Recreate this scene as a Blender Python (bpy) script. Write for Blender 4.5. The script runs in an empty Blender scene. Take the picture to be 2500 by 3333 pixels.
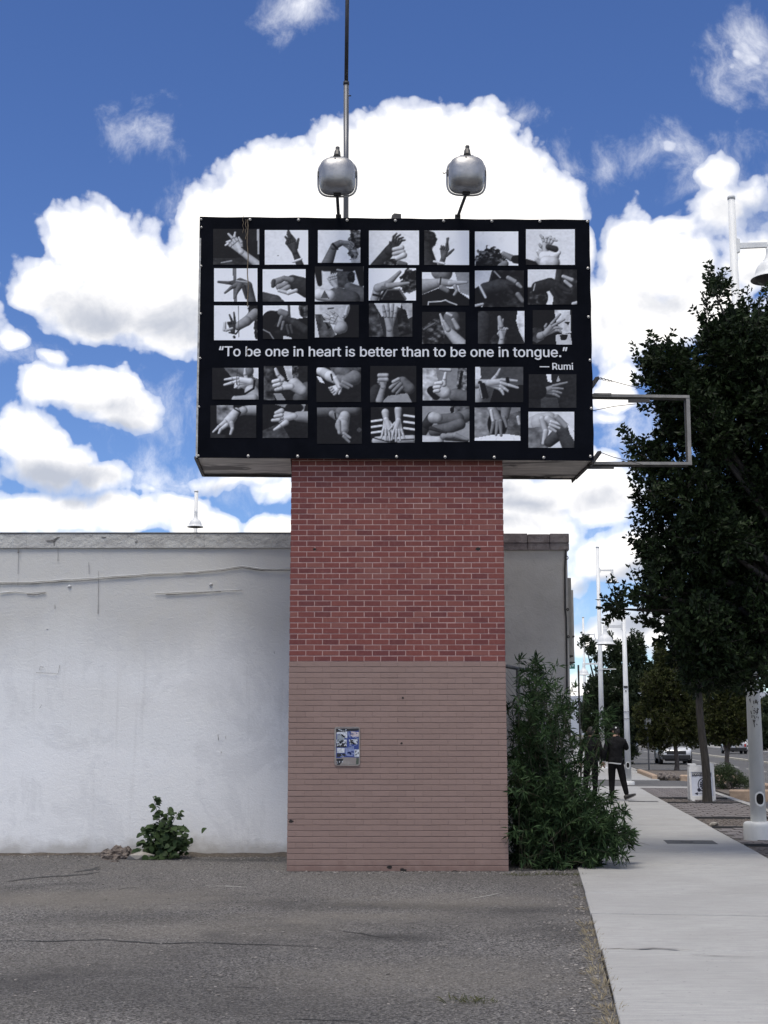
import bpy, bmesh, math, random
import numpy as np
from mathutils import Vector, Matrix, noise as mnoise

random.seed(7); rng = np.random.default_rng(11)
scene = bpy.context.scene
C = scene.collection
R = math.radians

# ------------------------------------------------------------------ camera
FOC, CAM_H, PITCH = 4400.0, 1.62, math.atan(723 / 4400)
cam = bpy.data.cameras.new('camera'); cam_o = bpy.data.objects.new('camera', cam); C.objects.link(cam_o)
cam_o.location = (0, 0, CAM_H); cam_o.rotation_euler = (math.pi / 2 + PITCH, 0, 0)
cam.sensor_fit = 'HORIZONTAL'; cam.sensor_width = 36.0; cam.lens = 36.0 * FOC / 2500.0
cam.clip_start = 0.1; cam.clip_end = 6000
scene.camera = cam_o

# ------------------------------------------------------------------ sun, sky, exposure
SUN_DIR = Vector((-0.16, -0.36, 0.92)).normalized()
sun = bpy.data.lights.new('sun', 'SUN'); sun.energy = 1.85; sun.angle = R(26); sun.color = (1.0, 0.93, 0.82)
sun_o = bpy.data.objects.new('sun', sun); C.objects.link(sun_o); sun_o.location = (0, 0, 40)
sun_o.rotation_euler = (-SUN_DIR).to_track_quat('-Z', 'Y').to_euler()
scene.view_settings.view_transform = 'Standard'; scene.view_settings.look = 'None'
scene.view_settings.exposure = 0.64; scene.view_settings.gamma = 1.0
scene.view_settings.use_curve_mapping = False
scene.cycles.max_bounces = 6; scene.cycles.diffuse_bounces = 3; scene.cycles.glossy_bounces = 3
scene.render.resolution_x = 768; scene.render.resolution_y = 1024

def pixel_ray(u, v):
    x = (u - 1250) / FOC; z = (1667 - v) / FOC
    return Vector((x, math.cos(PITCH) - z * math.sin(PITCH), math.sin(PITCH) + z * math.cos(PITCH)))
def at(u, v, Y):            # point of the place at depth Y
    d = pixel_ray(u, v); return Vector((0, 0, CAM_H)) + d * (Y / d.y)
def on_ground(u, v, z=0.0):
    d = pixel_ray(u, v); return Vector((0, 0, CAM_H)) + d * ((z - CAM_H) / d.z)

def build_world():
    w = bpy.data.worlds.new('World'); scene.world = w; w.use_nodes = True; w.cycles.sampling_method = 'MANUAL'; w.cycles.sample_map_resolution = 256
    nt = w.node_tree; nt.nodes.clear(); N = nt.nodes; L = nt.links
    def node(t, **kw):
        n = N.new(t)
        for k, v in kw.items(): setattr(n, k, v)
        return n
    def put(sock, v):
        if hasattr(v, 'is_output') or isinstance(v, bpy.types.NodeSocket): L.new(v, sock)
        else: sock.default_value = v
    def math_(op, a, b=None, c=None, clamp=False):
        n = node('ShaderNodeMath', operation=op); n.use_clamp = clamp
        put(n.inputs[0], a)
        if b is not None: put(n.inputs[1], b)
        if c is not None: put(n.inputs[2], c)
        return n.outputs[0]
    def vmath(op, a, b=None, c=None, out=0):
        n = node('ShaderNodeVectorMath', operation=op)
        put(n.inputs[0], a)
        if b is not None: put(n.inputs[1], b)
        if c is not None: put(n.inputs[2], c)
        return n.outputs['Value'] if op in ('LENGTH', 'DOT_PRODUCT') else n.outputs[0]
    def smooth(x, a, b, lo=0.0, hi=1.0):
        n = node('ShaderNodeMapRange', interpolation_type='SMOOTHSTEP'); put(n.inputs[0], x)
        n.inputs[1].default_value = a; n.inputs[2].default_value = b; n.inputs[3].default_value = lo; n.inputs[4].default_value = hi
        return n.outputs[0]
    def mixc(f, a, b):
        n = node('ShaderNodeMix', data_type='RGBA'); put(n.inputs[0], f); put(n.inputs[6], a); put(n.inputs[7], b); return n.outputs[2]
    def noise(vec, scale, detail, rough=0.5, col=False, dist=0.0):
        n = node('ShaderNodeTexNoise'); put(n.inputs['Vector'], vec); n.inputs['Scale'].default_value = scale
        n.inputs['Detail'].default_value = detail; n.inputs['Roughness'].default_value = rough; n.inputs['Distortion'].default_value = dist
        return n.outputs['Color'] if col else n.outputs[0]
    d = node('ShaderNodeTexCoord').outputs['Generated']
    d = vmath('NORMALIZE', d)
    sky = node('ShaderNodeTexSky', sky_type='NISHITA'); sky.sun_disc = False
    sky.sun_elevation = math.asin(SUN_DIR.z); sky.sun_rotation = math.atan2(SUN_DIR.x, SUN_DIR.y)
    sky.altitude = 1600; sky.air_density = 1.0; sky.dust_density = 0.0; sky.ozone_density = 4.0
    hs = node('ShaderNodeHueSaturation'); hs.inputs['Hue'].default_value = 0.512; hs.inputs['Saturation'].default_value = 1.15; hs.inputs['Value'].default_value = 0.89
    L.new(sky.outputs[0], hs.inputs['Color']); blue = hs.outputs[0]
    # ---- cumulus: billowed density of many lobes
    n1 = vmath('SUBTRACT', noise(d, 9.0, 3.0, 0.55, True), (0.5, 0.5, 0.5))
    dw = vmath('MULTIPLY_ADD', n1, (0.05, 0.05, 0.05), d)
    def lobes(vec, lst):
        acc = None
        for (u, v, ru, rv, wgt) in lst:
            c = pixel_ray(u, v).normalized(); sx = FOC / ru; sz = FOC / rv
            s = Vector((sx, 2.0, sz)); o = Vector((-c.x * sx, -c.y * 2.0, -c.z * sz))
            ln = vmath('LENGTH', vmath('MULTIPLY_ADD', vec, tuple(s), tuple(o)))
            val = math_('MULTIPLY_ADD', ln, -wgt, wgt * 1.0)
            if acc is None: acc = val
            else:
                acc = math_('SMOOTH_MAX', acc, val, 0.12)
        return acc
    cum = [(300,790,215,175,1),(175,930,160,130,1),(430,880,190,190,1),(330,1000,300,135,1),(520,1000,230,150,1),(110,945,110,90,.9),(590,930,120,220,1),
           (720,790,190,200,1),(900,680,215,215,1),(1100,590,205,195,1),(1330,510,225,200,1.1),(1500,530,220,190,1.1),(1650,630,190,190,1),(1790,740,150,190,1),(1250,760,620,330,1.2),(1895,830,60,110,.8),
           (2050,850,125,190,1),(2030,1020,210,190,1),(2190,900,190,150,1),(2280,1010,190,150,1),(2130,1090,330,110,.9),(2330,700,130,95,.8),(2310,590,90,80,.75),(2420,640,110,70,.55),(2450,860,160,140,.8),
           (2170,500,80,50,.22),(2460,170,110,90,.2),(2200,770,170,70,.6),
           (300,1290,200,110,1),(150,1265,150,85,1),(400,1345,190,95,1),(30,1120,75,55,.6),(130,1170,80,40,.45),(70,1440,170,130,1),(150,1530,190,110,1),(310,1575,170,75,.85),
           (120,1690,330,90,1),(430,1680,260,80,.95),(620,1650,160,70,.8),(690,1720,130,100,1),(900,1725,140,60,.8),(780,1570,230,55,.6),(920,1600,150,60,.5),(520,1600,120,40,.4),
           (1990,1270,120,80,.9),(1940,1500,110,70,.7),(2030,1230,110,60,.7),(1960,1350,150,50,.5),
           (1750,1640,260,130,.95),(1960,1620,190,140,.95),(1720,1730,280,130,.9),(2030,1820,260,115,.85),(1850,1880,160,80,.7),(2060,2060,300,100,.8),(2000,2300,420,150,1),(300,1850,600,140,.9),(-250,1000,260,240,.9),(-300,1600,300,200,.9),(2700,1000,240,260,.9),(2800,1700,300,300,.9),
           (560,1100,180,100,.8)]
    base = lobes(dw, cum)
    # outside the frame the same kind of broken cumulus goes on
    win = lobes(d, [(1250, 1150, 2300, 2000, 1.0)])
    inwin = smooth(win, 0.0, 0.25)
    gen = math_('SUBTRACT', math_('MULTIPLY', noise(dw, 3.6, 4, 0.5), 2.4), 1.0)
    base = math_('MAXIMUM', base, math_('SUBTRACT', gen, math_('MULTIPLY', inwin, 3.0)))
    vor = node('ShaderNodeTexVoronoi', feature='F1'); put(vor.inputs['Vector'], dw); vor.inputs['Scale'].default_value = 42
    vor.inputs['Detail'].default_value = 2.0; vor.inputs['Roughness'].default_value = 0.6
    puff = math_('SUBTRACT', 0.42, vor.outputs['Distance'])
    fine = math_('SUBTRACT', noise(d, 70, 5, 0.62), 0.5)
    mid = math_('SUBTRACT', noise(d, 22, 3, 0.55), 0.5)
    base = math_('MINIMUM', math_('MULTIPLY_ADD', base, 2.2, 0.04), 1.7)
    dens = math_('MULTIPLY_ADD', puff, 0.55, base)
    dens = math_('MULTIPLY_ADD', fine, 0.5, dens)
    dens = math_('MULTIPLY_ADD', mid, 0.55, dens)
    hard = math_('MULTIPLY_ADD', smooth(dens, 0.03, 0.24), 0.4, math_('MULTIPLY', smooth(dens, 0.06, 0.85), 0.6))
    # ---- thin wisps
    str_ = vmath('MULTIPLY_ADD', n1, (0.06, 0.06, 0.06), vmath('MULTIPLY', d, (1.0, 1.0, 0.8)))
    wn = math_('SUBTRACT', noise(str_, 40, 6, 0.66), 0.5)
    wis = lobes(dw, [(470,450,150,110,.58),(980,25,150,85,.85),(960,110,70,50,.4),(1690,400,120,55,.7),(2440,190,170,160,.8),(2160,500,130,90,.66),(2000,560,90,90,.58),(2330,580,260,150,.45),(1850,560,120,90,.3),(560,1350,260,160,.6),(560,1560,240,160,.65),(880,1560,240,120,.65),(2050,1400,200,180,.55),(700,1520,260,100,.55),(60,1150,190,80,.6),
                     (2400,720,240,160,.6),(2080,540,220,110,.5),(1950,1700,420,420,.6),(560,690,90,60,.4),(1260,720,100,60,.1)])
    wis = math_('MULTIPLY_ADD', wn, 1.5, math_('MULTIPLY', wis, 0.9))
    soft = math_('MULTIPLY', smooth(wis, 0.06, 1.15), 0.85)
    mask = math_('MAXIMUM', hard, soft)
    # ---- grey undersides
    gn = noise(dw, 20, 5, 0.6)
    gl = lobes(dw, [(1900,770,120,120,.5),(700,900,200,120,.5),(2250,930,220,90,.5),(300,1340,280,70,.7),(90,1430,120,60,.4),(560,1660,260,60,.6),(1700,1700,200,60,.6),(2060,900,120,80,.3),(420,930,160,60,.5),(330,1020,330,150,1.1),(520,1040,240,170,1.1),(260,980,120,50,.6),(2120,1030,230,110,.7),(2030,1090,200,70,.6),(360,1400,220,50,.8),(170,1570,330,75,1.2),(120,1600,230,60,1.1),(300,1640,260,45,.8),(1960,1905,220,55,1.3),(2110,1880,150,45,1.1),(1900,2010,160,45,1.1),(2090,2040,180,50,1.2),(2010,2150,240,45,1.1),(1760,1640,200,60,.9),(1960,1650,160,70,.9),(1860,1660,120,40,.6),(1700,1560,140,30,.6),(700,1590,200,60,.8),
                    (1210,625,45,50,.35),(1700,1600,130,40,.6),(2380,560,120,90,.6),(2450,700,200,90,.8),(200,1010,160,60,.6),(2430,900,170,90,.7)])
    gg = math_('ADD', math_('MULTIPLY', gl, 1.0), math_('MULTIPLY', math_('SUBTRACT', gn, 0.5), 1.9))
    grey = smooth(gg, -0.35, 1.15)
    thin = smooth(dens, 0.2, 0.9)
    white = mixc(grey, (9.6, 9.3, 8.9, 1), (3.5, 3.75, 4.35, 1))
    white = mixc(thin, mixc(0.35, white, (5.2, 5.9, 7.2, 1)), white)
    colr = mixc(mask, blue, white)
    sepz = node('ShaderNodeSeparateXYZ'); put(sepz.inputs[0], d)
    bg = node('ShaderNodeBackground'); put(bg.inputs[0], colr); bg.inputs[1].default_value = 0.1
    out = node('ShaderNodeOutputWorld'); L.new(bg.outputs[0], out.inputs[0])
build_world()

# ------------------------------------------------------------------ helpers
def link(o, parent=None):
    C.objects.link(o)
    if parent is not None: o.parent = parent
    return o
def tag(o, label=None, cat=None, group=None, kind=None):
    if label: o['label'] = label
    if cat: o['category'] = cat
    if group: o['group'] = group
    if kind: o['kind'] = kind
    return o
def thing(name, label, cat, loc=(0, 0, 0), rz=0.0, group=None):
    o = bpy.data.objects.new(name, None); C.objects.link(o); o.empty_display_size = 0.2
    o.location = loc; o.rotation_euler = (0, 0, rz)
    return tag(o, label, cat, group)

class MB:
    """collects geometry (several materials allowed) and links it as one mesh object"""
    def __init__(self): self.v = []; self.f = []; self.m = []; self.s = []; self.mi = 0; self.sm = False
    def add(self, vs, fs):
        b = len(self.v); self.v.extend([tuple(p) for p in vs])
        for q in fs: self.f.append([b + i for i in q]); self.m.append(self.mi); self.s.append(self.sm)
        return self
    def box(self, lo, hi):
        x0, y0, z0 = lo; x1, y1, z1 = hi
        return self.add([(x0,y0,z0),(x1,y0,z0),(x1,y1,z0),(x0,y1,z0),(x0,y0,z1),(x1,y0,z1),(x1,y1,z1),(x0,y1,z1)],
                        [(0,3,2,1),(4,5,6,7),(0,1,5,4),(1,2,6,5),(2,3,7,6),(3,0,4,7)])
    def bbox(self, lo, hi, b):                          # box with chamfered edges
        bm = bmesh.new(); bmesh.ops.create_cube(bm, size=1.0)
        for v in bm.verts: v.co = Vector([(lo[i] + hi[i]) / 2 + v.co[i] * (hi[i] - lo[i]) for i in range(3)])
        bmesh.ops.bevel(bm, geom=bm.edges[:], offset=b, segments=2, affect='EDGES', profile=0.6)
        bm.verts.index_update()
        self.add([v.co[:] for v in bm.verts], [[v.index for v in q.verts] for q in bm.faces]); bm.free(); return self
    def hexa(self, p):                                  # 8 free corners ordered as box
        return self.add(p, [(0,3,2,1),(4,5,6,7),(0,1,5,4),(1,2,6,5),(2,3,7,6),(3,0,4,7)])
    def tube(self, pts, rad, n=8, caps=True):
        pts = [Vector(p) for p in pts]
        if not hasattr(rad, '__len__'): rad = [rad] * len(pts)
        vs = []; fs = []; up = None
        for i, p in enumerate(pts):
            t = (pts[min(i + 1, len(pts) - 1)] - pts[max(i - 1, 0)]).normalized()
            if up is None: up = Vector((0, 0, 1)) if abs(t.z) < 0.9 else Vector((0, 1, 0))
            a = t.cross(up).normalized(); b = a.cross(t).normalized(); up = b
            for k in range(n):
                th = 2 * math.pi * k / n
                vs.append(p + (a * math.cos(th) + b * math.sin(th)) * rad[i])
        for i in range(len(pts) - 1):
            for k in range(n):
                fs.append((i*n+k, i*n+(k+1)%n, (i+1)*n+(k+1)%n, (i+1)*n+k))
        if caps: fs.append(tuple(range(n - 1, -1, -1))); fs.append(tuple((len(pts)-1)*n + k for k in range(n)))
        return self.add(vs, fs)
    def lathe(self, prof, n=24, c=(0, 0, 0)):           # prof: (r, z) list, closed at ends when r = 0
        vs = []; fs = []
        for r, z in prof:
            for k in range(n):
                th = 2 * math.pi * k / n; vs.append((c[0] + r * math.cos(th), c[1] + r * math.sin(th), c[2] + z))
        for i in range(len(prof) - 1):
            for k in range(n): fs.append((i*n+k, i*n+(k+1)%n, (i+1)*n+(k+1)%n, (i+1)*n+k))
        return self.add(vs, fs)
    def disc(self, c, nrm, r, n=16, t=0.0):
        nrm = Vector(nrm).normalized(); a = nrm.orthogonal().normalized(); b = nrm.cross(a); c = Vector(c)
        if t <= 0:
            return self.add([c + (a*math.cos(2*math.pi*k/n) + b*math.sin(2*math.pi*k/n)) * r for k in range(n)], [tuple(range(n))])
        return self.tube([c, c + nrm * t], r, n)
    def poly(self, pts): return self.add(pts, [tuple(range(len(pts)))])
    def prism(self, pts, ext):                          # planar outline extruded by vector ext
        n = len(pts); ext = Vector(ext); a = [Vector(p) for p in pts]
        return self.add(a + [p + ext for p in a], [tuple(range(n-1, -1, -1)), tuple(range(n, 2*n))] + [(k, (k+1)%n, n+(k+1)%n, n+k) for k in range(n)])
    def mesh(self, name):
        me = bpy.data.meshes.new(name); me.from_pydata(self.v, [], self.f); me.update()
        if any(self.m): me.polygons.foreach_set('material_index', self.m)
        me.polygons.foreach_set('use_smooth', self.s)
        return me
    def build(self, name, mats, parent=None, world=False):
        me = self.mesh(name)
        for m in (mats if isinstance(mats, (list, tuple)) else [mats]): me.materials.append(m)
        o = bpy.data.objects.new(name, me); link(o, parent)
        if world and parent is not None:
            p = parent; off = Vector(p.location)
            while p.parent is not None: p = p.parent; off = off + Vector(p.location)
            o.location = -off
        return o
def fast_mesh(name, V, F, mat, parent=None, world=True, smooth=False):   # numpy arrays, faces all of one size
    V = np.asarray(V, np.float32); F = np.asarray(F, np.int32); k = F.shape[1]
    me = bpy.data.meshes.new(name); me.vertices.add(len(V)); me.vertices.foreach_set('co', V.ravel())
    me.loops.add(F.size); me.loops.foreach_set('vertex_index', F.ravel())
    me.polygons.add(len(F)); me.polygons.foreach_set('loop_start', np.arange(0, F.size, k, dtype=np.int32))
    me.polygons.foreach_set('use_smooth', np.full(len(F), smooth))
    me.update(calc_edges=True); me.validate(); me.materials.append(mat)
    o = bpy.data.objects.new(name, me); link(o, parent)
    if world and parent is not None: o.location = -Vector(parent.location)
    return o
def copy_tree(src, parent=None):
    c = src.copy(); link(c, parent)
    for ch in list(src.children):
        if ch.name in bpy.data.objects: copy_tree(ch, c)
    return c

# ------------------------------------------------------------------ materials
MATS = {}
def mat(name, col, col2=None, scale=8.0, rough=0.7, metal=0.0, bump=0.0, bscale=60.0, detail=6.0, lo=0.35, hi=0.65, rvar=0.0, stretch=None, coat=0.0, island=0.0, spec=0.5, bdist=0.01):
    m = bpy.data.materials.new(name); m.use_nodes = True; nt = m.node_tree; N = nt.nodes; L = nt.links
    b = N['Principled BSDF']; b.inputs['Roughness'].default_value = rough; b.inputs['Metallic'].default_value = metal
    b.inputs['Specular IOR Level'].default_value = spec; b.inputs['Coat Weight'].default_value = coat
    c4 = lambda c: (c[0], c[1], c[2], 1)
    tc = N.new('ShaderNodeTexCoord'); vec = tc.outputs['Object']
    if stretch:
        mp = N.new('ShaderNodeMapping'); mp.inputs['Scale'].default_value = stretch; L.new(vec, mp.inputs[0]); vec = mp.outputs[0]
    last = None
    if col2 is not None:
        n = N.new('ShaderNodeTexNoise'); n.inputs['Scale'].default_value = scale; n.inputs['Detail'].default_value = detail; n.inputs['Roughness'].default_value = 0.6; L.new(vec, n.inputs[0])
        mr = N.new('ShaderNodeMapRange'); mr.inputs[1].default_value = lo; mr.inputs[2].default_value = hi; L.new(n.outputs[0], mr.inputs[0])
        mx = N.new('ShaderNodeMix'); mx.data_type = 'RGBA'; L.new(mr.outputs[0], mx.inputs[0]); mx.inputs[6].default_value = c4(col); mx.inputs[7].default_value = c4(col2)
        last = mx.outputs[2]
        if rvar:
            ma = N.new('ShaderNodeMath'); ma.operation = 'MULTIPLY_ADD'; L.new(mr.outputs[0], ma.inputs[0]); ma.inputs[1].default_value = rvar; ma.inputs[2].default_value = rough
            L.new(ma.outputs[0], b.inputs['Roughness'])
    else: b.inputs['Base Color'].default_value = c4(col)
    if island:
        g = N.new('ShaderNodeNewGeometry'); hs = N.new('ShaderNodeHueSaturation')
        ma = N.new('ShaderNodeMath'); ma.operation = 'MULTIPLY_ADD'; L.new(g.outputs['Random Per Island'], ma.inputs[0]); ma.inputs[1].default_value = island * 2; ma.inputs[2].default_value = 1 - island
        L.new(ma.outputs[0], hs.inputs['Value'])
        if last is not None: L.new(last, hs.inputs['Color'])
        else: hs.inputs['Color'].default_value = c4(col)
        last = hs.outputs[0]
    if last is not None: L.new(last, b.inputs['Base Color'])
    if bump:
        n2 = N.new('ShaderNodeTexNoise'); n2.inputs['Scale'].default_value = bscale; n2.inputs['Detail'].default_value = 5; L.new(vec, n2.inputs[0])
        bp = N.new('ShaderNodeBump'); bp.inputs['Strength'].default_value = bump; bp.inputs['Distance'].default_value = bdist; L.new(n2.outputs[0], bp.inputs['Height']); L.new(bp.outputs[0], b.inputs['Normal'])
    MATS[name] = m; return m
def leaf_mat(name, c1, c2, trans=0.25, rough=0.5):
    m = bpy.data.materials.new(name); m.use_nodes = True; nt = m.node_tree; N = nt.nodes; L = nt.links; N.clear()
    g = N.new('ShaderNodeNewGeometry'); mx = N.new('ShaderNodeMix'); mx.data_type = 'RGBA'; L.new(g.outputs['Random Per Island'], mx.inputs[0])
    mx.inputs[6].default_value = (*c1, 1); mx.inputs[7].default_value = (*c2, 1)
    p = N.new('ShaderNodeBsdfPrincipled'); p.inputs['Roughness'].default_value = rough; p.inputs['Specular IOR Level'].default_value = 0.12; L.new(mx.outputs[2], p.inputs['Base Color'])
    t = N.new('ShaderNodeBsdfTranslucent'); L.new(mx.outputs[2], t.inputs[0])
    ms = N.new('ShaderNodeMixShader'); ms.inputs[0].default_value = trans; L.new(p.outputs[0], ms.inputs[1]); L.new(t.outputs[0], ms.inputs[2])
    o = N.new('ShaderNodeOutputMaterial'); L.new(ms.outputs[0], o.inputs[0]); MATS[name] = m; return m

class Nodes:                                            # short hand for hand-made materials
    def __init__(self, name):
        self.m = bpy.data.materials.new(name); self.m.use_nodes = True; self.N = self.m.node_tree.nodes; self.L = self.m.node_tree.links
        self.b = self.N['Principled BSDF']; self.tc = self.N.new('ShaderNodeTexCoord').outputs['Object']; MATS[name] = self.m
    def put(self, s, v):
        if isinstance(v, bpy.types.NodeSocket): self.L.new(v, s)
        else: s.default_value = v
    def mapping(self, sc, loc=(0, 0, 0), rot=(0, 0, 0), vec=None):
        n = self.N.new('ShaderNodeMapping'); n.inputs['Scale'].default_value = sc; n.inputs['Location'].default_value = loc; n.inputs['Rotation'].default_value = rot
        self.L.new(vec or self.tc, n.inputs[0]); return n.outputs[0]
    def noise(self, scale, detail=5, rough=0.55, vec=None, dist=0.0):
        n = self.N.new('ShaderNodeTexNoise'); n.inputs['Scale'].default_value = scale; n.inputs['Detail'].default_value = detail; n.inputs['Roughness'].default_value = rough; n.inputs['Distortion'].default_value = dist
        self.L.new(vec or self.tc, n.inputs[0]); return n.outputs[0]
    def voro(self, scale, feature='F1', out='Distance', vec=None):
        n = self.N.new('ShaderNodeTexVoronoi'); n.feature = feature; n.inputs['Scale'].default_value = scale; self.L.new(vec or self.tc, n.inputs[0]); return n.outputs[out]
    def rng(self, x, a, b, lo=0.0, hi=1.0):
        n = self.N.new('ShaderNodeMapRange'); self.put(n.inputs[0], x)
        for i, q in enumerate((a, b, lo, hi)): n.inputs[i + 1].default_value = q
        return n.outputs[0]
    def math(self, op, a, b):
        n = self.N.new('ShaderNodeMath'); n.operation = op; self.put(n.inputs[0], a); self.put(n.inputs[1], b); return n.outputs[0]
    def mix(self, f, a, b, mode='MIX'):
        n = self.N.new('ShaderNodeMix'); n.data_type = 'RGBA'; n.blend_type = mode; self.put(n.inputs[0], f)
        self.put(n.inputs[6], a if isinstance(a, bpy.types.NodeSocket) else (*a, 1)); self.put(n.inputs[7], b if isinstance(b, bpy.types.NodeSocket) else (*b, 1)); return n.outputs[2]
    def xyz(self):
        n = self.N.new('ShaderNodeSeparateXYZ'); self.L.new(self.tc, n.inputs[0]); return n.outputs
    def bump(self, h, s, dist=0.01):
        n = self.N.new('ShaderNodeBump'); n.inputs['Strength'].default_value = s; n.inputs['Distance'].default_value = dist; self.L.new(h, n.inputs['Height']); self.L.new(n.outputs[0], self.b.inputs['Normal'])
    def finish(self, col, rough=0.8, spec=0.4):
        self.put(self.b.inputs['Base Color'], col); self.put(self.b.inputs['Roughness'], rough); self.b.inputs['Specular IOR Level'].default_value = spec; return self.m
# ------------------------------------------------------------------ street frame: s along the street, n across it
SA = R(6.59); SV = Vector((math.sin(SA), math.cos(SA), 0)); NV = Vector((math.cos(SA), -math.sin(SA), 0))
def sn(s, n, z=0.0): return SV * s + NV * n + Vector((0, 0, z))
def s_slab(mb, s0, s1, n0, n1, z0, z1):
    return mb.hexa([sn(s0,n0,z0), sn(s0,n1,z0), sn(s1,n1,z0), sn(s1,n0,z0), sn(s0,n0,z1), sn(s0,n1,z1), sn(s1,n1,z1), sn(s1,n0,z1)])

# ---- materials of the ground
k = Nodes('old_asphalt')
agg = k.voro(80, out='Color'); aggd = k.voro(80)
sp = k.N.new('ShaderNodeSeparateColor'); k.L.new(agg, sp.inputs[0])
stone = k.rng(sp.outputs[0], 0.0, 1.0, 0.20, 1.95)
col = k.mix(k.rng(k.noise(28, 6, 0.7), 0.35, 0.7), (0.110, 0.105, 0.102), (0.225, 0.216, 0.210))
v3 = k.N.new('ShaderNodeVectorMath'); v3.operation = 'SCALE'; k.L.new(col, v3.inputs[0]); k.L.new(stone, v3.inputs['Scale'])
col = k.mix(k.rng(sp.outputs[1], 0.90, 0.97), v3.outputs[0], (0.42, 0.40, 0.37))
col = k.mix(k.rng(sp.outputs[2], 0.86, 0.95), col, (0.03, 0.03, 0.032))
dusty = k.rng(k.noise(0.45, 5, 0.6, vec=k.mapping((1, 1, 1), (3, 7, 0))), 0.42, 0.62)
col = k.mix(k.math('MULTIPLY', dusty, 0.35), col, (0.185, 0.17, 0.15))
wide = k.rng(k.noise(0.28, 3, 0.5, vec=k.mapping((0.7, 0.9, 1), (5, 3, 0)), dist=1.0), 0.40, 0.60); col = k.mix(k.math('MULTIPLY', wide, 0.35), col, (0.085, 0.081, 0.079))
stain = k.rng(k.noise(0.8, 4, 0.6, vec=k.mapping((0.8, 0.7, 1), (1.3, 2.0, 0)), dist=0.6), 0.55, 0.68)
col = k.mix(k.math('MULTIPLY', stain, 0.5), col, (0.058, 0.056, 0.057))
for (u_, v_, sx, sy, amt) in ((1250, 2950, .75, 2.2, .55), (1270, 3052, 1.6, 3.0, .6), (900, 2935, .9, 2.4, .35), (1830, 3040, 1.6, 1.1, .5), (1700, 2960, 1.2, 1.6, .35), (860, 2800, .8, 2.2, .6), (250, 2925, .45, .9, -.42), (1090, 2985, .7, 2.0, -.35), (1520, 2935, .6, 1.3, -.4), (620, 3020, .5, 1.2, -.28), (1450, 3180, .6, .9, -.3), (300, 3220, .7, .8, .32), (980, 3280, .8, 1.2, .3), (420, 2990, .8, 1.6, .35)):  # stain and dust blobs; the one beside the wall paints in shade
    g_ = on_ground(u_, v_); mp_ = k.mapping((sx, sy, 1), (-g_.x * sx, -g_.y * sy, 0)); vl = k.N.new('ShaderNodeVectorMath'); vl.operation = 'LENGTH'; k.L.new(mp_, vl.inputs[0])
    f_ = k.rng(k.math('ADD', vl.outputs['Value'], k.math('MULTIPLY', k.math('SUBTRACT', k.noise(2.4, 5, 0.65), 0.5), 1.6)), 0.25, 1.0, abs(amt), 0.0); col = k.mix(f_, col, (0.045, 0.044, 0.045) if amt > 0 else (0.25, 0.228, 0.195))
tn = k.noise(2.2, 6, 0.65, vec=k.mapping((0.8, 0.8, 1)))
col = k.mix(k.rng(tn, 0.62, 0.78, 0, 0.5), col, (0.25, 0.235, 0.215))
k.bump(k.math('ADD', k.math('MULTIPLY', aggd, 1.2), k.noise(28, 6, 0.7)), 1.0, 0.016)
k.finish(col, 0.9, 0.25)
k = Nodes('sidewalk_concrete')
fine = k.noise(160, 4, 0.7); br = k.noise(14, 5, 0.6, vec=k.mapping((0.25, 5.0, 1), rot=(0, 0, SA))); blot = k.noise(0.9, 5, 0.6)
oi = k.N.new('ShaderNodeObjectInfo').outputs['Random']
col = k.mix(k.rng(br, 0.3, 0.72), (0.30, 0.303, 0.30), (0.475, 0.47, 0.455))
col = k.mix(k.rng(blot, 0.40, 0.68, 0, 0.6), col, (0.29, 0.285, 0.275))
col = k.mix(k.rng(k.noise(9, 6, 0.7), 0.48, 0.72, 0, 0.35), col, (0.27, 0.268, 0.262)); col = k.mix(k.rng(k.voro(7, out='Distance'), 0.055, 0.075, 0.55, 0.0), col, (0.10, 0.098, 0.095))
col = k.mix(k.rng(oi, 0, 1, 0, 0.28), col, (0.33, 0.33, 0.325))
col = k.mix(k.rng(fine, 0.35, 0.7, 0, 0.34), col, (0.16, 0.16, 0.16))
col = k.mix(k.rng(k.noise(26, 3, 0.5), 0.70, 0.76, 0, 0.7), col, (0.12, 0.115, 0.11))
k.bump(k.math('ADD', fine, k.math('MULTIPLY', br, 1.5)), 0.35, 0.004); k.finish(col, 0.85, 0.3)
mat('joint_dirt', (0.05, 0.047, 0.045), (0.11, 0.10, 0.085), 30, 0.95)
k = Nodes('road_asphalt')
col = k.mix(k.rng(k.noise(50, 5, 0.7), 0.3, 0.7), (0.06, 0.06, 0.062), (0.12, 0.118, 0.116))
col = k.mix(k.rng(k.noise(0.35, 4, 0.6, vec=k.mapping((2.2, 0.25, 1), rot=(0, 0, SA))), 0.45, 0.7, 0, 0.55), col, (0.15, 0.147, 0.142))
k.bump(k.noise(80, 4), 0.4, 0.01); k.finish(col, 0.9, 0.25)
mat('far_ground', (0.16, 0.14, 0.11), (0.10, 0.11, 0.07), 0.05, 0.95)
mat('bed_dirt', (0.075, 0.062, 0.052), (0.17, 0.145, 0.125), 22, 0.97, bump=0.8, bscale=45, bdist=0.03)
mat('kerb_concrete', (0.36, 0.355, 0.34), (0.25, 0.245, 0.235), 6, 0.9, bump=0.3, bscale=90)
mat('tan_kerb', (0.44, 0.325, 0.235), (0.31, 0.23, 0.165), 7, 0.9, bump=0.3, bscale=70)
mat('lane_white', (0.55, 0.54, 0.50), (0.28, 0.275, 0.26), 9, 0.85)
mat('median_cream', (0.56, 0.52, 0.42), (0.40, 0.37, 0.30), 4, 0.9)
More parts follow.
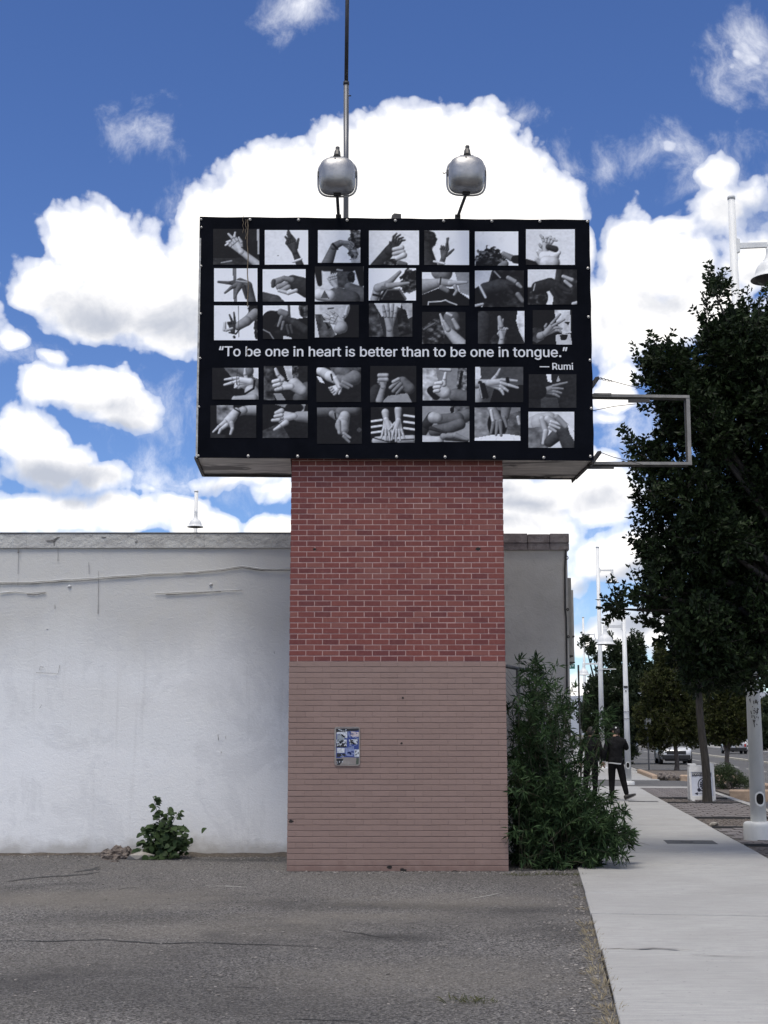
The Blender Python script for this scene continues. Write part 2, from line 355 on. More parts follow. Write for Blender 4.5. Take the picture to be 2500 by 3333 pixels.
mat('tar', (0.018, 0.018, 0.019), (0.045, 0.044, 0.043), 20, 0.8)
mat('paver_stone', (0.125, 0.112, 0.110), (0.185, 0.168, 0.165), 5, 0.9, bump=0.4, bscale=80, island=0.0)
mat('river_rock', (0.20, 0.175, 0.155), (0.10, 0.085, 0.08), 9, 0.9, bump=0.4, bscale=40, island=0.25)
mat('gravel', (0.26, 0.24, 0.22), (0.13, 0.12, 0.11), 20, 0.9, island=0.5)

def sheet(name, pts, m, kind='structure'):
    o = MB().poly(pts).build(name, MATS[m]); return tag(o, kind=kind)
ground = sheet('ground', [(-3000,-200,-0.16),(3000,-200,-0.16),(3000,4000,-0.16),(-3000,4000,-0.16)], 'far_ground')
lot = sheet('asphalt_lot', [sn(-6,-45), sn(-6,0.40), sn(43.3,0.40), sn(43.3,-45)], 'old_asphalt')
# sidewalk bed with separate concrete slabs
side = MB(); s_slab(side, -6, 43.3, 0.41, 2.885, -0.15, 0.016); sidewalk = tag(side.build('sidewalk', MATS['joint_dirt']), kind='structure')
joints = [-6, -1.5, 0.5, 2.5, 4.6, 6.6, 8.65, 10.7, 12.75, 14.35, 15.93, 17.6, 19.27, 21.4, 23.2, 25, 26.8, 28.6, 30.4, 32.2, 34, 35.8, 37.6, 39.4, 41.3, 43.3]
for i in range(len(joints) - 1):
    a, b = joints[i] + (0.016 if joints[i] < 17 else 0.011), joints[i + 1] - (0.016 if joints[i + 1] < 17 else 0.011); mb = MB()
    n0 = 0.405 + 0.004 * math.sin(i * 2.3); dz = 0.003 * math.sin(i * 1.7)
    pts = [(a, n0), (a, 2.89), (b, 2.89), (b, n0 + 0.01 * math.cos(i))]
    bev = 0.006; top = 0.026 + dz
    low = [sn(s, n, -0.1) for s, n in pts]; mid = [sn(s, n, top - bev) for s, n in pts]
    cs = sum(p[0] for p in pts) / 4; cn = sum(p[1] for p in pts) / 4
    upp = [sn(s + math.copysign(bev, cs - s), n + math.copysign(bev, cn - n), top) for s, n in pts]
    mb.add(low + mid + upp, [(3,2,1,0), (8,9,10,11)] + [(j,(j+1)%4,4+(j+1)%4,4+j) for j in range(4)] + [(4+j,4+(j+1)%4,8+(j+1)%4,8+j) for j in range(4)])
    mb.build('slab', MATS['sidewalk_concrete'], sidewalk)
# planting and paver strip beside the sidewalk
st = MB(); s_slab(st, -6, 43.3, 2.90, 4.65, -0.15, -0.012); strip = tag(st.build('planting_strip', MATS['bed_dirt']), kind='structure')
pav_me = []
for q in range(4):
    mb = MB(); g = 0.013; L_, W_ = 0.208, 0.40
    h = 0.004 * (q - 1.5)
    mb.hexa([sn(0,0,-0.06), sn(0,L_-g,-0.06), sn(W_-g,L_-g,-0.06), sn(W_-g,0,-0.06), sn(0.004,0.004,0.012+h), sn(0.004,L_-g-.004,0.010+h), sn(W_-g-.004,L_-g-.004,0.012+h), sn(W_-g-.004,0.004,0.011+h)])
    me = mb.mesh('paver'); me.materials.append(MATS['paver_stone']); pav_me.append(me)
paver_strip = tag(MB().box((0,0,0),(0.01,0.01,0.01)).build('paver_bed', MATS['joint_dirt']), kind='structure')
pb = MB(); spots = []
for (s0, s1) in ((20.95, 24.7), (27.6, 33.3), (35.9, 42.5)):
    s_slab(pb, s0, s1, 2.93, 4.62, -0.1, -0.002)
    row = 0; s = s0
    while s + 0.40 <= s1 + .05:
        n = 2.93 + (0.0 if row % 2 else -0.104)
        while n < 4.6:
            if n > 2.92 and n + 0.208 < 4.625: spots.append((s, n))
            n += 0.208
        s += 0.40; row += 1
paver_strip.data = pb.mesh('paver_bed'); paver_strip.data.materials.append(MATS['joint_dirt'])
for i, (s, n) in enumerate(spots):
    if i < 300:
        o = bpy.data.objects.new('paver', pav_me[(i * 7 + i // 5) % 4]); link(o, paver_strip); o.location = sn(s, n, 0)
rest = MB()
for i, (s, n) in enumerate(spots[300:]):
    z = 0.012 + 0.004 * math.sin(i * 3.1); s_slab(rest, s, s + 0.388, n, n + 0.196, -0.06, z)
o = rest.build('paver_mass', MATS['paver_stone'], paver_strip); o['kind'] = 'stuff'
ed = MB()
for s in (20.9, 24.75, 27.55, 33.35, 35.85): s_slab(ed, s - 0.02, s + 0.02, 2.92, 4.64, -0.08, 0.03)
ed.build('steel_edging', mat('edging_steel', (0.03, 0.03, 0.032), None, rough=0.6), strip)
kb = MB(); s_slab(kb, -6, 43.3, 4.65, 4.82, -0.15, 0.022); tag(kb.build('kerb', MATS['kerb_concrete']), kind='structure')
# roads
rd = MB().poly([sn(-20, 4.82, -0.13), sn(-20, 21, -0.13), sn(900, 21, -0.13), sn(900, 4.82, -0.13)]); road = tag(rd.build('road', MATS['road_asphalt']), kind='structure')
al = MB().poly([sn(43.3, -45, -0.004), sn(43.3, 4.82, -0.004), sn(49.5, 4.82, -0.004), sn(49.5, -45, -0.004)])
al.poly([sn(43.3, 4.82, -0.004), sn(43.0, 6.4, -0.126), sn(49.8, 6.4, -0.126), sn(49.5, 4.82, -0.004)]); tag(al.build('alley', MATS['road_asphalt']), kind='structure')
ap = MB().poly([sn(42.6, 2.9, 0.003), sn(42.6, 4.8, 0.003), sn(43.9, 5.2, 0.003), sn(43.9, 2.9, 0.003)]); tag(ap.build('alley_gutter', MATS['kerb_concrete']), kind='structure')
s2 = MB(); s_slab(s2, 49.5, 300, 0.40, 3.0, -0.15, 0.016); side2 = tag(s2.build('far_sidewalk', MATS['joint_dirt']), kind='structure')
s = 49.5
while s < 90:
    q = MB(); s_slab(q, s + 0.006, s + 2.2 - 0.006, 0.41, 2.99, -0.1, 0.03); q.build('slab', MATS['sidewalk_concrete'], side2); s += 2.2
q = MB(); s_slab(q, s, 300, 0.41, 2.99, -0.1, 0.03); q.build('slab_mass', MATS['sidewalk_concrete'], side2)['kind'] = 'stuff'
s3 = MB(); s_slab(s3, 49.5, 300, 3.0, 4.1, -0.15, 0.022); tag(s3.build('ramp_strip', MATS['sidewalk_concrete']), kind='structure')
k2 = MB(); s_slab(k2, 62.5, 300, 4.1, 4.3, -0.15, 0.03); tag(k2.build('far_kerb', MATS['kerb_concrete']), kind='structure')
for n0, n1, s0, s1, step in ((10.30, 10.42, 30, 260, 9.0),):
    s = s0; ln = MB()
    while s < s1:
        s_slab(ln, s, s + 3.0 + (3.0 if s > 60 else 0), n0, n1, -0.129, -0.124); s += step
    ln.build('lane_marking', MATS['lane_white'], road)
md = MB(); s_slab(md, 20, 500, 13.2, 13.42, -0.129, -0.02); md.build('median_kerb', MATS['median_cream'], road)
e2 = MB(); s_slab(e2, -10, 500, 20.9, 21.1, -0.15, 0.0); tag(e2.build('opposite_kerb', MATS['kerb_concrete']), kind='structure')
e3 = MB().poly([sn(-10, 21.1, -0.01), sn(-10, 26, -0.01), sn(500, 26, -0.01), sn(500, 21.1, -0.01)]); tag(e3.build('opposite_pavement', MATS['sidewalk_concrete']), kind='structure')
# raised beds with tan kerbs
def rock(r, seed, flat=0.7):
    rs = random.Random(seed); bm = bmesh.new(); bmesh.ops.create_icosphere(bm, subdivisions=1, radius=r)
    for v in bm.verts: v.co *= rs.uniform(0.72, 1.18); v.co.z *= flat
    vs = [v.co.copy() for v in bm.verts]; bm.verts.index_update(); fs = [[v.index for v in f.verts] for f in bm.faces]; bm.free(); return vs, fs
rock_me = []
for q in range(5):
    vs, fs = rock(0.09, q); mb = MB(); mb.sm = False; mb.add(vs, fs); me = mb.mesh('rock'); me.materials.append(MATS['river_rock']); rock_me.append(me)
def bed(name, label, s0, s1, n0, n1, blocks, rocks):
    t = thing(name, label, 'planting bed', sn(s0, n0, 0))
    mb = MB(); s_slab(mb, s0 + 0.16, s1, n0 + 0.16, n1 - 0.16, -0.15, 0.05); mb.build('soil', MATS['bed_dirt'], t, True)
    for (a0, a1, b0, b1) in blocks:
        lo = sn(a0, b0, -0.15); q = MB()
        w = 0.03
        pts = [(a0, b0), (a0, b1), (a1, b1), (a1, b0)]; c0 = (a0 + a1) / 2; c1 = (b0 + b1) / 2
        low = [sn(x, y, -0.15) for x, y in pts]; mid = [sn(x, y, 0.13) for x, y in pts]
        upp = [sn(x + math.copysign(w, c0 - x), y + math.copysign(w, c1 - y), 0.17) for x, y in pts]
        q.add(low + mid + upp, [(3,2,1,0), (8,9,10,11)] + [(j,(j+1)%4,4+(j+1)%4,4+j) for j in range(4)] + [(4+j,4+(j+1)%4,8+(j+1)%4,8+j) for j in range(4)])
        q.build('kerb_block', MATS['tan_kerb'], t, True)
    for i in range(rocks[0]):
        a = rng.uniform(*rocks[1]); b = rng.uniform(*rocks[2]); z = 0.02 + 0.14 * rng.random()
        o = bpy.data.objects.new('rock', rock_me[i % 5]); link(o, t); o.location = sn(a, b, z) - Vector(t.location); o.rotation_euler = (rng.random()*3, rng.random()*3, rng.random()*6); o.scale = [rng.uniform(.7, 1.25)] * 3
    return t
bed('planting_bed', 'soil bed with pale tan kerb blocks under the low green shrub', 37.2, 43.0, 4.72, 6.7,
    [(37.2, 37.45, 4.90, 5.75), (37.2, 37.45, 5.76, 6.7), (37.46, 40.2, 6.5, 6.7), (40.21, 43.0, 6.5, 6.7)], (0, 0, 0))
bed('planting_bed', 'rock filled bed with tan kerb ends beyond the alley crossing', 50.5, 62.5, 4.0, 7.0,
    [(50.5, 50.72, 3.92, 4.10), (50.73, 54.5, 3.92, 4.10), (54.51, 58.5, 3.92, 4.10), (50.5, 50.72, 4.92, 5.9), (50.5, 50.72, 5.91, 7.0), (50.73, 56, 6.82, 7.0), (56.01, 62.5, 6.82, 7.0)], (70, (50.55, 53.5), (4.2, 4.85)))
# covers let into the sidewalk
mat('cast_cover', (0.035, 0.036, 0.036), (0.065, 0.064, 0.06), 25, 0.7, bump=0.3, bscale=200)
for nm, lab, s0, s1, n0, n1 in (('utility_cover', 'dark rectangular utility cover set in the sidewalk near the lamp post', 20.75, 21.45, 1.80, 2.53), ('utility_cover', 'thin dark utility cover in the sidewalk under the walkers feet', 33.35, 33.75, 2.02, 2.72)):
    t = thing(nm, lab, 'cover', sn(s0, n0, 0.03)); q = MB(); s_slab(q, s0, s1, n0, n1, 0.0, 0.031); q.build('lid', MATS['cast_cover'], t, True)
    q = MB(); s_slab(q, (s0+s1)/2 - 0.06, (s0+s1)/2 + 0.06, (n0+n1)/2 - 0.14, (n0+n1)/2 + 0.04, 0.028, 0.035); q.build('handle_plate', MATS['tar'], t, True)
# cracks and tar in the lot, each a thin irregular filled line
def crack(parent, path, w, m='tar', z=0.004, name='crack'):
    mb = MB(); L = []; Rr = []
    pts = []
    for i in range(len(path) - 1):
        a, b = Vector(path[i]), Vector(path[i + 1]); n = max(2, int((b - a).length / 0.09))
        for j in range(n): pts.append(a.lerp(b, j / n))
    pts.append(Vector(path[-1]))
    for i, p in enumerate(pts):
        t = (pts[min(i+1, len(pts)-1)] - pts[max(i-1, 0)]).normalized(); s_ = Vector((-t.y, t.x, 0))
        e = min(1.0, min(i, len(pts)-1-i) / 4.0); ww = w * (0.25 + rng.random()) * e + 0.002; j = s_ * float(rng.normal(0, w * 0.5))
        L.append((p + j + s_ * ww).to_tuple()); Rr.append((p + j - s_ * ww).to_tuple())
    n = len(pts); vs = [(x, y, zz + z) for x, y, zz in L + Rr]
    mb.add(vs, [(i, n + i, n + i + 1, i + 1) for i in range(n - 1)])
    return mb.build(name, MATS[m], parent)
gp = on_ground
for path, w in (([(0,2872),(150,2855),(270,2848),(330,2838)], .03), ([(230,2842),(340,2822)], .05), ([(385,2897),(450,2888)], .03), ([(300,2905),(345,2900)], .025), ([(0,3062),(150,3066),(330,3060),(520,3072),(700,3070),(790,3075),(1000,3080),(1100,3090)], .012),
                ([(60,3085),(140,3092)], .01), ([(900,3322),(1000,3318),(1180,3330)], .018), ([(700,3210),(900,3222)], .006), ([(470,2962),(500,2959)], .02), ([(470,3012),(500,3010)], .02), ([(1100,3030),(1250,3052),(1330,3050)], .010)):
    crack(lot, [gp(u, v) for u, v in path], w * 1.5)
for path, w in (([(665,2884),(740,2887),(815,2890)], .035), ([(770,2868),(805,2870)], .05), ([(350,2880),(370,2880)], .03), ([(750,2950),(790,2950)], .03), ([(1520,2930),(1600,2915),(1640,2905)], .008)):
    crack(lot, [gp(u, v) for u, v in path], w, 'lane_white', 0.005, 'paint_trace')
for path, w in (([(1835,2878),(1920,2868)], .008), ([(1985,3060),(2010,3098),(2150,3105)], .004)):
    pass
# gap of dirt and the wedge crack at the sidewalk edge
crack(sidewalk, [sn(10.70, 0.42), sn(10.71, 0.62)], .045, 'joint_dirt', 0.030, 'joint_crack')
crack(sidewalk, [sn(10.7, 0.46), sn(10.72, 0.8), sn(10.70, 1.1)], .016, 'joint_dirt', 0.031, 'joint_crack')
crack(sidewalk, [sn(10.45, 1.05), sn(10.40, 1.5)], .012, 'joint_dirt', 0.031, 'joint_crack')
crack(sidewalk, [sn(21.0, 1.40), sn(20.4, 1.52)], .012, 'joint_dirt', 0.031, 'joint_crack')

# ------------------------------------------------------------------ white building
k = Nodes('white_stucco'); X, Y, Z = k.xyz()
grit = k.noise(55, 5, 0.65); trow = k.noise(5, 6, 0.6, vec=k.mapping((1.6, 1, 2.4)), dist=1.5); big = k.noise(0.55, 4, 0.55, vec=k.mapping((0.8, 1, 1.2), (2.1, 0, 0.4)))
col = k.mix(k.rng(big, 0.38, 0.62), (0.785, 0.80, 0.81), (0.73, 0.735, 0.73))
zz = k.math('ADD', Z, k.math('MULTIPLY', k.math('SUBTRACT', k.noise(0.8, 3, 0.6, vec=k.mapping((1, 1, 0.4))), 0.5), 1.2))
col = k.mix(k.rng(zz, 2.4, 3.3, 0, 0.9), col, (0.53, 0.525, 0.50))  # greyer top: dirt, plus the change in bounce light painted into the colour
col = k.mix(k.math('MULTIPLY', k.rng(zz, 1.35, 1.45, 0.45, 0.0), k.rng(k.noise(0.35, 2, 0.4), 0.42, 0.5)), col, (0.86, 0.87, 0.88))
low = k.rng(k.math('ADD', Z, k.math('MULTIPLY', k.noise(3, 5, 0.6), 0.5)), 0.28, 0.50, 1.0, 0.0)
col = k.mix(k.math('MULTIPLY', low, 0.8), col, (0.38, 0.365, 0.34))
strk = k.noise(3.0, 5, 0.6, vec=k.mapping((3.0, 1, 0.12)))
col = k.mix(k.rng(strk, 0.60, 0.78, 0, 0.28), col, (0.42, 0.42, 0.41))
col = k.mix(k.rng(k.noise(9, 6, 0.75), 0.64, 0.72, 0, 0.4), col, (0.45, 0.45, 0.44))
col = k.mix(k.rng(k.noise(1.3, 5, 0.7, vec=k.mapping((1, 1, 0.8), (7, 0, 2)), dist=0.7), 0.50, 0.56, 0, 0.22), col, (0.52, 0.53, 0.55)); col = k.mix(k.rng(k.noise(70, 3, 0.6), 0.45, 0.75, 0, 0.25), col, (0.5, 0.5, 0.5))
k.bump(k.math('ADD', k.math('MULTIPLY', grit, 0.5), k.math('MULTIPLY', trow, 0.7)), 0.45, 0.012); k.finish(col, 0.85, 0.25)
k = Nodes('bare_stucco'); X, Y, Z = k.xyz()
trow = k.noise(4.5, 6, 0.6, dist=0.6); col = k.mix(k.rng(k.noise(1.6, 5, 0.6), 0.35, 0.65), (0.47, 0.445, 0.405), (0.56, 0.535, 0.495))
col = k.mix(k.rng(k.noise(5, 6, 0.7), 0.58, 0.72, 0, 0.4), col, (0.28, 0.265, 0.25))
k.bump(k.math('ADD', k.math('MULTIPLY', k.noise(50, 5), 0.3), trow), 0.7, 0.02); k.finish(col, 0.9, 0.25)
k = Nodes('coping_plaster'); col = k.mix(k.rng(k.noise(7, 6, 0.7, vec=k.mapping((0.5, 1, 1.4))), 0.42, 0.68), (0.52, 0.52, 0.50), (0.33, 0.32, 0.31))
col = k.mix(k.rng(k.noise(16, 5, 0.7), 0.68, 0.74, 0, 0.85), col, (0.08, 0.075, 0.07)); k.bump(k.noise(12, 6, 0.7), 0.9, 0.03); k.finish(col, 0.9, 0.25)
k = Nodes('old_coping'); col = k.mix(k.rng(k.noise(6, 6, 0.7), 0.38, 0.64), (0.34, 0.30, 0.29), (0.20, 0.165, 0.165)); k.bump(k.noise(14, 6, 0.7), 0.9, 0.03); k.finish(col, 0.9, 0.25)
mat('crack_dark', (0.09, 0.088, 0.085), (0.22, 0.215, 0.21), 14, 0.9)
mat('seam_paint', (0.63, 0.64, 0.64), (0.5, 0.5, 0.49), 10, 0.85)
WY = 18.85
building = thing('white_building', 'low white stucco building with a plain wall behind the brick pillar', 'building', (-5, WY, 0))
cx = 2.575; ctop = 4.40; cmid = 4.20
fd = SV * 19.5
def bwall(x0, x1, m):
    nx = int((x1 - x0) / 0.25); nz = 20; vs = []; fs = []
    for j in range(nz + 1):
        for i in range(nx + 1):
            x = x0 + (x1 - x0) * i / nx; z = -0.12 + (cmid + 0.12) * j / nz
            vs.append((x, WY + 0.010 * mnoise.noise(Vector((x * 0.7, 3.1, z * 0.8))) + 0.004 * mnoise.noise(Vector((x * 3, 1, z * 3))), z))
    for j in range(nz):
        for i in range(nx): a = j*(nx+1)+i; fs.append((a, a+1, a+nx+2, a+nx+1))
    mb = MB(); mb.sm = True; mb.add(vs, fs); return mb.build('wall', MATS[m], building, True)
bwall(-16, 0.3, 'white_stucco')['label'] = 'white painted stucco wall'
bwall(0.3, cx, 'bare_stucco')['label'] = 'bare grey stucco wall beside the corner'
sd = MB().poly([(cx, WY, -0.1), (cx + fd.x, WY + fd.y, -0.1), (cx + fd.x, WY + fd.y, cmid), (cx, WY, cmid)]); sd.poly([(-16, WY + 19, -0.1), (cx + fd.x, WY + fd.y, -0.1), (cx + fd.x, WY + fd.y, cmid), (-16, WY + 19, cmid)]); sd.poly([(-16, WY, -0.1), (-16, WY + 19, -0.1), (-16, WY + 19, cmid), (-16, WY, cmid)])
sd.build('side_wall', MATS['bare_stucco'], building, True)
rf = MB().poly([(-16, WY + 0.2, cmid - 0.1), (cx - 0.1, WY + 0.2, cmid - 0.1), (cx + fd.x - 0.2, WY + fd.y - 0.2, cmid - 0.1), (-16, WY + 19, cmid - 0.1)]); rf.build('roof', MATS['old_coping'], building, True)
x = -16.0; i = 0                                        # coping in lengths
while x < 0.3:
    w = 1.35 + 0.4 * math.sin(i * 1.9); x1 = min(x + w, 0.3); h = 0.006 * math.sin(i * 2.7)
    MB().bbox((x + 0.0004, WY - 0.028 + 0.001 * math.cos(i), cmid), (x1 - 0.0004, WY + 0.22, ctop + h * .3), 0.004).build('coping_block', MATS['coping_plaster'], building, True); x = x1; i += 1
x = 0.3
for x1, h in ((1.55, 0), (2.02, 0.006), (2.33, -0.004), (cx + 0.03, 0.004)):
    MB().bbox((x + 0.003, WY - 0.03, cmid - 0.03), (x1 - 0.003, WY + 0.22, ctop - 0.13), 0.01).build('coping_block', MATS['old_coping'], building, True)
    MB().bbox((x + 0.003, WY - 0.045, ctop - 0.128), (x1 - 0.003, WY + 0.22, ctop + h), 0.01).build('cap_stone', MATS['old_coping'], building, True); x = x1
MB().box((-16, WY - 0.035, ctop + 0.006), (0.29, WY + 0.25, ctop + 0.022)).build('metal_flashing', mat('flashing', (0.10, 0.10, 0.105), (0.2, 0.2, 0.2), 6, 0.6), building, True)
def wpt(u, v, off=0.02): p = at(u, v, WY); return Vector((p.x, WY - off, p.z))
def wall_line(path, r, m, name):
    pts = []
    for i in range(len(path) - 1):
        a, b = wpt(*path[i]), wpt(*path[i + 1]); n = max(2, int((b - a).length / 0.12))
        for j in range(n):
            p = a.lerp(b, j / n); p.z += 0.008 * mnoise.noise(Vector((p.x * 5, 2, p.z))); pts.append(p)
    pts.append(wpt(*path[-1]))
    mb = MB(); mb.sm = True; mb.tube(pts, [r * (0.5 + 0.8 * abs(mnoise.noise(p * 4))) for p in pts], 6); mb.build(name, MATS[m], building, True)
wall_line([(-60,1896),(110,1894),(330,1880),(500,1868),(640,1862),(730,1852),(788,1843),(850,1852),(945,1853)], 0.010, 'seam_paint', 'plaster_seam')
wall_line([(-60,1902),(110,1900),(330,1886),(500,1873),(640,1867),(730,1857),(788,1848),(850,1857),(945,1858)], 0.007, 'crack_dark', 'crack')
wall_line([(0,1930),(50,1926),(100,1930),(150,1927)], 0.009, 'seam_paint', 'plaster_seam'); wall_line([(90,1934),(120,1936),(150,1930)], 0.008, 'crack_dark', 'crack')
wall_line([(505,1932),(580,1928),(650,1927),(720,1922),(790,1921)], 0.008, 'seam_paint', 'plaster_seam'); wall_line([(540,1936),(650,1931),(720,1926)], 0.006, 'crack_dark', 'crack')
for pth in ([(62,1758),(61,1800),(60,1868)], [(190,1762),(190,1828)], [(60,1885),(59,1905)], [(322,1860),(320,2000)], [(290,1830),(291,1870)], [(130,2305),(137,2294)], [(892,2117),(894,2128)], [(180,1968),(180,1982)], [(710,2390),(712,2410)], [(733,2395),(736,2405)], [(720,2445),(721,2452)], [(130,2182),(132,2170),(145,2172)], [(118,2190),(150,2190),(190,2194),(196,2165)]):
    wall_line(pth, 0.0036, 'crack_dark', 'crack')
cr = MB()
for pl in ([(148,1762),(175,1758),(188,1750),(198,1749),(184,1760),(180,1766),(160,1765)], [(176,1764),(180,1764),(179,1778),(177,1778)], [(330,1749),(350,1749),(344,1753),(335,1753)], [(440,1764),(450,1763),(448,1769),(441,1768)], [(60,1790),(64,1788),(65,1802),(59,1802)]):
    cr = MB(); cr.poly([wpt(u, v, 0.034) for u, v in pl]); cr.build('broken_patch', MATS['crack_dark'], building, True)
for u, v, r in ((226,1909,.03),(687,1903,.03),(154,2047,.02),(345,1985,.012)):
    mb = MB(); mb.sm = True; vs, fs = rock(r, u); p = wpt(u, v, 0.0); mb.add([q * 1.0 + p for q in vs], fs); mb.build('plaster_lump', MATS['seam_paint'], building, True)
mat('pipe_dark', (0.03, 0.03, 0.032), (0.06, 0.055, 0.05), 20, 0.6, 0.5)
# cable down the corner with rings, boxes on the street side
pts = [at(1842, 1790, WY - 0.03), at(1839, 1850, WY - 0.03), at(1840, 1985, WY - 0.03), at(1843, 2010, WY - 0.03), at(1845, 2130, WY - 0.03), at(1846, 2260, WY - 0.03)]
mb = MB(); mb.tube(pts, 0.012, 6); mb.build('corner_cable', MATS['pipe_dark'], building, True)
for u, v in ((1844, 1816), (1848, 1984), (1850, 2073)):
    p = at(u, v, WY - 0.02); mb = MB(); mb.sm = True; rr = 0.024 if v < 1900 else 0.014
    mb.tube([p + Vector((math.cos(a) * rr, 0, math.sin(a) * rr)) for a in [2 * math.pi * j / 14 for j in range(15)]], 0.006, 6); mb.build('hook_ring', MATS['pipe_dark'], building, True)
mat('box_grey', (0.34, 0.335, 0.32), (0.25, 0.245, 0.235), 5, 0.6)
for lab, u0, u1, v0, v1, dS, th in (('tall grey metal sign box mounted on the street side of the building', 1842, 1859, 1881, 2136, 0.9, 0), ('lower grey sign box further along the building street side', 1852, 1869, 2070, 2157, 5.5, 0), ('narrow framed panel on the building street side behind the tall box', 1858, 1866, 1920, 2072, 4.0, 0)):
    Yd = WY + dS; a = at(u1, v0, Yd); b = at(u1, v1, Yd); facade_x = cx + (Yd - WY) * math.tan(SA)
    t = thing('sign_box', lab, 'sign box', (facade_x, Yd, b.z)); x1 = max(a.x, facade_x + 0.06)
    MB().bbox((facade_x - 0.02, Yd, b.z), (x1, Yd + 1.4, a.z), 0.008).build('casing', MATS['box_grey'], t, True)
    MB().box((facade_x - 0.01, Yd - 0.006, b.z - 0.012), (x1 + 0.004, Yd + 1.41, b.z + 0.012)).build('bottom_trim', MATS['pipe_dark'], t, True)

# strip of dirt and leaf litter blown against the foot of the wall
mat('litter_soil', (0.045, 0.038, 0.032), (0.12, 0.10, 0.082), 28, 0.97, bump=1.0, bscale=60, bdist=0.02)
vs = []; fs = []; n = 120
for i in range(n + 1):
    x = -7.5 + 6.3 * i / n; w = 0.10 + 0.10 * mnoise.noise(Vector((x * 1.3, 0, 7))) + 0.07 * mnoise.noise(Vector((x * 5, 0, 3))) + (0.18 if x > -2.6 else 0); h = 0.03 + 0.022 * mnoise.noise(Vector((x * 4, 2, 1)))
    w = max(w, 0.02); vs += [(x, WY - 0.004, max(h, .008)), (x, WY - w * .45, max(h * .7, .007)), (x, WY - w, 0.0025)]
for i in range(n): a = 3 * i; fs += [(a, a + 1, a + 4, a + 3), (a + 1, a + 2, a + 5, a + 4)]
q = MB(); q.add(vs, [f[::-1] for f in fs]); tag(q.build('soil_litter', MATS['litter_soil']), 'dark soil and litter along the foot of the white wall', 'soil', kind='stuff')
# ------------------------------------------------------------------ brick pillar
def brick_nodes(name, island):
    k = Nodes(name)
    if island: rnd = k.N.new('ShaderNodeNewGeometry').outputs['Random Per Island']
    else: rnd = k.N.new('ShaderNodeObjectInfo').outputs['Random']
    rp = k.N.new('ShaderNodeValToRGB'); k.L.new(rnd, rp.inputs[0]); e = rp.color_ramp.elements
    e[0].position = 0.0; e[0].color = (0.130, 0.041, 0.041, 1); e[1].position = 1.0; e[1].color = (0.205, 0.082, 0.070, 1)
    for p, c in ((0.18, (0.150, 0.046, 0.044, 1)), (0.3, (0.172, 0.053, 0.047, 1)), (0.7, (0.190, 0.060, 0.051, 1))): q = e.new(p); q.color = c
    oc = k.N.new('ShaderNodeTexCoord').outputs['Object']
    v = k.N.new('ShaderNodeVectorMath'); v.operation = 'ADD'; k.L.new(k.tc, v.inputs[0]); cb = k.N.new('ShaderNodeCombineXYZ'); mm = k.math('MULTIPLY', rnd, 37.0); k.L.new(mm, cb.inputs[0]); k.L.new(mm, cb.inputs[2]); k.L.new(cb.outputs[0], v.inputs[1])
    col = k.mix(k.rng(k.noise(22, 5, 0.7, vec=v.outputs[0]), 0.42, 0.75, 0, 0.35), rp.outputs[0], (0.24, 0.11, 0.10))
    col = k.mix(k.rng(k.noise(9, 4, 0.6, vec=k.mapping((3.5, 1, 0.35), vec=v.outputs[0])), 0.60, 0.74, 0, 0.30), col, (0.30, 0.19, 0.17))
    k.bump(k.noise(120, 4, vec=v.outputs[0]), 0.5, 0.004); k.finish(col, 0.85, 0.25)
brick_nodes('brick_red', False); brick_nodes('brick_red_mass', True)
mat('mortar_pink', (0.52, 0.355, 0.33), (0.42, 0.28, 0.255), 30, 0.95, bump=0.4, bscale=150)
def paint_nodes(name, island):
    k = Nodes(name); rnd = k.N.new('ShaderNodeNewGeometry').outputs['Random Per Island'] if island else k.N.new('ShaderNodeObjectInfo').outputs['Random']
    col = k.mix(k.rng(rnd, 0, 1), (0.240, 0.168, 0.146), (0.262, 0.184, 0.160))
    col = k.mix(k.rng(k.noise(1.7, 5, 0.6), 0.45, 0.7, 0, 0.4), col, (0.275, 0.195, 0.17))
    gp_ = k.N.new('ShaderNodeNewGeometry').outputs['Position']; zs = k.N.new('ShaderNodeSeparateXYZ'); k.L.new(gp_, zs.inputs[0])
    gr = k.rng(k.math('ADD', zs.outputs[2], k.math('MULTIPLY', k.noise(5, 5, 0.7, vec=gp_), 0.5)), 0.24, 0.42, 0.55, 0.0); col = k.mix(gr, col, (0.16, 0.095, 0.08)); col = k.mix(k.rng(k.noise(7, 6, 0.75, vec=gp_), 0.64, 0.72, 0, 0.35), col, (0.16, 0.11, 0.095))
    k.bump(k.noise(90, 4), 0.35, 0.004); k.finish(col, 0.75, 0.3)
paint_nodes('tan_paint', False); paint_nodes('tan_paint_mass', True)
mat('tan_groove', (0.20, 0.14, 0.118), (0.22, 0.155, 0.13), 8, 0.85)
PX0, PX1, PY, PD = -1.163, 1.490, 16.63, 1.08
CH = 0.0675; NT = 37; ZT = NT * CH; CHR = 0.0678; NR = 39
BW = (PX1 - PX0) / 13.0
pillar = thing('brick_pillar', 'tall red brick pillar painted tan on its lower half, under the billboard', 'pillar', ((PX0 + PX1) / 2, PY, 0))
MB().box((PX0 + 0.007, PY + 0.0035, ZT), (PX1 - 0.007, PY + PD - 0.007, ZT + NR * CHR)).build('mortar', MATS['mortar_pink'], pillar, True)
MB().box((PX0 + 0.006, PY + 0.006, -0.1), (PX1 - 0.006, PY + PD - 0.006, ZT - 0.001)).build('painted_mortar', MATS['tan_groove'], pillar, True)
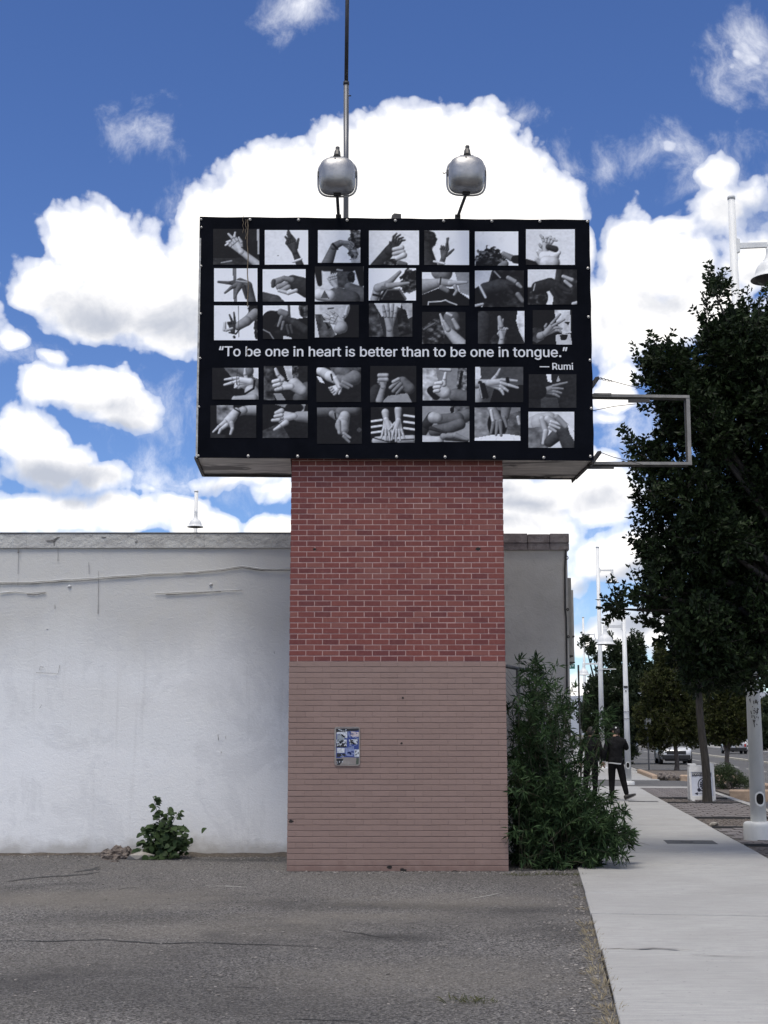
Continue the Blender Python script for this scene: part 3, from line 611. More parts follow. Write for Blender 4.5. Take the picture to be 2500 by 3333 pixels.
def brick_shape(w, h, d, jx, jz, bev, warp=0.0):
    bx_ = min(bev, jx * .5)        # corner at 0,0,0; front towards -y
    x0, x1, z0, z1 = jx / 2, w - jx / 2, jz / 2, h - jz / 2
    fr = [(x0 + bx_, 0, z0 + bev), (x1 - bx_, 0, z0 + bev + warp), (x1 - bx_, 0, z1 - bev), (x0 + bx_, 0, z1 - bev - warp)]
    md = [(x0, bev, z0), (x1, bev, z0 + warp), (x1, bev, z1), (x0, bev, z1 - warp)]; bk = [(x, d, z) for x, _, z in md]
    return fr + md + bk, [(0,1,2,3)] + [(4+j, 4+(j+1)%4, (j+1)%4, j) for j in range(4)] + [(8+j, 8+(j+1)%4, 4+(j+1)%4, 4+j) for j in range(4)]
def lay(z0, ch, rows, m_obj, m_mass, jx, jz, bev, name, from_bottom=True):
    me = {}
    for key, w in (('full', BW), ('half', BW / 2)):
        for q in range(3):
            mb = MB(); mb.add(*brick_shape(w, ch, 0.09, jx, jz + 0.0012 * (q - 1), bev, 0.0009 * (q - 1))); mm = mb.mesh(name); mm.materials.append(m_obj); me[key, q] = mm
    n = 0; mass = MB()
    for r in range(rows):
        row = [('full', i * BW) for i in range(13)] if r % 2 else [('half', 0)] + [('full', BW * (i + 0.5)) for i in range(12)] + [('half', BW * 12.5)]
        for key, x in row:
            y = PY + float(rng.normal(0, 0.0005)); q = int(rng.integers(3))
            if n < 300:
                o = bpy.data.objects.new(name, me[key, q]); link(o, pillar); o.location = Vector((PX0 + x, y, z0 + r * ch)) - Vector(pillar.location); n += 1
            else:
                vs, fs = brick_shape(BW if key == 'full' else BW / 2, ch, 0.09, jx, jz + 0.0012 * (q - 1), bev, 0.0009 * (q - 1))
                mass.add([(PX0 + x + a, y + b, z0 + r * ch + c) for a, b, c in vs], fs)
        # both flanks
        nb = 5; bw = (PD - 0.02) / nb
        for side in (0, 1):
            off = 0 if r % 2 else bw / 2
            for i in range(nb):
                w = bw if i * bw + off + bw < PD else PD - 0.01 - i * bw - off
                vs, fs = brick_shape(w, ch, 0.09, jx, jz, bev)
                if side: mass.add([(PX1 + 0.0 - b, PY + 0.005 + i * bw + off + a, z0 + r * ch + c) for a, b, c in vs], fs)
                else: mass.add([(PX0 + b, PY + 0.005 + i * bw + off + w - a, z0 + r * ch + c) for a, b, c in vs], fs)
    o = mass.build(name + '_mass', m_mass, pillar, True); o['kind'] = 'stuff'
lay(0.0, CH, NT, MATS['tan_paint'], MATS['tan_paint_mass'], 0.0012, 0.0072, 0.0030, 'painted_brick')
lay(ZT, CHR, NR, MATS['brick_red'], MATS['brick_red_mass'], 0.0100, 0.0108, 0.0012, 'brick')
mat('hole_dark', (0.012, 0.011, 0.011), (0.03, 0.025, 0.022), 40, 0.95)
for u, v, r in ((1024, 1788, 6), (1557, 1787, 8), (1311, 2272, 4), (1307, 2420, 4), (946, 2674, 7), (1268, 2823, 7), (1313, 2835, 11), (1480, 2838, 8), (1180, 1521, 2)):
    p = at(u, v, PY); q = MB(); n = 11; rr = r / 262.0
    q.poly([(p.x + rr * (1.3 if r > 6 else 1) * math.cos(2*math.pi*j/n) * (0.6 + 0.6 * rng.random()), PY - 0.0025, p.z + rr * 0.75 * math.sin(2*math.pi*j/n) * (0.6 + 0.6 * rng.random())) for j in range(n)]); q.build('chipped_hole', MATS['hole_dark'], pillar, True)

# ------------------------------------------------------------------ plate with stickers on the pillar
mat('plate_grey', (0.23, 0.20, 0.19), (0.30, 0.28, 0.26), 12, 0.5, 0.3)
for n_, c_ in (('sticker_blue', (0.03, 0.06, 0.26)), ('sticker_white', (0.62, 0.66, 0.72)), ('sticker_grey', (0.28, 0.32, 0.36)), ('sticker_black', (0.015, 0.016, 0.022)), ('sticker_pink', (0.58, 0.50, 0.52)), ('sticker_green', (0.07, 0.09, 0.065)), ('sticker_lilac', (0.22, 0.27, 0.48))):
    mat(n_, c_, tuple(x * 0.6 for x in c_), 45, 0.5)
pa, pb_ = at(1089, 2366, PY), at(1172, 2493, PY)
def rrect(x0, z0, x1, z1, r, y, n=6):
    pts = []
    for cx_, cz_, a0 in ((x1 - r, z1 - r, 0), (x0 + r, z1 - r, 90), (x0 + r, z0 + r, 180), (x1 - r, z0 + r, 270)):
        for j in range(n + 1): a = R(a0 + 90 * j / n); pts.append((cx_ + r * math.cos(a), y, cz_ + r * math.sin(a)))
    return pts
plate = thing('metal_plate', 'small rounded metal plate covered in blue and white stickers on the pillar', 'plate', (pa.x, PY, pb_.z))
o = MB().prism(rrect(pa.x, pb_.z, pb_.x, pa.z, 0.03, PY - 0.001), (0, -0.009, 0)).build('plate', MATS['plate_grey'], plate, True)
PW, PH = pb_.x - pa.x, pa.z - pb_.z
def stick(pts, m, lvl, name='sticker'):
    q = MB(); q.poly([(pa.x + x * PW, PY - 0.0104 - lvl * 0.0008, pa.z - y * PH) for x, y in pts[::-1]]); return q.build(name, MATS[m], plate, True)
def rect(x0, y0, x1, y1): return [(x0, y0), (x1, y0), (x1, y1), (x0, y1)]
stick(rect(.07, .08, .95, .80), 'sticker_blue', 0); stick([(.06,.05),(.5,.04),(.48,.14),(.06,.16)], 'sticker_black', 1); stick([(.08,.14),(.5,.12),(.5,.30),(.36,.27),(.22,.19),(.1,.2)], 'sticker_white', 2)
stick([(.1,.22),(.3,.19),(.42,.26),(.36,.36),(.2,.40),(.1,.40)], 'sticker_grey', 2); stick(rect(.08, .33, .48, .42), 'sticker_white', 1); stick(rect(.08, .42, .48, .53), 'sticker_black', 1)
stick([(.65,.12),(.95,.14),(.94,.26),(.72,.28),(.6,.2)], 'sticker_pink', 1); stick([(.53,.08),(.66,.06),(.62,.28),(.54,.26)], 'sticker_lilac', 1); stick([(.56,.33),(.9,.32),(.9,.44),(.6,.45)], 'sticker_white', 1)
stick(rect(.1, .545, .4, .67), 'sticker_white', 1); stick([(.42,.54),(.76,.52),(.78,.76),(.44,.74)], 'sticker_lilac', 1); stick(rect(.78, .585, .97, .77), 'sticker_white', 2)
stick([(.1,.68),(.4,.69),(.5,.74),(.1,.78)], 'sticker_black', 1); stick([(.3,.78),(.95,.79),(.94,.96),(.1,.97)], 'plate_grey', 2); stick([(.08,.82),(.36,.82),(.3,.9),(.2,.98),(.1,.97)], 'sticker_black', 3); stick([(.86,.8),(.95,.79),(.94,.96),(.84,.96)], 'sticker_green', 3); stick([(.4,.05),(.95,.04),(.94,.1),(.5,.12)], 'sticker_black', 2)
scr = random.Random(5)
for (x0, y0, x1, y1, m, n) in ((.1,.06,.48,.13,'sticker_white',5),(.12,.33,.47,.41,'sticker_black',6),(.1,.44,.47,.50,'sticker_white',6),(.55,.08,.92,.26,'sticker_blue',6),(.58,.33,.9,.44,'sticker_black',7),(.45,.54,.76,.74,'sticker_blue',8),(.82,.61,.94,.75,'sticker_black',5),(.1,.84,.34,.96,'sticker_white',5),(.5,.45,.95,.55,'sticker_lilac',4),(.1,.7,.48,.77,'sticker_lilac',4),(.62,.26,.95,.33,'sticker_lilac',3)):
    for _ in range(n):
        a = Vector((scr.uniform(x0, x1), scr.uniform(y0, y1))); b = Vector((min(max(a.x + scr.uniform(-.16, .16), x0), x1), min(max(a.y + scr.uniform(-.06, .06), y0), y1)))
        t = (b - a); 
        if t.length < 0.02: continue
        t.normalize(); s_ = Vector((-t.y, t.x)) * scr.uniform(.008, .016)
        stick([tuple(a + s_), tuple(b + s_), tuple(b - s_), tuple(a - s_)], m, 4, 'marker_stroke')
MB().tube(rrect(pa.x + .002, pb_.z + .002, pb_.x - .002, pa.z - .002, 0.03, PY - 0.010) + [(pb_.x - .002, PY - .010, pa.z - .032)], 0.0025, 5).build('rim', MATS['plate_grey'], plate, True)

# ------------------------------------------------------------------ sign cabinet
SY = 16.50; SD = 1.18
TL, TR, BL, BR = at(650, 709, SY), at(1916, 719, SY), at(637, 1490, SY), at(1932, 1500, SY)
k = Nodes('cabinet_metal')
col = k.mix(k.rng(k.noise(2.2, 5, 0.6, vec=k.mapping((0.6, 2.0, 1)), dist=1.2), 0.36, 0.66), (0.62, 0.60, 0.56), (0.36, 0.35, 0.33))
col = k.mix(k.rng(k.noise(1.1, 4, 0.6, vec=k.mapping((0.7, 1.6, 1), (4.2, 0.3, 0)), dist=1.5), 0.56, 0.62, 0, 0.9), col, (0.05, 0.048, 0.045))
k.bump(k.noise(2.5, 4), 0.5, 0.03); k.finish(col, 0.5, 0.4)
mat('cabinet_edge', (0.03, 0.03, 0.032), (0.10, 0.095, 0.09), 9, 0.6, 0.2)
mat('cabinet_pale', (0.55, 0.55, 0.53), (0.25, 0.245, 0.235), 12, 0.6)
cab = thing('billboard_cabinet', 'grey steel billboard cabinet sitting on top of the brick pillar', 'billboard', (0.13, SY, BL.z))
skew = -0.06; back = Vector((skew, SD, 0)); ins = Vector((0.008, 0, 0))
def quadbox(a, b, c, d, t):                             # four corners and a thickness vector
    q = MB(); a, b, c, d = map(Vector, (a, b, c, d)); t = Vector(t); q.hexa([a, b, c, d, a + t, b + t, c + t, d + t]); return q
quadbox(BL, BR, TR, TL, (0, 0.02, 0)).build('front_sheet', MATS['cabinet_edge'], cab, True)
quadbox(BL + back, BR + back, TR + back, TL + back, (0, -0.02, 0)).build('back_sheet', MATS['cabinet_metal'], cab, True)
quadbox(BL + Vector((0,.02,0)), TL + Vector((0,.02,0)), TL + back - Vector((0,.02,0)), BL + back - Vector((0,.02,0)), (0.015, 0, 0)).build('side_sheet', MATS['cabinet_metal'], cab, True)
quadbox(BR + Vector((0,.02,0)), TR + Vector((0,.02,0)), TR + back - Vector((0,.02,0)), BR + back - Vector((0,.02,0)), (-0.015, 0, 0)).build('side_sheet', MATS['cabinet_metal'], cab, True)
quadbox(TL + Vector((0,.02,0)), TR + Vector((0,.02,0)), TR + back - Vector((0,.02,0)), TL + back - Vector((0,.02,0)), (0, 0, -0.015)).build('top_sheet', MATS['cabinet_metal'], cab, True)
def lerpB(x): return BL.lerp(BR, (x - BL.x) / (BR.x - BL.x))
for xa, xb in ((BL.x + 0.02, PX0 - 0.004), (PX1 + 0.004, BR.x - 0.02)):
    a, b = lerpB(xa), lerpB(xb); up = Vector((0, 0, 0.012)); n = 10; q = MB(); q.sm = True; vs = []; fs = []
    for j in range(7):
        for i in range(n + 1):
            p = a.lerp(b, i / n) + up + Vector((skew * j / 6 * (1 if xa < 0 else 1), 0.02 + (SD - 0.04) * j / 6, 0.010 * mnoise.noise(Vector((i * .5 + xa * 3, j * .6, 1)))))
            vs.append(p)
    for j in range(6):
        for i in range(n): c0 = j*(n+1)+i; fs.append((c0, c0+n+1, c0+n+2, c0+1))
    q.add(vs, fs); q.build('soffit_panel', MATS['cabinet_metal'], cab, True)
def bar(parent, a, b, w, h, m, name):
    a, b = Vector(a), Vector(b); t = (b - a).normalized(); s_ = t.cross(Vector((0, 0, 1)));
    s_ = (Vector((1, 0, 0)) if s_.length < 0.05 else s_).normalized(); u_ = s_.cross(t).normalized(); s_ *= w / 2; u_ *= h / 2
    q = MB(); q.hexa([a - s_ - u_, a + s_ - u_, b + s_ - u_, b - s_ - u_, a - s_ + u_, a + s_ + u_, b + s_ + u_, b - s_ + u_]); return q.build(name, MATS[m], parent, True)
for a, b in ((BL, BL + back), (BR, BR + back), (BL + back, BR + back)): bar(cab, a, b, 0.035, 0.03, 'cabinet_edge', 'edge_angle')
bar(cab, BL + Vector((0.012, -0.004, 0)), TL + Vector((0.012, -0.004, 0)), 0.024, 0.02, 'cabinet_pale', 'edge_strip')
p = at(1288, 708, SY + 0.1); q = MB(); q.prism([(p.x - .06, SY + .03, p.z - .05), (p.x + .07, SY + .03, p.z - .05), (p.x + .07, SY + .03, p.z + .02), (p.x - .02, SY + .03, p.z + .028), (p.x - .05, SY + .03, p.z)], (0, .1, 0)); q.build('lifting_lug', MATS['cabinet_edge'], cab, True)
tri = BR + back; q = MB(); q.prism([tri + Vector((-.06, 0, 0)), tri + Vector((0.02, 0, 0.0)), tri + Vector((-.05, 0, -.07))], (0, -0.02, 0)); q.build('edge_angle', MATS['cabinet_edge'], cab, True)

# ------------------------------------------------------------------ the printed banner
k = Nodes('banner_black'); col = k.mix(k.rng(k.noise(3, 5, 0.6), 0.35, 0.7), (0.0026, 0.0034, 0.006), (0.005, 0.006, 0.010)); k.bump(k.noise(1.6, 3, vec=k.mapping((1, 1, 0.5))), 0.35, 0.05); k.finish(col, 0.8, 0.04)
mat('banner_white', (0.72, 0.74, 0.78), (0.66, 0.68, 0.72), 20, 0.6, spec=0.25)
BY = SY - 0.012
def wav(x, z): return 0.006 * mnoise.noise(Vector((x * 0.9, 0.3, z * 0.7))) + 0.004 * mnoise.noise(Vector((x * 2.6, 4.3, z * 1.2)))
banner = thing('printed_banner', 'black banner with rows of hand photographs and a white quotation, stretched over the billboard', 'banner', (0.13, BY, BL.z))
bl, br, tl, tr = BL + Vector((0.026, 0, 0.0)), BR + Vector((0.004, 0, -0.004)), TL + Vector((0.004, 0, 0.01)), TR + Vector((0.008, 0, 0.012))
nx, nz = 60, 38; vs = []; fs = []
for j in range(nz + 1):
    for i in range(nx + 1):
        p = bl.lerp(br, i / nx).lerp(tl.lerp(tr, i / nx), j / nz)
        ez = 0.006 * math.sin(i / nx * 24.0) ** 2 if j in (0, nz) else 0; exx = 0.008 * mnoise.noise(Vector((j * .35, i, 2))) if i in (0, nx) else 0
        vs.append((p.x + exx, BY - wav(p.x, p.z), p.z + (ez if j == 0 else -ez)))
for j in range(nz):
    for i in range(nx): a = j*(nx+1)+i; fs.append((a, a+1, a+nx+2, a+nx+1))
q = MB(); q.sm = True; q.add(vs, fs); q.build('cloth', MATS['banner_black'], banner, True)
def bp(u, v): p = at(u, v, BY); return p.x, p.z
# bolts with washers round the edge
mb = MB(); mb.sm = True; mb.tube([(0, 0, 0), (0, -0.006, 0)], 0.019, 12); mb.tube([(0, -0.006, 0), (0, -0.014, 0)], 0.009, 8)
bolt_me = mb.mesh('bolt'); bolt_me.materials.append(mat('washer', (0.55, 0.54, 0.52), (0.30, 0.29, 0.28), 60, 0.4, 0.6))
bolts = [(u, 715 + 7 * (u - 650) / 1266) for u in (655, 814, 972, 1130, 1287, 1444, 1601, 1757, 1912)] + [(656, 741), (655, 867), (653, 1022), (651, 1167), (648, 1325), (646, 1484)] + \
        [(u, 1484 + 7 * (u - 640) / 1290) for u in (808, 969, 1130, 1291, 1449, 1609, 1770)] + [(1914, 874), (1916, 1032), (1921, 1173), (1925, 1330), (1922, 1486)]
for u, v in bolts:
    x, z = bp(u, v); o = bpy.data.objects.new('bolt', bolt_me); link(o, banner); o.location = Vector((x, BY - wav(x, z) - 0.002, z)) - Vector(banner.location); s_ = 0.8 if u < 660 else 1.0; o.scale = (s_, 1, s_)
# lettering
import os
try: SANS = bpy.data.fonts.load(os.path.join(bpy.utils.system_resource('DATAFILES'), 'fonts', 'Inter.woff2'))   # typeface that ships with Blender
except Exception: SANS = None
def lettering(text, name, parent, m, x0, x1, zbase, y, bold=0.0, wave=True, world=True, spacing=1.0, xform=None, slope=0.0):
    cu = bpy.data.curves.new(name, 'FONT'); cu.body = text; cu.size = 1.0; cu.space_character = spacing; cu.resolution_u = 4
    if SANS is not None: cu.font = SANS
    to = bpy.data.objects.new(name, cu); C.objects.link(to); bpy.context.view_layer.update()
    me = bpy.data.meshes.new_from_object(to.evaluated_get(bpy.context.evaluated_depsgraph_get())); bpy.data.objects.remove(to)
    V0 = [v.co.copy() for v in me.vertices]; F0 = [list(p.vertices) for p in me.polygons]; bpy.data.meshes.remove(me)
    a, b = min(v.x for v in V0), max(v.x for v in V0); sc = (x1 - x0) / (b - a)
    up = list(range(len(V0)))                            # islands, then words by the gaps between them
    def find(i):
        while up[i] != i: up[i] = up[up[i]]; i = up[i]
        return i
    for q_ in F0:
        for i in q_[1:]: up[find(i)] = find(q_[0])
    ext = {}
    for i, v in enumerate(V0): r_ = find(i); e = ext.setdefault(r_, [1e9, -1e9]); e[0] = min(e[0], v.x); e[1] = max(e[1], v.x)
    order = sorted(ext, key=lambda r_: ext[r_][0]); word = {}; w_ = 0; right = -1e9
    for r_ in order:
        if right > -1e8 and ext[r_][0] - right > 0.19 * spacing: w_ += 1
        word[r_] = w_; right = max(right, ext[r_][1])
    made = []
    for wi in range(w_ + 1):
        q = MB()
        for lv, (dx, dz) in enumerate(((0, 0), (-bold, 0), (bold, 0), (0, bold * .5), (0, -bold * .5)) if bold else ((0, 0),)):
            idx = {}; vs = []; fs = []
            for q_ in F0:
                if word[find(q_[0])] != wi: continue
                g = []
                for i in q_:
                    if i not in idx:
                        idx[i] = len(vs); x = x0 + (V0[i].x + dx - a) * sc; z = zbase + (V0[i].y + dz) * sc; z += slope * (x - x0); p = Vector((x, y - 0.0005 * lv - (wav(x, z) if wave else 0), z)); vs.append(xform @ p if xform else p)
                    g.append(idx[i])
                fs.append(g)
            q.add(vs, fs)
        o = q.build(name, MATS[m], parent)
        if world: o.location = -Vector(parent.location)
        made.append(o)
    return made, sc
x0, zb = bp(713, 1160); x1, zb2 = bp(1847, 1163)
lettering('“To be one in heart is better than to be one in tongue.”', 'quotation_word', banner, 'banner_white', x0, x1, zb, BY - 0.008, 0.014, slope=(zb2 - zb) / (x1 - x0))
x0, zb = bp(1757, 1204); x1, _z = bp(1865, 1205)
lettering('— Rumi', 'attribution_word', banner, 'banner_white', x0, x1, zb, BY - 0.008, 0.014)

# ---- photographs: small grey pictures of hands, shaded from round limbs, printed as vertex colours
class Pic:
    def __init__(s, asp, w=70, bg=0.8, bg2=None):
        s.asp = asp; s.w = w; s.h = max(20, int(w / asp)); xs = np.linspace(0, asp, s.w); ys = np.linspace(0, 1, s.h); s.X, s.Y = np.meshgrid(xs, ys)
        s.px = asp / s.w; s.img = np.full(s.X.shape, float(bg)) if bg2 is None else bg + (bg2 - bg) * s.Y; s.seed = 0
        s.img = s.img + 0.03 * (s.X / asp - 0.5)
    def fbm(s, sc, oct=3):
        s.seed += 17; r = np.random.default_rng(s.seed); out = np.zeros_like(s.X)
        for o_ in range(oct):
            n = int(sc * 2 ** o_) + 2; g = r.random((n, n)); u = s.X / s.asp * (n - 1.001); v = s.Y * (n - 1.001); i = u.astype(int); j = v.astype(int); fu = u - i; fv = v - j
            out += (g[j, i]*(1-fu)*(1-fv) + g[j, i+1]*fu*(1-fv) + g[j+1, i]*(1-fu)*fv + g[j+1, i+1]*fu*fv - 0.5) / 2 ** o_
        return out
    def blend(s, a, val): s.img = s.img * (1 - a) + val * a
    def seg(s, p, q, r0, r1, tone, lit=1.0):
        ax, ay = p[0] * s.asp, p[1]; bx, by = q[0] * s.asp, q[1]; dx, dy = bx - ax, by - ay; L2 = dx*dx + dy*dy + 1e-9
        t = np.clip(((s.X - ax) * dx + (s.Y - ay) * dy) / L2, 0, 1); ox = s.X - ax - t * dx; oy = s.Y - ay - t * dy; r = r0 + (r1 - r0) * t; d = np.hypot(ox, oy) / r
        a = np.clip((1 - d) * r / s.px * 0.9 + 0.5, 0, 1); nz = np.sqrt(np.clip(1 - np.minimum(d, 1) ** 2, 0, 1)); nx_ = ox / r; ny_ = oy / r
        sh = 0.40 + 0.62 * np.clip(-0.45 * nx_ - 0.55 * ny_ + 0.70 * nz, 0, 1.2); sh = 1 - lit * (1 - sh)
        s.blend(a, tone * sh)
    def limb(s, pts, tone, lit=1.0):
        for i in range(len(pts) - 1): s.seg(pts[i][:2], pts[i+1][:2], pts[i][2], pts[i+1][2], tone, lit)
    def poly(s, pts, tone, var=0.0, sc=8):
        inside = np.zeros(s.X.shape, bool); n = len(pts)
        for i in range(n):
            x1_, y1_ = pts[i][0] * s.asp, pts[i][1]; x2_, y2_ = pts[(i+1) % n][0] * s.asp, pts[(i+1) % n][1]
            if y1_ == y2_: continue
            Yq = s.Y * .997 + .001; Xq = s.X * .997 + .001; c = ((y1_ > Yq) != (y2_ > Yq)) & (Xq < (x2_ - x1_) * (Yq - y1_) / (y2_ - y1_) + x1_); inside ^= c
        s.blend(inside.astype(float), tone + (var * s.fbm(sc) if var else 0))
    def blob(s, x, y, rx, ry, tone, var=0.0, ragged=0.0, sc=10):
        d = np.hypot((s.X - x * s.asp) / (rx * s.asp), (s.Y - y) / ry) + (ragged * s.fbm(sc, 4) if ragged else 0)
        s.blend(np.clip((1 - d) * 9 + .5, 0, 1), tone + (var * s.fbm(sc * 1.5, 3) if var else 0))
    def hand(s, x, y, sz, ang, f, th, arm=None, tone=0.75, side=1, aang=None, sleeve=None):
        a = R(ang); D = np.array([math.cos(a) / s.asp, -math.sin(a)]); Pp = np.array([-math.sin(a) / s.asp, -math.cos(a)]) * side
        c = np.array([x, y]); wr = c - 0.5 * sz * D; kn = c + 0.42 * sz * D
        def dirv(t): return np.array([math.cos(t) / s.asp, -math.sin(t)])
        if arm:
            aa = R(aang) if aang is not None else a + math.pi; e = wr + arm * dirv(aa)
            s.limb([(*wr, .25 * sz), (*e, .36 * sz)], tone * 0.96)
            if sleeve is not None:
                b0 = wr + 0.35 * arm * dirv(aa); s.limb([(*b0, .40 * sz), (*e, .52 * sz)], sleeve)
        if th:
            t0 = c - 0.22 * sz * D + 0.26 * sz * Pp; ta = a + side * R(th[0]); m = t0 + 0.5 * th[1] * sz * dirv(ta); e = m + 0.5 * th[1] * sz * dirv(ta - side * R(th[2]))
            s.limb([(*t0, .17 * sz), (*m, .135 * sz), (*e, .09 * sz)], tone * .97)
        for kx in (-.24, 0, .24): s.limb([(*wr, .24 * sz), (*(kn + kx * sz * Pp), .22 * sz)], tone, 0.75)
        for i, (off, ln, bend) in enumerate(f):
            k0 = kn + (0.36 - 0.24 * i) * sz * Pp; fa = a + side * R(off); m = k0 + 0.5 * ln * sz * dirv(fa); e = m + 0.5 * ln * sz * dirv(fa - side * R(bend))
            s.limb([(*k0, .135 * sz), (*m, .12 * sz), (*e, .085 * sz)], tone)
    def done(s):
        g = np.clip(s.img + 0.05 * s.fbm(20, 2) + 0.03 * s.fbm(4, 2), 0.03, 0.97)
        return np.clip((g - 0.5) * 1.12 + 0.5, 0.03, 0.95)
OPEN = [(14, .95, 6), (4, 1.05, 4), (-6, 1.0, 4), (-18, .8, 4)]; FIST = [(0, .28, 60), (0, .30, 60), (0, .28, 60), (0, .24, 60)]; VEE = [(16, 1.05, 0), (-8, 1.1, 0), (0, .35, 70), (0, .3, 70)]; RELAX = [(10, .9, 35), (2, .95, 40), (-8, .85, 45), (-18, .7, 50)]; POINT = [(4, 1.05, 0), (0, .45, 80), (0, .42, 80), (0, .38, 80)]
def pic_specs():
    sp = {}
    def P_(i, **kw):
        def deco(fn): sp[i] = (kw, fn); return fn
        return deco
    @P_(1, bg=.10)
    def _(p): p.poly([(0,.82),(1,.8),(1,1),(0,1)], .2, .1); p.poly([(.95,.02),(1,0),(1,.7),(.96,.7)], .6); p.hand(.52,.50,.34,130,[(0,.7,-50),(6,.85,10),(-4,.6,60),(-10,.5,70)],(40,.8,30),.9,.80,-1,aang=-38); p.limb([(.62,.52,.015),(.75,.6,.012)], .1); p.limb([(.18,.95,.02),(.4,.9,.03)], .6)
    @P_(2, bg=.80)
    def _(p): p.hand(.64,.47,.34,112,[(-16,.9,5),(6,1.0,5),(28,.75,40),(40,.65,60)],(34,.75,-5),.7,.28,-1,aang=-68); p.limb([(.66,.92,.035),(.84,.84,.035)], .85); p.limb([(.30,.74,.012),(.31,.74,.012)], .3)
    @P_(3, bg=.80)
    def _(p): p.blob(.93,.25,.20,.33,.22,.5,.5); p.blob(.92,.85,.14,.3,.62,.1,.2); p.limb([(.2,1.1,.18),(.38,.50,.11),(.52,.4,.10)], .42); p.hand(.66,.42,.28,-18,[(-20,.9,50),(-24,1.0,55),(-30,.9,50),(-34,.8,45)],None,None,.50); p.limb([(.35,.42,.03),(.46,.58,.03)], .12); p.blob(.84,.72,.12,.18,.2,.6,.6)
    @P_(4, bg=.77)
    def _(p): p.limb([(.12,1.1,.17),(.42,.58,.16),(.5,.42,.13)], .22); p.hand(.52,.45,.28,72,RELAX,(50,.6,20),None,.24); p.limb([(.50,.55,.06),(.66,.50,.07)], .75); p.limb([(.5,.68,.06),(.68,.62,.07)], .7); p.limb([(.55,.82,.07),(.7,.72,.09)], .78); p.blob(.45,.95,.14,.13,.15,.6,.5); p.limb([(.6,.95,.08),(.72,1.0,.08)], .4)
    @P_(5, bg=.80)
    def _(p): p.blob(.06,.28,.22,.28,.10,.2,.2); p.limb([(.0,.5,.2),(.1,1.1,.28)], .25); p.hand(.44,.66,.28,84,[(-10,1.15,0),(8,1.2,0),(26,.35,60),(30,.35,60)],(46,1.0,4),.4,.36,-1,aang=-110); p.limb([(.22,.9,.035),(.44,.96,.035)], .85)
    @P_(6, bg=.80)
    def _(p): p.blob(.36,.78,.36,.30,.16,.7,.45,14); p.blob(.30,1.0,.30,.22,.12,.3,.3); p.limb([(.62,1.05,.14),(.7,.95,.1)], .5); p.limb([(.66,.66,.07),(.84,.78,.10)], .55); p.limb([(.93,.82,.12),(1.02,.82,.13)], .08)
    @P_(7, bg=.76)
    def _(p): p.limb([(0,.95,.12),(.15,1.05,.16)], .12); p.limb([(.22,.86,.06),(.34,1.0,.09)], .7); p.hand(.42,.48,.32,78,[(28,.6,-30),(4,.7,70),(-10,.7,75),(-22,.6,75)],(60,.5,10),None,.72); p.limb([(.25,.62,.06),(.38,.78,.17),(.58,.76,.14),(.68,.66,.05)], .84); p.limb([(.42,.95,.2),(.55,.95,.2)], .78); p.limb([(.46,.5,.08),(.6,.56,.09)], .25)
    @P_(8, bg=.82)
    def _(p): p.poly([(.43,0),(.51,0),(.53,1),(.45,1)], .38); p.limb([(.60,.42,.13),(.78,.52,.13),(.88,1.05,.13)], .36); p.limb([(.55,.44,.11),(.34,.44,.05),(.1,.41,.035)], .34); p.limb([(.55,.48,.09),(.4,.58,.05),(.25,.74,.03)], .42); p.limb([(.6,.5,.1),(.52,.72,.05),(.48,.88,.03)], .4); p.limb([(.68,.55,.07),(.75,.88,.05)], .28); p.limb([(.52,.38,.03),(.78,.42,.03)], .66)
    @P_(9, bg=.82)
    def _(p): p.limb([(0,.9,.2),(.3,1.0,.2),(.42,1.05,.12)], .3); p.limb([(.7,.4,.22),(.88,.5,.26),(1.05,.6,.3)], .24); p.limb([(.28,.42,.12),(.5,.28,.08),(.68,.34,.1)], .5); p.limb([(.38,.55,.10),(.56,.45,.07)], .55); p.limb([(.44,.66,.07),(.6,.55,.08)], .6); p.limb([(.38,.66,.05),(.6,.74,.06),(.78,.66,.06)], .78); p.limb([(.26,.36,.06),(.24,.52,.06)], .3)
    @P_(10, bg=.75)
    def _(p): p.limb([(.05,0,.12),(.1,.5,.07)], .1); p.limb([(.9,0,.14),(.96,.5,.08)], .1); p.blob(.55,.18,.23,.45,.26,.1); p.limb([(.2,0,.14),(.75,-.02,.16)], .06); p.limb([(.46,.1,.03),(.56,.12,.03)], .6); p.limb([(.7,.6,.14),(.95,.85,.28)], .42); p.limb([(.45,.9,.3),(.75,.95,.25)], .34); p.hand(.40,.45,.26,108,[(-4,.6,40),(0,.6,50),(0,.55,50),(0,.5,50)],(20,.9,0),None,.74); p.limb([(.1,.8,.18),(.3,.85,.18)], .82); p.poly([(.12,.9),(.2,.68),(.3,.92)], .3); p.blob(.75,.3,.08,.16,.08,.3,.4)
    @P_(11, bg=.82)
    def _(p): p.blob(.86,.42,.2,.36,.15,.4,.5); p.limb([(.12,.98,.12),(.2,.62,.14),(.4,.5,.12)], .62); p.limb([(.4,.5,.1),(.66,.12,.05)], .55); p.limb([(.42,.55,.1),(.85,.46,.04)], .60); p.limb([(.3,.62,.07),(.5,.7,.05)], .4); p.blob(.5,.98,.28,.36,.07,.25,.1); p.limb([(.28,.95,.03),(.4,.68,.03),(.65,.66,.03),(.78,.95,.03)], .4); p.limb([(.1,.82,.035),(.28,.88,.03)], .1)
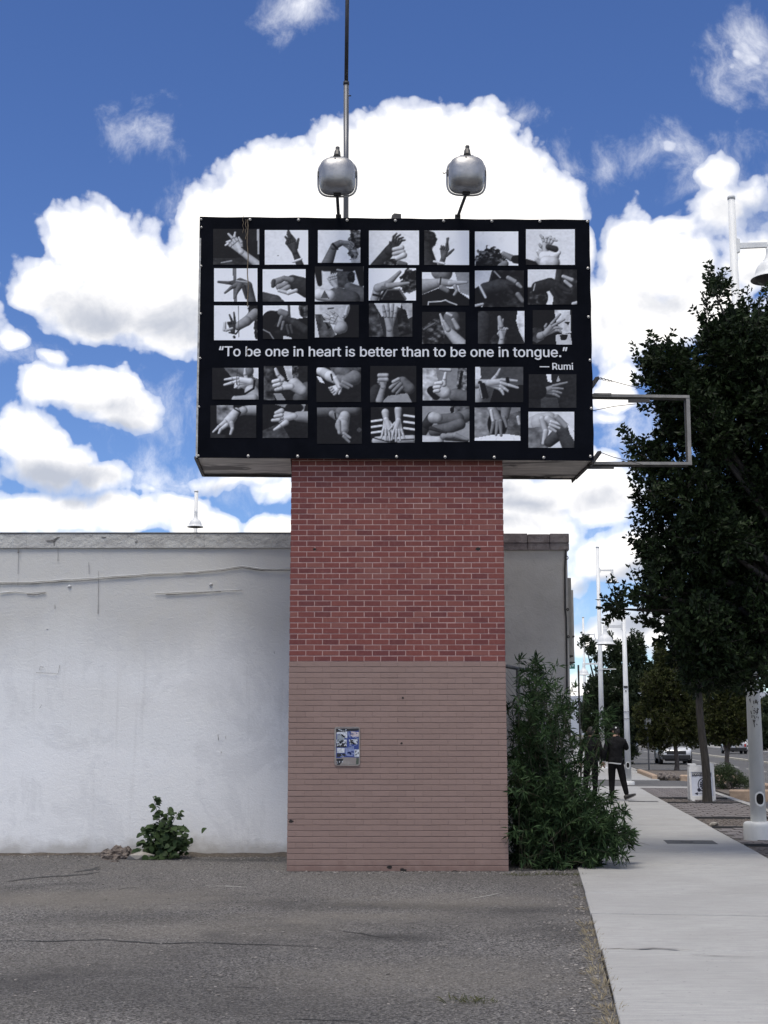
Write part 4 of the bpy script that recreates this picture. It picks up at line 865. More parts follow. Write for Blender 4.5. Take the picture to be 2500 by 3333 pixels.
    @P_(12, bg=.80)
    def _(p): p.poly([(.7,.0),(1,0),(1,.7),(.8,.6)], .5); p.limb([(.4,-.05,.3),(.45,.0,.28)], .55); p.poly([(0,.68),(.4,.45),(.7,.5),(1,.8),(1,1),(0,1)], .05); p.limb([(-.05,.45,.24),(.4,.30,.12),(.6,.33,.11)], .62); p.limb([(.6,.33,.09),(.95,.30,.035)], .7); p.limb([(.42,.46,.09),(.54,.56,.07)], .5); p.limb([(.7,.42,.06),(.74,.56,.05),(.68,.68,.04)], .62); p.limb([(.40,.16,.02),(.38,.36,.02)], .08); p.limb([(.13,.98,.02),(.14,.90,.02),(.4,.88,.02),(.5,.84,.02),(.58,.90,.02),(.74,.98,.02)], .85)
    @P_(13, bg=.74)
    def _(p): p.limb([(.45,.1,.16),(.4,.5,.2)], .18); p.poly([(.4,0),(1,0),(1,1),(.15,1),(.2,.8)], .10, .25); p.limb([(-.05,.85,.28),(.15,.6,.2)], .06); p.limb([(.22,.52,.19),(.5,.42,.19),(.7,.42,.15)], .26); p.limb([(.68,.36,.07),(.82,.38,.05)], .24); p.limb([(.66,.46,.07),(.76,.62,.05)], .22); p.limb([(.68,.2,.06),(.82,.3,.06)], .62); p.limb([(.88,.38,.06),(.95,.46,.04)], .6); p.limb([(.1,.42,.035),(.22,.74,.035)], .85); p.limb([(.4,.03,.02),(.52,.2,.02)], .7); p.limb([(.88,.66,.07),(.98,.84,.06)], .5); p.limb([(0,.97,.04),(.16,.92,.04)], .72)
    @P_(14, bg=.76)
    def _(p): p.poly([(.6,0),(1,0),(1,1),(.5,1)], .12, .2); p.limb([(.65,0,.1),(.62,.3,.1)], .25); p.limb([(0,.85,.35),(.2,.8,.3)], .07, .3); p.blob(.15,.85,.22,.26,.1,.4,.4); p.limb([(.2,.52,.18),(.45,.42,.18),(.6,.48,.15)], .2); p.limb([(.6,.45,.09),(.85,.62,.05)], .22); p.limb([(.58,.55,.08),(.78,.82,.05)], .2); p.limb([(.5,.6,.08),(.62,.92,.05)], .19); p.limb([(.72,.2,.05),(.9,.3,.06)], .72); p.limb([(.76,.34,.05),(.88,.48,.05)], .7); p.limb([(.12,.6,.02),(.15,.42,.02)], .7); p.limb([(.92,.98,.05),(1,.95,.05)], .75)
    @P_(15, bg=.82)
    def _(p): p.blob(.92,.15,.14,.22,.08,.4,.3); p.blob(1.0,.6,.08,.4,.12,.5,.4); p.limb([(.95,.22,.14),(.75,.45,.14),(.55,.6,.12)], .55); p.hand(.42,.62,.26,98,[(2,1.15,0),(-14,1.0,0),(10,.2,80),(10,.2,80)],None,None,.26,-1); p.limb([(.25,.5,.04),(.24,.7,.05)], .75); p.limb([(.28,.72,.04),(.42,.66,.035)], .7); p.limb([(.35,.78,.02),(.5,.82,.02),(.58,.7,.02)], .15); p.limb([(.46,.9,.035),(.47,.92,.035)], .2); p.limb([(.56,.02,.008),(.57,.9,.008)], .35)
    @P_(16, bg=.80)
    def _(p): p.limb([(.58,0,.035),(.6,.4,.035)], .35); p.blob(.92,.1,.12,.28,.2,.4,.2); p.limb([(.05,.75,.3),(.2,.45,.3),(.45,.3,.16)], .09); p.poly([(.3,.5),(1,.35),(1,1),(.05,1)], .08, .15); p.limb([(.4,.2,.1),(.52,.26,.1)], .5); p.limb([(.42,.35,.06),(.34,.62,.035)], .5); p.limb([(.5,.4,.08),(.7,.5,.12),(.95,.72,.14)], .26); p.limb([(.46,.5,.05),(.42,.72,.035)], .45); p.limb([(.54,.6,.05),(.58,.85,.03)], .3); p.limb([(.62,.6,.05),(.66,.82,.03)], .3); p.limb([(0,.72,.02),(.15,.82,.02),(.24,1,.02)], .6); p.poly([(.46,.9),(.62,.95),(.65,1),(.45,1)], .7)
    @P_(17, bg=.74)
    def _(p): p.poly([(0,.3),(.25,.3),(.5,1),(.1,1)], .3, .2); p.poly([(.75,0),(1,0),(1,1),(.4,1),(.6,.8)], .06, .12); p.blob(.45,.05,.34,.5,.66,.1); p.poly([(.15,.3),(.36,.7),(.3,.75)], .08); p.hand(.55,.52,.34,150,[(14,.8,10),(4,.95,10),(-6,.95,10),(-16,.8,10)],(70,.7,0),None,.76,-1); p.limb([(.6,.7,.2),(.55,.75,.16)], .66); p.limb([(.38,.36,.035),(.41,.37,.035)], .88); p.limb([(.7,.3,.06),(.74,.08,.05)], .78); p.limb([(.3,.12,.02),(.42,.1,.02)], .25)
    @P_(18, bg=.18)
    def _(p): p.poly([(.12,0),(.75,0),(.7,.25),(.3,.4)], .7); p.poly([(.75,0),(1,0),(1,.4),(.85,.5)], .55, .2); p.poly([(0,0),(.2,.2),(.35,1),(0,1)], .2, .3); p.poly([(.62,.1),(.85,.2),(1,.9),(.7,1)], .12, .4); p.hand(.48,.56,.40,88,[(12,.8,0),(3,.95,0),(-5,.9,0),(-12,.7,0)],None,.6,.62,1,aang=-85)
    @P_(19, bg=.10)
    def _(p): p.limb([(.68,.2,.26),(.7,.5,.2)], .42); p.poly([(0,.5),(.3,.2),(.55,.3),(.5,1),(0,1)], .22, .45, 12); p.limb([(.42,.08,.035),(.5,.4,.07),(.62,.62,.14),(.9,1.02,.2)], .76); p.limb([(.5,.3,.05),(.6,.55,.09)], .7); p.limb([(.72,.25,.06),(.82,.5,.08)], .66); p.limb([(.58,.05,.05),(.68,.12,.05)], .75); p.limb([(.05,.55,.04),(.3,.35,.03)], .4)
    @P_(20, bg=.12)
    def _(p): p.limb([(.1,.2,.2),(.05,.9,.22)], .25, .6); p.poly([(.85,0),(1,0),(1,.95),(.88,.6),(.82,.3)], .76, .25); p.poly([(.25,.9),(.35,.72),(.62,.78),(.6,.92),(.3,1)], .2, .2); p.hand(.52,.68,.28,86,[(6,1.15,-4),(-4,1.1,4),(-20,.3,70),(-30,.3,70)],(50,.4,60),.2,.72,1,aang=-96); p.limb([(.46,.2,.06),(.5,.46,.08)], .7)
    @P_(21, bg=.08)
    def _(p): p.poly([(.55,0),(.95,0),(.97,.65),(.75,.7),(.6,.35)], .72, .2); p.poly([(.58,.72),(.95,.68),(1,1),(.6,1)], .66); p.poly([(.68,.72),(.9,.7),(.86,.86),(.72,.88)], .1); p.poly([(.8,.35),(.95,.34),(.9,.44)], .1); p.poly([(0,.52),(.22,.5),(.28,.85),(.1,.95),(0,.9)], .22, .2); p.hand(.44,.58,.34,36,[(12,1.1,0),(-4,1.1,4),(-24,.6,30),(-36,.45,40)],(70,.45,40),.16,.60,1,aang=210)
    @P_(22, bg=.10)
    def _(p): p.poly([(.25,0),(1,0),(1,.9),(.6,.6)], .32, .2); p.poly([(.82,0),(1,0),(1,.35),(.9,.3)], .75); p.limb([(.55,-.05,.2),(.75,.1,.22)], .55); p.limb([(.95,.98,.26),(.85,.75,.22)], .72); p.limb([(.5,1.0,.12),(.9,.96,.14)], .66); p.hand(.68,.45,.42,186,[(-2,.95,0),(-10,1.05,0),(8,.3,60),(30,.3,50)],(84,.7,-10),None,.82,-1); p.limb([(.92,.4,.03),(.9,.65,.03),(.7,.83,.03),(.5,.86,.03)], .1); p.limb([(.54,.05,.012),(.53,.5,.012)], .3)
    @P_(23, bg=.12)
    def _(p): p.poly([(0,0),(.2,0),(.25,1),(0,1)], .22, .3); p.poly([(.45,0),(.64,0),(.66,.4),(.55,.4)], .66, .2); p.poly([(.64,0),(.78,0),(.8,.45),(.66,.5)], .18, .5, 14); p.limb([(.82,.95,.2),(1.0,.7,.24)], .36); p.limb([(.7,.55,.2),(.88,.72,.16)], .72); p.hand(.50,.58,.34,172,[(-6,.30,50),(-2,.32,50),(2,.30,50),(6,.26,50)],None,None,.78,1); p.limb([(.42,.4,.08),(.32,.25,.06),(.27,.1,.05)], .82); p.limb([(.22,.46,.06),(.34,.42,.06)], .84); p.limb([(.24,.58,.06),(.36,.54,.06)], .8); p.limb([(.28,.7,.055),(.4,.66,.06)], .72); p.poly([(.22,.8),(.4,.8),(.5,1),(.3,1)], .5)
    @P_(24, bg=.10)
    def _(p): p.poly([(.3,0),(1,0),(1,.4),(.7,.6),(.4,.3)], .24, .3); p.limb([(.1,.1,.14),(.3,.25,.16),(.42,.36,.12)], .84); p.poly([(0,.25),(.1,.28),(.18,.46),(.08,.42)], .8); p.limb([(.55,.1,.2),(.65,.2,.2)], .45); p.limb([(.5,.36,.16),(.66,.38,.16),(.85,.3,.22)], .50); p.hand(.46,.6,.30,215,FIST,(50,.5,20),None,.78,1); p.limb([(.42,.32,.08),(.52,.56,.07)], .86); p.limb([(.6,.42,.06),(.8,.55,.04)], .55); p.limb([(.56,.5,.06),(.72,.6,.04)], .52); p.poly([(0,.85),(.2,.5),(.5,1),(0,1)], .07); p.limb([(.33,.2,.025),(.36,.36,.025)], .06)
    @P_(25, bg=.09)
    def _(p): p.limb([(.05,.95,.2),(.15,.7,.2)], .22); p.poly([(.25,1),(.4,.82),(.8,.75),(.9,1)], .5); p.hand(.28,.42,.30,92,FIST,(40,.4,60),.4,.62,1,aang=-105); p.limb([(.2,.26,.06),(.36,.26,.06)], .7); p.limb([(.2,.38,.055),(.36,.38,.06)], .66); p.limb([(.7,.45,.16),(.85,.62,.16)], .45); p.limb([(.62,.42,.06),(.44,.6,.05)], .56); p.limb([(.66,.5,.06),(.5,.7,.05)], .5); p.limb([(.7,.6,.05),(.58,.76,.04)], .46); p.limb([(.62,.36,.05),(.5,.44,.05)], .66)
    @P_(26, bg=.46)
    def _(p): p.poly([(0,0),(.3,0),(.36,.55),(.2,1),(0,1)], .58, .3); p.poly([(.8,0),(1,0),(1,1),(.75,.8)], .40, .45, 14); p.poly([(.86,.1),(.93,.1),(.84,.75),(.78,.74)], .08); p.limb([(.4,.04,.05),(.62,.06,.06)], .75); p.limb([(.2,.7,.14),(.3,.85,.14)], .12); p.limb([(.75,.85,.22),(1.0,.95,.24)], .42); p.limb([(.42,.66,.22),(.5,.76,.2)], .80); p.limb([(.48,.5,.09),(.5,.32,.06),(.52,.16,.045)], .82); p.limb([(.3,.48,.06),(.42,.46,.07)], .84); p.limb([(.27,.6,.06),(.38,.58,.06)], .8); p.limb([(.27,.72,.055),(.36,.70,.06)], .78)
    @P_(27, bg=.26)
    def _(p): p.poly([(0,0),(.1,0),(.12,.3),(0,.5)], .75); p.poly([(.4,.6),(1,.5),(1,1),(.3,1)], .08); p.limb([(.05,.95,.18),(.12,.7,.2)], .62); p.hand(.42,.48,.38,-8,[(4,1.15,0),(-8,1.3,0),(-26,.75,0),(-40,.45,20)],(58,.95,-14),.35,.72,1,aang=185); p.limb([(.1,.45,.06),(.16,.85,.06)], .16); p.limb([(.17,.5,.05),(.24,.85,.05)], .12); p.limb([(.08,.5,.02),(.14,.88,.02)], .7); p.limb([(.67,.34,.05),(.68,.42,.05)], .1); p.limb([(.72,.7,.04),(.75,.74,.04)], .1)
    @P_(28, bg=.15)
    def _(p): p.poly([(.25,.68),(.6,.7),(.64,1),(.25,1)], .24); p.poly([(.37,0),(.47,0),(.48,.24),(.4,.22)], .8); p.poly([(.58,.22),(.62,.05),(.66,.2)], .6); p.hand(.42,.48,.34,4,[(10,1.25,0),(-2,.85,6),(-12,.7,8),(-24,.55,12)],None,.2,.54,1,aang=180); p.limb([(.02,.45,.28),(.2,.5,.25)], .14, .5)
    @P_(29, bg=.10)
    def _(p): p.poly([(.14,0),(.5,0),(.52,.2),(.2,.6),(.14,.55)], .42, .35); p.limb([(1.05,.12,.2),(.72,.16,.13),(.55,.25,.12)], .66); p.limb([(.56,.2,.13),(.4,.5,.17)], .76); p.limb([(.32,.52,.08),(.18,.66,.05),(.06,.82,.03)], .74); p.limb([(.36,.6,.07),(.22,.75,.05),(.18,.88,.035)], .76); p.limb([(.46,.55,.08),(.48,.72,.055),(.44,.88,.04)], .7); p.poly([(0,.72),(.3,.6),(.5,1),(0,1)], .13) if False else None; p.limb([(.52,.1,.02),(.66,.22,.02),(.6,.36,.02)], .08); p.limb([(.0,.98,.14),(.3,1.02,.12)], .2)
    @P_(30, bg=.10)
    def _(p): p.poly([(.28,0),(.95,0),(.9,.25),(.5,.1)], .5, .3); p.blob(.7,.1,.2,.16,.1); p.poly([(0,.78),(.4,.55),(.6,1),(0,1)], .24, .15); p.limb([(1.05,.38,.18),(.78,.36,.15)], .62); p.hand(.55,.36,.40,182,FIST,None,None,.72,1); p.limb([(.3,.26,.06),(.42,.2,.09)], .74); p.limb([(.22,.48,.05),(.36,.46,.06)], .76); p.limb([(.28,.36,.055),(.42,.32,.06)], .76); p.limb([(.52,.54,.09),(.38,.66,.06),(.26,.76,.04)], .76)
    @P_(31, bg=.10)
    def _(p): p.limb([(0,.12,.14),(.45,.08,.14)], .40); p.limb([(.52,.12,.14),(.85,.06,.16)], .44); p.limb([(.34,.18,.1),(.44,.26,.1)], .55); p.limb([(.62,.24,.15),(.56,.5,.19),(.58,.6,.16)], .70); p.limb([(.48,.4,.07),(.5,.7,.05)], .64); p.limb([(.6,.72,.05),(.74,.84,.035)], .62); p.limb([(.6,.8,.05),(.72,.95,.035)], .55); p.limb([(.4,.16,.02),(.42,.3,.02)], .06); p.blob(.94,.62,.05,.06,.28)
    @P_(32, bg=.10)
    def _(p):
        for i in range(7): p.limb([(.02,.32 + i*.08,.03),(.25,.28 + i*.08,.03)], .8 if i % 2 else .1, .3); p.limb([(.76,.14 + i*.09,.03),(1.0,.18 + i*.09,.03)], .8 if i % 2 else .1, .3)
        p.limb([(.35,.1,.22),(.4,.28,.14)], .14); p.limb([(.12,.95,.12),(.35,.92,.13)], .7); p.limb([(.68,.92,.12),(.95,.9,.12)], .7); p.limb([(.05,.86,.015),(.4,.97,.015)], .08); p.limb([(.62,.92,.015),(.98,.9,.015)], .08)
        p.hand(.36,.5,.30,-84,OPEN,(36,.7,0),.2,.76,1,aang=96); p.hand(.62,.52,.30,-92,OPEN,(40,.9,0),.3,.74,-1,aang=90)
    @P_(33, bg=.52)
    def _(p): p.poly([(.6,0),(1,0),(1,.5),(.8,.4)], .36, .4); p.poly([(.58,.05),(.68,.0),(.66,.22),(.6,.2)], .08); p.limb([(.95,.25,.18),(.75,.35,.18),(.4,.38,.16)], .42); p.limb([(.25,.7,.16),(.55,.62,.16),(.8,.5,.16)], .40); p.limb([(.02,.75,.1),(.1,.5,.14),(.2,.3,.14)], .22); p.limb([(.24,.32,.17),(.32,.34,.15)], .68); p.limb([(.05,1.1,.3),(.35,.98,.14)], .72); p.limb([(.45,.85,.1),(.7,.82,.08),(.95,.95,.05)], .55); p.limb([(.5,.92,.04),(.95,.98,.03)], .2); p.limb([(.18,.62,.06),(.5,.74,.03)], .25)
    @P_(34, bg=.40)
    def _(p): p.poly([(0,0),(.32,.1),(.3,1),(0,1)], .48, .2); p.poly([(.75,.2),(1,.1),(1,1),(.7,1)], .28, .2); p.blob(.5,.5,.22,.42,.10); p.poly([(0,.92),(.4,.82),(.7,.8),(1,.86),(1,1),(0,1)], .84, .2, 20); p.limb([(.95,.3,.06),(.98,.5,.05)], .7); p.limb([(.68,.02,.16),(.66,.3,.12)], .5); p.limb([(.38,.05,.14),(.48,.36,.16)], .62); p.limb([(.42,.42,.07),(.36,.78,.04)], .5); p.limb([(.5,.45,.07),(.47,.82,.04)], .52); p.limb([(.56,.42,.07),(.58,.84,.04)], .5); p.limb([(.64,.3,.06),(.7,.58,.04)], .52); p.limb([(.36,.1,.05),(.4,.4,.05)], .8)
    @P_(35, bg=.74)
    def _(p): p.limb([(.0,.5,.3),(.25,.3,.25),(.45,.2,.2)], .66, .7); p.poly([(0,.45),(.25,.42),(.4,.6),(.42,1),(0,1)], .40, .2); p.limb([(.3,.2,.09),(.38,.55,.08),(.33,.88,.06)], .72); p.limb([(.45,.85,.14),(.75,.5,.2),(.95,.9,.3)], .30); p.limb([(.42,.2,.1),(.55,.35,.12)], .76); p.limb([(.5,.28,.05),(.72,.36,.035)], .80); p.limb([(.48,.36,.05),(.68,.46,.035)], .76); p.limb([(.46,.44,.05),(.6,.55,.035)], .72); p.limb([(.62,.15,.08),(.82,.4,.08)], .62); p.poly([(.85,.35),(1,.55),(1,.8),(.9,.6)], .78)
    return sp
RECTS = [(694,746,844,862),(862,750,1003,862),(1035,750,1173,856),(1201,751,1364,863),(1381,751,1527,863),(1546,754,1687,865),(1712,747,1871,863),
         (697,874,838,982),(855,877,995,982),(1025,868,1184,982),(1200,874,1354,979),(1374,887,1527,995),(1546,881,1705,1000),(1718,878,1878,992),
         (697,995,838,1108),(856,995,1001,1104),(1025,993,1168,1099),(1201,988,1342,1097),(1374,1016,1515,1120),(1556,1013,1707,1120),(1734,1010,1862,1122),
         (691,1198,841,1301),(859,1192,1001,1303),(1030,1197,1175,1309),(1205,1192,1355,1310),(1376,1199,1519,1304),(1547,1195,1703,1310),(1721,1219,1876,1328),
         (685,1320,834,1426),(855,1317,1002,1426),(1032,1327,1178,1445),(1207,1326,1350,1442),(1375,1323,1528,1439),(1545,1327,1694,1435),(1720,1341,1869,1458)]
k = Nodes('photo_print'); at_ = k.N.new('ShaderNodeAttribute'); at_.attribute_name = 'print'; k.finish(at_.outputs['Color'], 0.6, 0.25)
specs = pic_specs()
for i, (u0, v0, u1, v1) in enumerate(RECTS):
    kw, fn = specs[i + 1]; p = Pic((u1 - u0) / (v1 - v0), **kw); p.seed = i * 1000; fn(p); g = p.done()
    h_, w_ = g.shape; x0, z1 = bp(u0, v0); x1, _ = bp(u1, v0); xb0, z0 = bp(u0, v1); xb1, _ = bp(u1, v1)
    U, V = np.meshgrid(np.linspace(0, 1, w_), np.linspace(0, 1, h_)); XX = (x0 + (x1 - x0) * U) * (1 - V) + (xb0 + (xb1 - xb0) * U) * V; ZZ = z1 + (z0 - z1) * V
    YY = np.array([BY - wav(a, b) - 0.0045 for a, b in zip(XX.ravel(), ZZ.ravel())])
    idx = np.arange(h_ * w_).reshape(h_, w_); F = np.stack([idx[1:, :-1], idx[1:, 1:], idx[:-1, 1:], idx[:-1, :-1]], -1).reshape(-1, 4)
    o = fast_mesh('photo_print', np.stack([XX.ravel(), YY, ZZ.ravel()], 1), F, MATS['photo_print'], banner, True, True)
    lin = np.minimum(g.ravel() ** 2.2 * 1.22, .82); colr = np.ones((len(lin), 4), np.float32); colr[:, 0] = lin * 1.0; colr[:, 1] = lin * 1.035; colr[:, 2] = lin * 1.11 + 0.002
    at0 = o.data.color_attributes.new('print', 'FLOAT_COLOR', 'POINT'); at0.data.foreach_set('color', colr.ravel())
mat('rust_streak', (0.22, 0.17, 0.11), (0.10, 0.08, 0.06), 25, 0.8)
for u, v0, v1, w in ((806, 716, 998, .006), (800, 716, 780, .004), (804, 1130, 1160, .006), (791, 700, 760, .003)):
    a = bp(u, v0); b = bp(u + 1, v1); n = 14; pts = [(a[0] + (b[0] - a[0]) * j / n + 0.006 * math.sin(j * 1.3), a[1] + (b[1] - a[1]) * j / n) for j in range(n + 1)]
    q = MB(); q.tube([(x, BY - wav(x, z) - 0.010, z) for x, z in pts], w, 5); q.build('dangling_strand', MATS['rust_streak'], banner, True)

# ------------------------------------------------------------------ flood lamps over the sign
k = Nodes('lamp_metal'); col = k.mix(k.rng(k.noise(6, 5), 0.35, 0.7), (0.40, 0.40, 0.405), (0.29, 0.29, 0.295)); k.b.inputs['Metallic'].default_value = 0.92; k.bump(k.noise(3.5, 3), 0.25, 0.05); k.finish(col, 0.48)
mat('lamp_iron', (0.16, 0.155, 0.15), (0.07, 0.07, 0.068), 18, 0.55, 0.6); mat('arm_black', (0.012, 0.012, 0.014), (0.03, 0.028, 0.027), 14, 0.5, 0.4)
def flood(u, v, label, foot_u, tilt, lean):
    c = at(u, v, 15.95); foot = at(foot_u, 706, SY + 0.05); t = thing('flood_lamp', label, 'lamp', foot, 0, 'flood lamps over the billboard')
    def se(n, rx, rz, y, e=3.2, drop=0.0):
        out = []
        for j in range(n):
            a = 2 * math.pi * j / n; cs, sn_ = math.cos(a), math.sin(a); x = rx * math.copysign(abs(cs) ** (2 / e), cs); z = rz * math.copysign(abs(sn_) ** (2 / e), sn_)
            out.append(Vector((x, y, z - drop)))
        return out
    n = 40; M_ = Matrix.Rotation(R(lean), 4, 'Y'); rings = []
    for f, y, e in ((0.0, -.15, 2.6), (.3, -.148, 2.6), (.55, -.138, 2.7), (.76, -.115, 2.9), (.9, -.075, 3.1), (.97, -.02, 3.4), (1.0, .06, 3.6), (1.0, .16, 3.6)): rings.append(se(n, .226 * f, .216 * f, y, e))
    vs = [M_ @ p + c for r_ in rings for p in r_]; fs = [(i*n+(j+1)%n, i*n+j, (i+1)*n+j, (i+1)*n+(j+1)%n) for i in range(len(rings)-1) for j in range(n)]
    q = MB(); q.sm = True; q.add(vs, fs); q.build('hood', MATS['lamp_metal'], t, True)
    rim = [M_ @ p + c for p in se(n, .243, .236, .15, 3.6)]; q = MB(); q.sm = True; q.tube(rim + [rim[0]], 0.013, 8, False); q.build('rim', MATS['lamp_metal'], t, True)
    gl = MB().poly([M_ @ p + c for p in se(n, .228, .218, .13, 3.6)]); gl.build('lens', mat('lamp_lens', (0.25, 0.26, 0.27), None, rough=0.15) if 'lamp_lens' not in MATS else MATS['lamp_lens'], t, True)
    q = MB(); q.sm = False; q.tube([M_ @ Vector((0, -.02, .205)) + c, M_ @ Vector((0, .0, .225)) + c, M_ @ Vector((.002, .03, .31)) + c, M_ @ Vector((.004, .035, .32)) + c], [.055, .047, .038, .028], 10)
    q.tube([M_ @ Vector((.004, .04, .32)) + c, M_ @ Vector((.004, .045, .375)) + c], .027, 8); q.build('socket', MATS['lamp_iron'], t, True)
    q = MB(); q.box((c.x - .085, c.y - .03, c.z + .205), (c.x + .085, c.y + .06, c.z + .222)); q.build('top_flange', MATS['lamp_metal'], t, True)
    bot = M_ @ Vector((0, .12, -.225)) + c
    q = MB(); q.tube([foot, foot.lerp(bot, .5) + Vector((0, -0.02, 0)), bot], .021, 8); q.build('arm', MATS['arm_black'], t, True)
    q = MB(); q.box((bot.x - .045, bot.y - .04, bot.z - .012), (bot.x + .045, bot.y + .05, bot.z + .01)); q.box((foot.x - .035, foot.y - .03, foot.z - .02), (foot.x + .035, foot.y + .05, foot.z + .022)); q.build('bracket', MATS['arm_black'], t, True)
    for sx in (-1, 1):
        a = M_ @ Vector((sx * .235, .15, .07)) + c; q = MB(); q.box((a.x - .012, a.y - .03, a.z - .045), (a.x + .012, a.y + .03, a.z + .02))
        if sx * tilt > 0: q.tube([a, a + Vector((sx * .05, 0, -.02)), a + Vector((sx * .06, 0, .0))], .007, 6)
        q.build('latch', MATS['lamp_iron'], t, True)
    q = MB(); q.disc(M_ @ Vector((-.02, -.118, .155)) + c, (0, -1, .6), .008, 10, .01); q.build('screw', MATS['arm_black'], t, True)
    return t
flood(1097, 567, 'silver flood lamp beside the tall mast over the banner', 1102, 0, 0.0)
flood(1520, 563, 'silver flood lamp on the leaning black arm, right of the other lamp', 1490, -1, 1.2)
# mast
mast_foot = at(1125, 712, 17.2); mast = thing('antenna_mast', 'tall thin dark steel mast rising behind the billboard', 'mast', (mast_foot.x, 17.2, mast_foot.z - 0.4))
mat('galv', (0.17, 0.175, 0.19), (0.10, 0.105, 0.115), 6, 0.45, 0.7, stretch=(1, 1, 0.3)); mat('mast_dark', (0.035, 0.036, 0.042), (0.02, 0.02, 0.024), 8, 0.55, 0.4)
a, b, c_ = at(1126.5, 730, 17.2), at(1127, 270, 17.2), at(1133, -220, 17.2)
q = MB(); q.sm = True; q.tube([a - Vector((0, 0, .5)), b], .036, 14); q.build('lower_tube', MATS['galv'], mast, True)
q = MB(); q.sm = True; q.tube([b - Vector((0, 0, .02)), c_], .027, 12); q.build('upper_tube', MATS['mast_dark'], mast, True)
q = MB(); q.sm = True; q.tube([b - Vector((0, 0, .03)), b + Vector((0, 0, .012))], .041, 14); d_ = at(1130, 312, 17.2); q.tube([d_, d_ + Vector((.055, 0, 0))], .008, 6); q.build('clamp', MATS['mast_dark'], mast, True)
# ------------------------------------------------------------------ empty frame projecting from the sign's side
FY = 17.0; fr = thing('blade_sign', 'empty grey steel frame sticking out from the right side of the billboard', 'sign frame', at(1930, 1510, FY)); mat('frame_grey', (0.30, 0.29, 0.27), (0.20, 0.195, 0.185), 7, 0.6, 0.2); mat('frame_dark', (0.03, 0.03, 0.03), (0.06, 0.055, 0.05), 9, 0.6)
A, B, D_, E_ = at(1915, 1288, FY), at(2238, 1293, FY), at(2245, 1510, FY), at(1915, 1509, FY)
bar(fr, A, B + Vector((.02, 0, 0)), .06, .036, 'frame_grey', 'top_rail'); bar(fr, E_, D_ + Vector((.024, 0, 0)), .06, .036, 'frame_grey', 'bottom_rail'); bar(fr, D_ + Vector((0, 0, .019)), B - Vector((0, 0, .019)), .046, .05, 'frame_grey', 'end_post')
bar(fr, A + Vector((0, .03, -.028)), B + Vector((-.02, .03, -.028)), .03, .018, 'frame_dark', 'inner_lip'); bar(fr, E_ + Vector((0, .03, -.028)), D_ + Vector((-.02, .03, -.028)), .05, .016, 'frame_dark', 'inner_lip')
bar(fr, B + Vector((-.032, .02, -.03)), D_ + Vector((-.032, .02, .03)), .016, .03, 'frame_dark', 'inner_lip')
bar(fr, at(1932, 1283, FY - .04), at(1990, 1283, FY - .04), .03, .02, 'frame_grey', 'splice_plate'); bar(fr, at(2045, 1305, FY - .036), at(2115, 1305, FY - .036), .03, .045, 'frame_dark', 'splice_plate'); bar(fr, at(1910, 1523, FY - .036), at(1998, 1523, FY - .036), .04, .026, 'frame_dark', 'splice_plate')
for (u0, v0, u1, v1) in ((1926, 1262, 1945, 1230), (1930, 1505, 1952, 1472)): bar(fr, at(u0 - 14, v0 + 16, FY - .3), at(u1, v1, FY - .1), .05, .035, 'frame_dark', 'stay_bracket')
for path in ([(1948, 1230), (1975, 1236), (2030, 1251), (2105, 1270)], [(1952, 1472), (1995, 1488), (2045, 1500), (2095, 1514)], [(1930, 1337), (2000, 1323), (2070, 1315)]):
    q = MB(); q.tube([at(u, v, FY - .08) for u, v in path], .005, 5); q.build('stay_wire', MATS['frame_dark'], fr, True)
p0, p1 = at(1950, 1231, FY - .08), at(1993, 1242, FY - .08); q = MB()
for j in range(4):
    m_ = p0.lerp(p1, (j + .5) / 4); q.tube([m_ + Vector((.022 * math.cos(x_), .004, .012 * math.sin(x_))) for x_ in [2*math.pi*z_/10 for z_ in range(11)]], .004, 5)
q.build('turnbuckle', MATS['frame_dark'], fr, True)
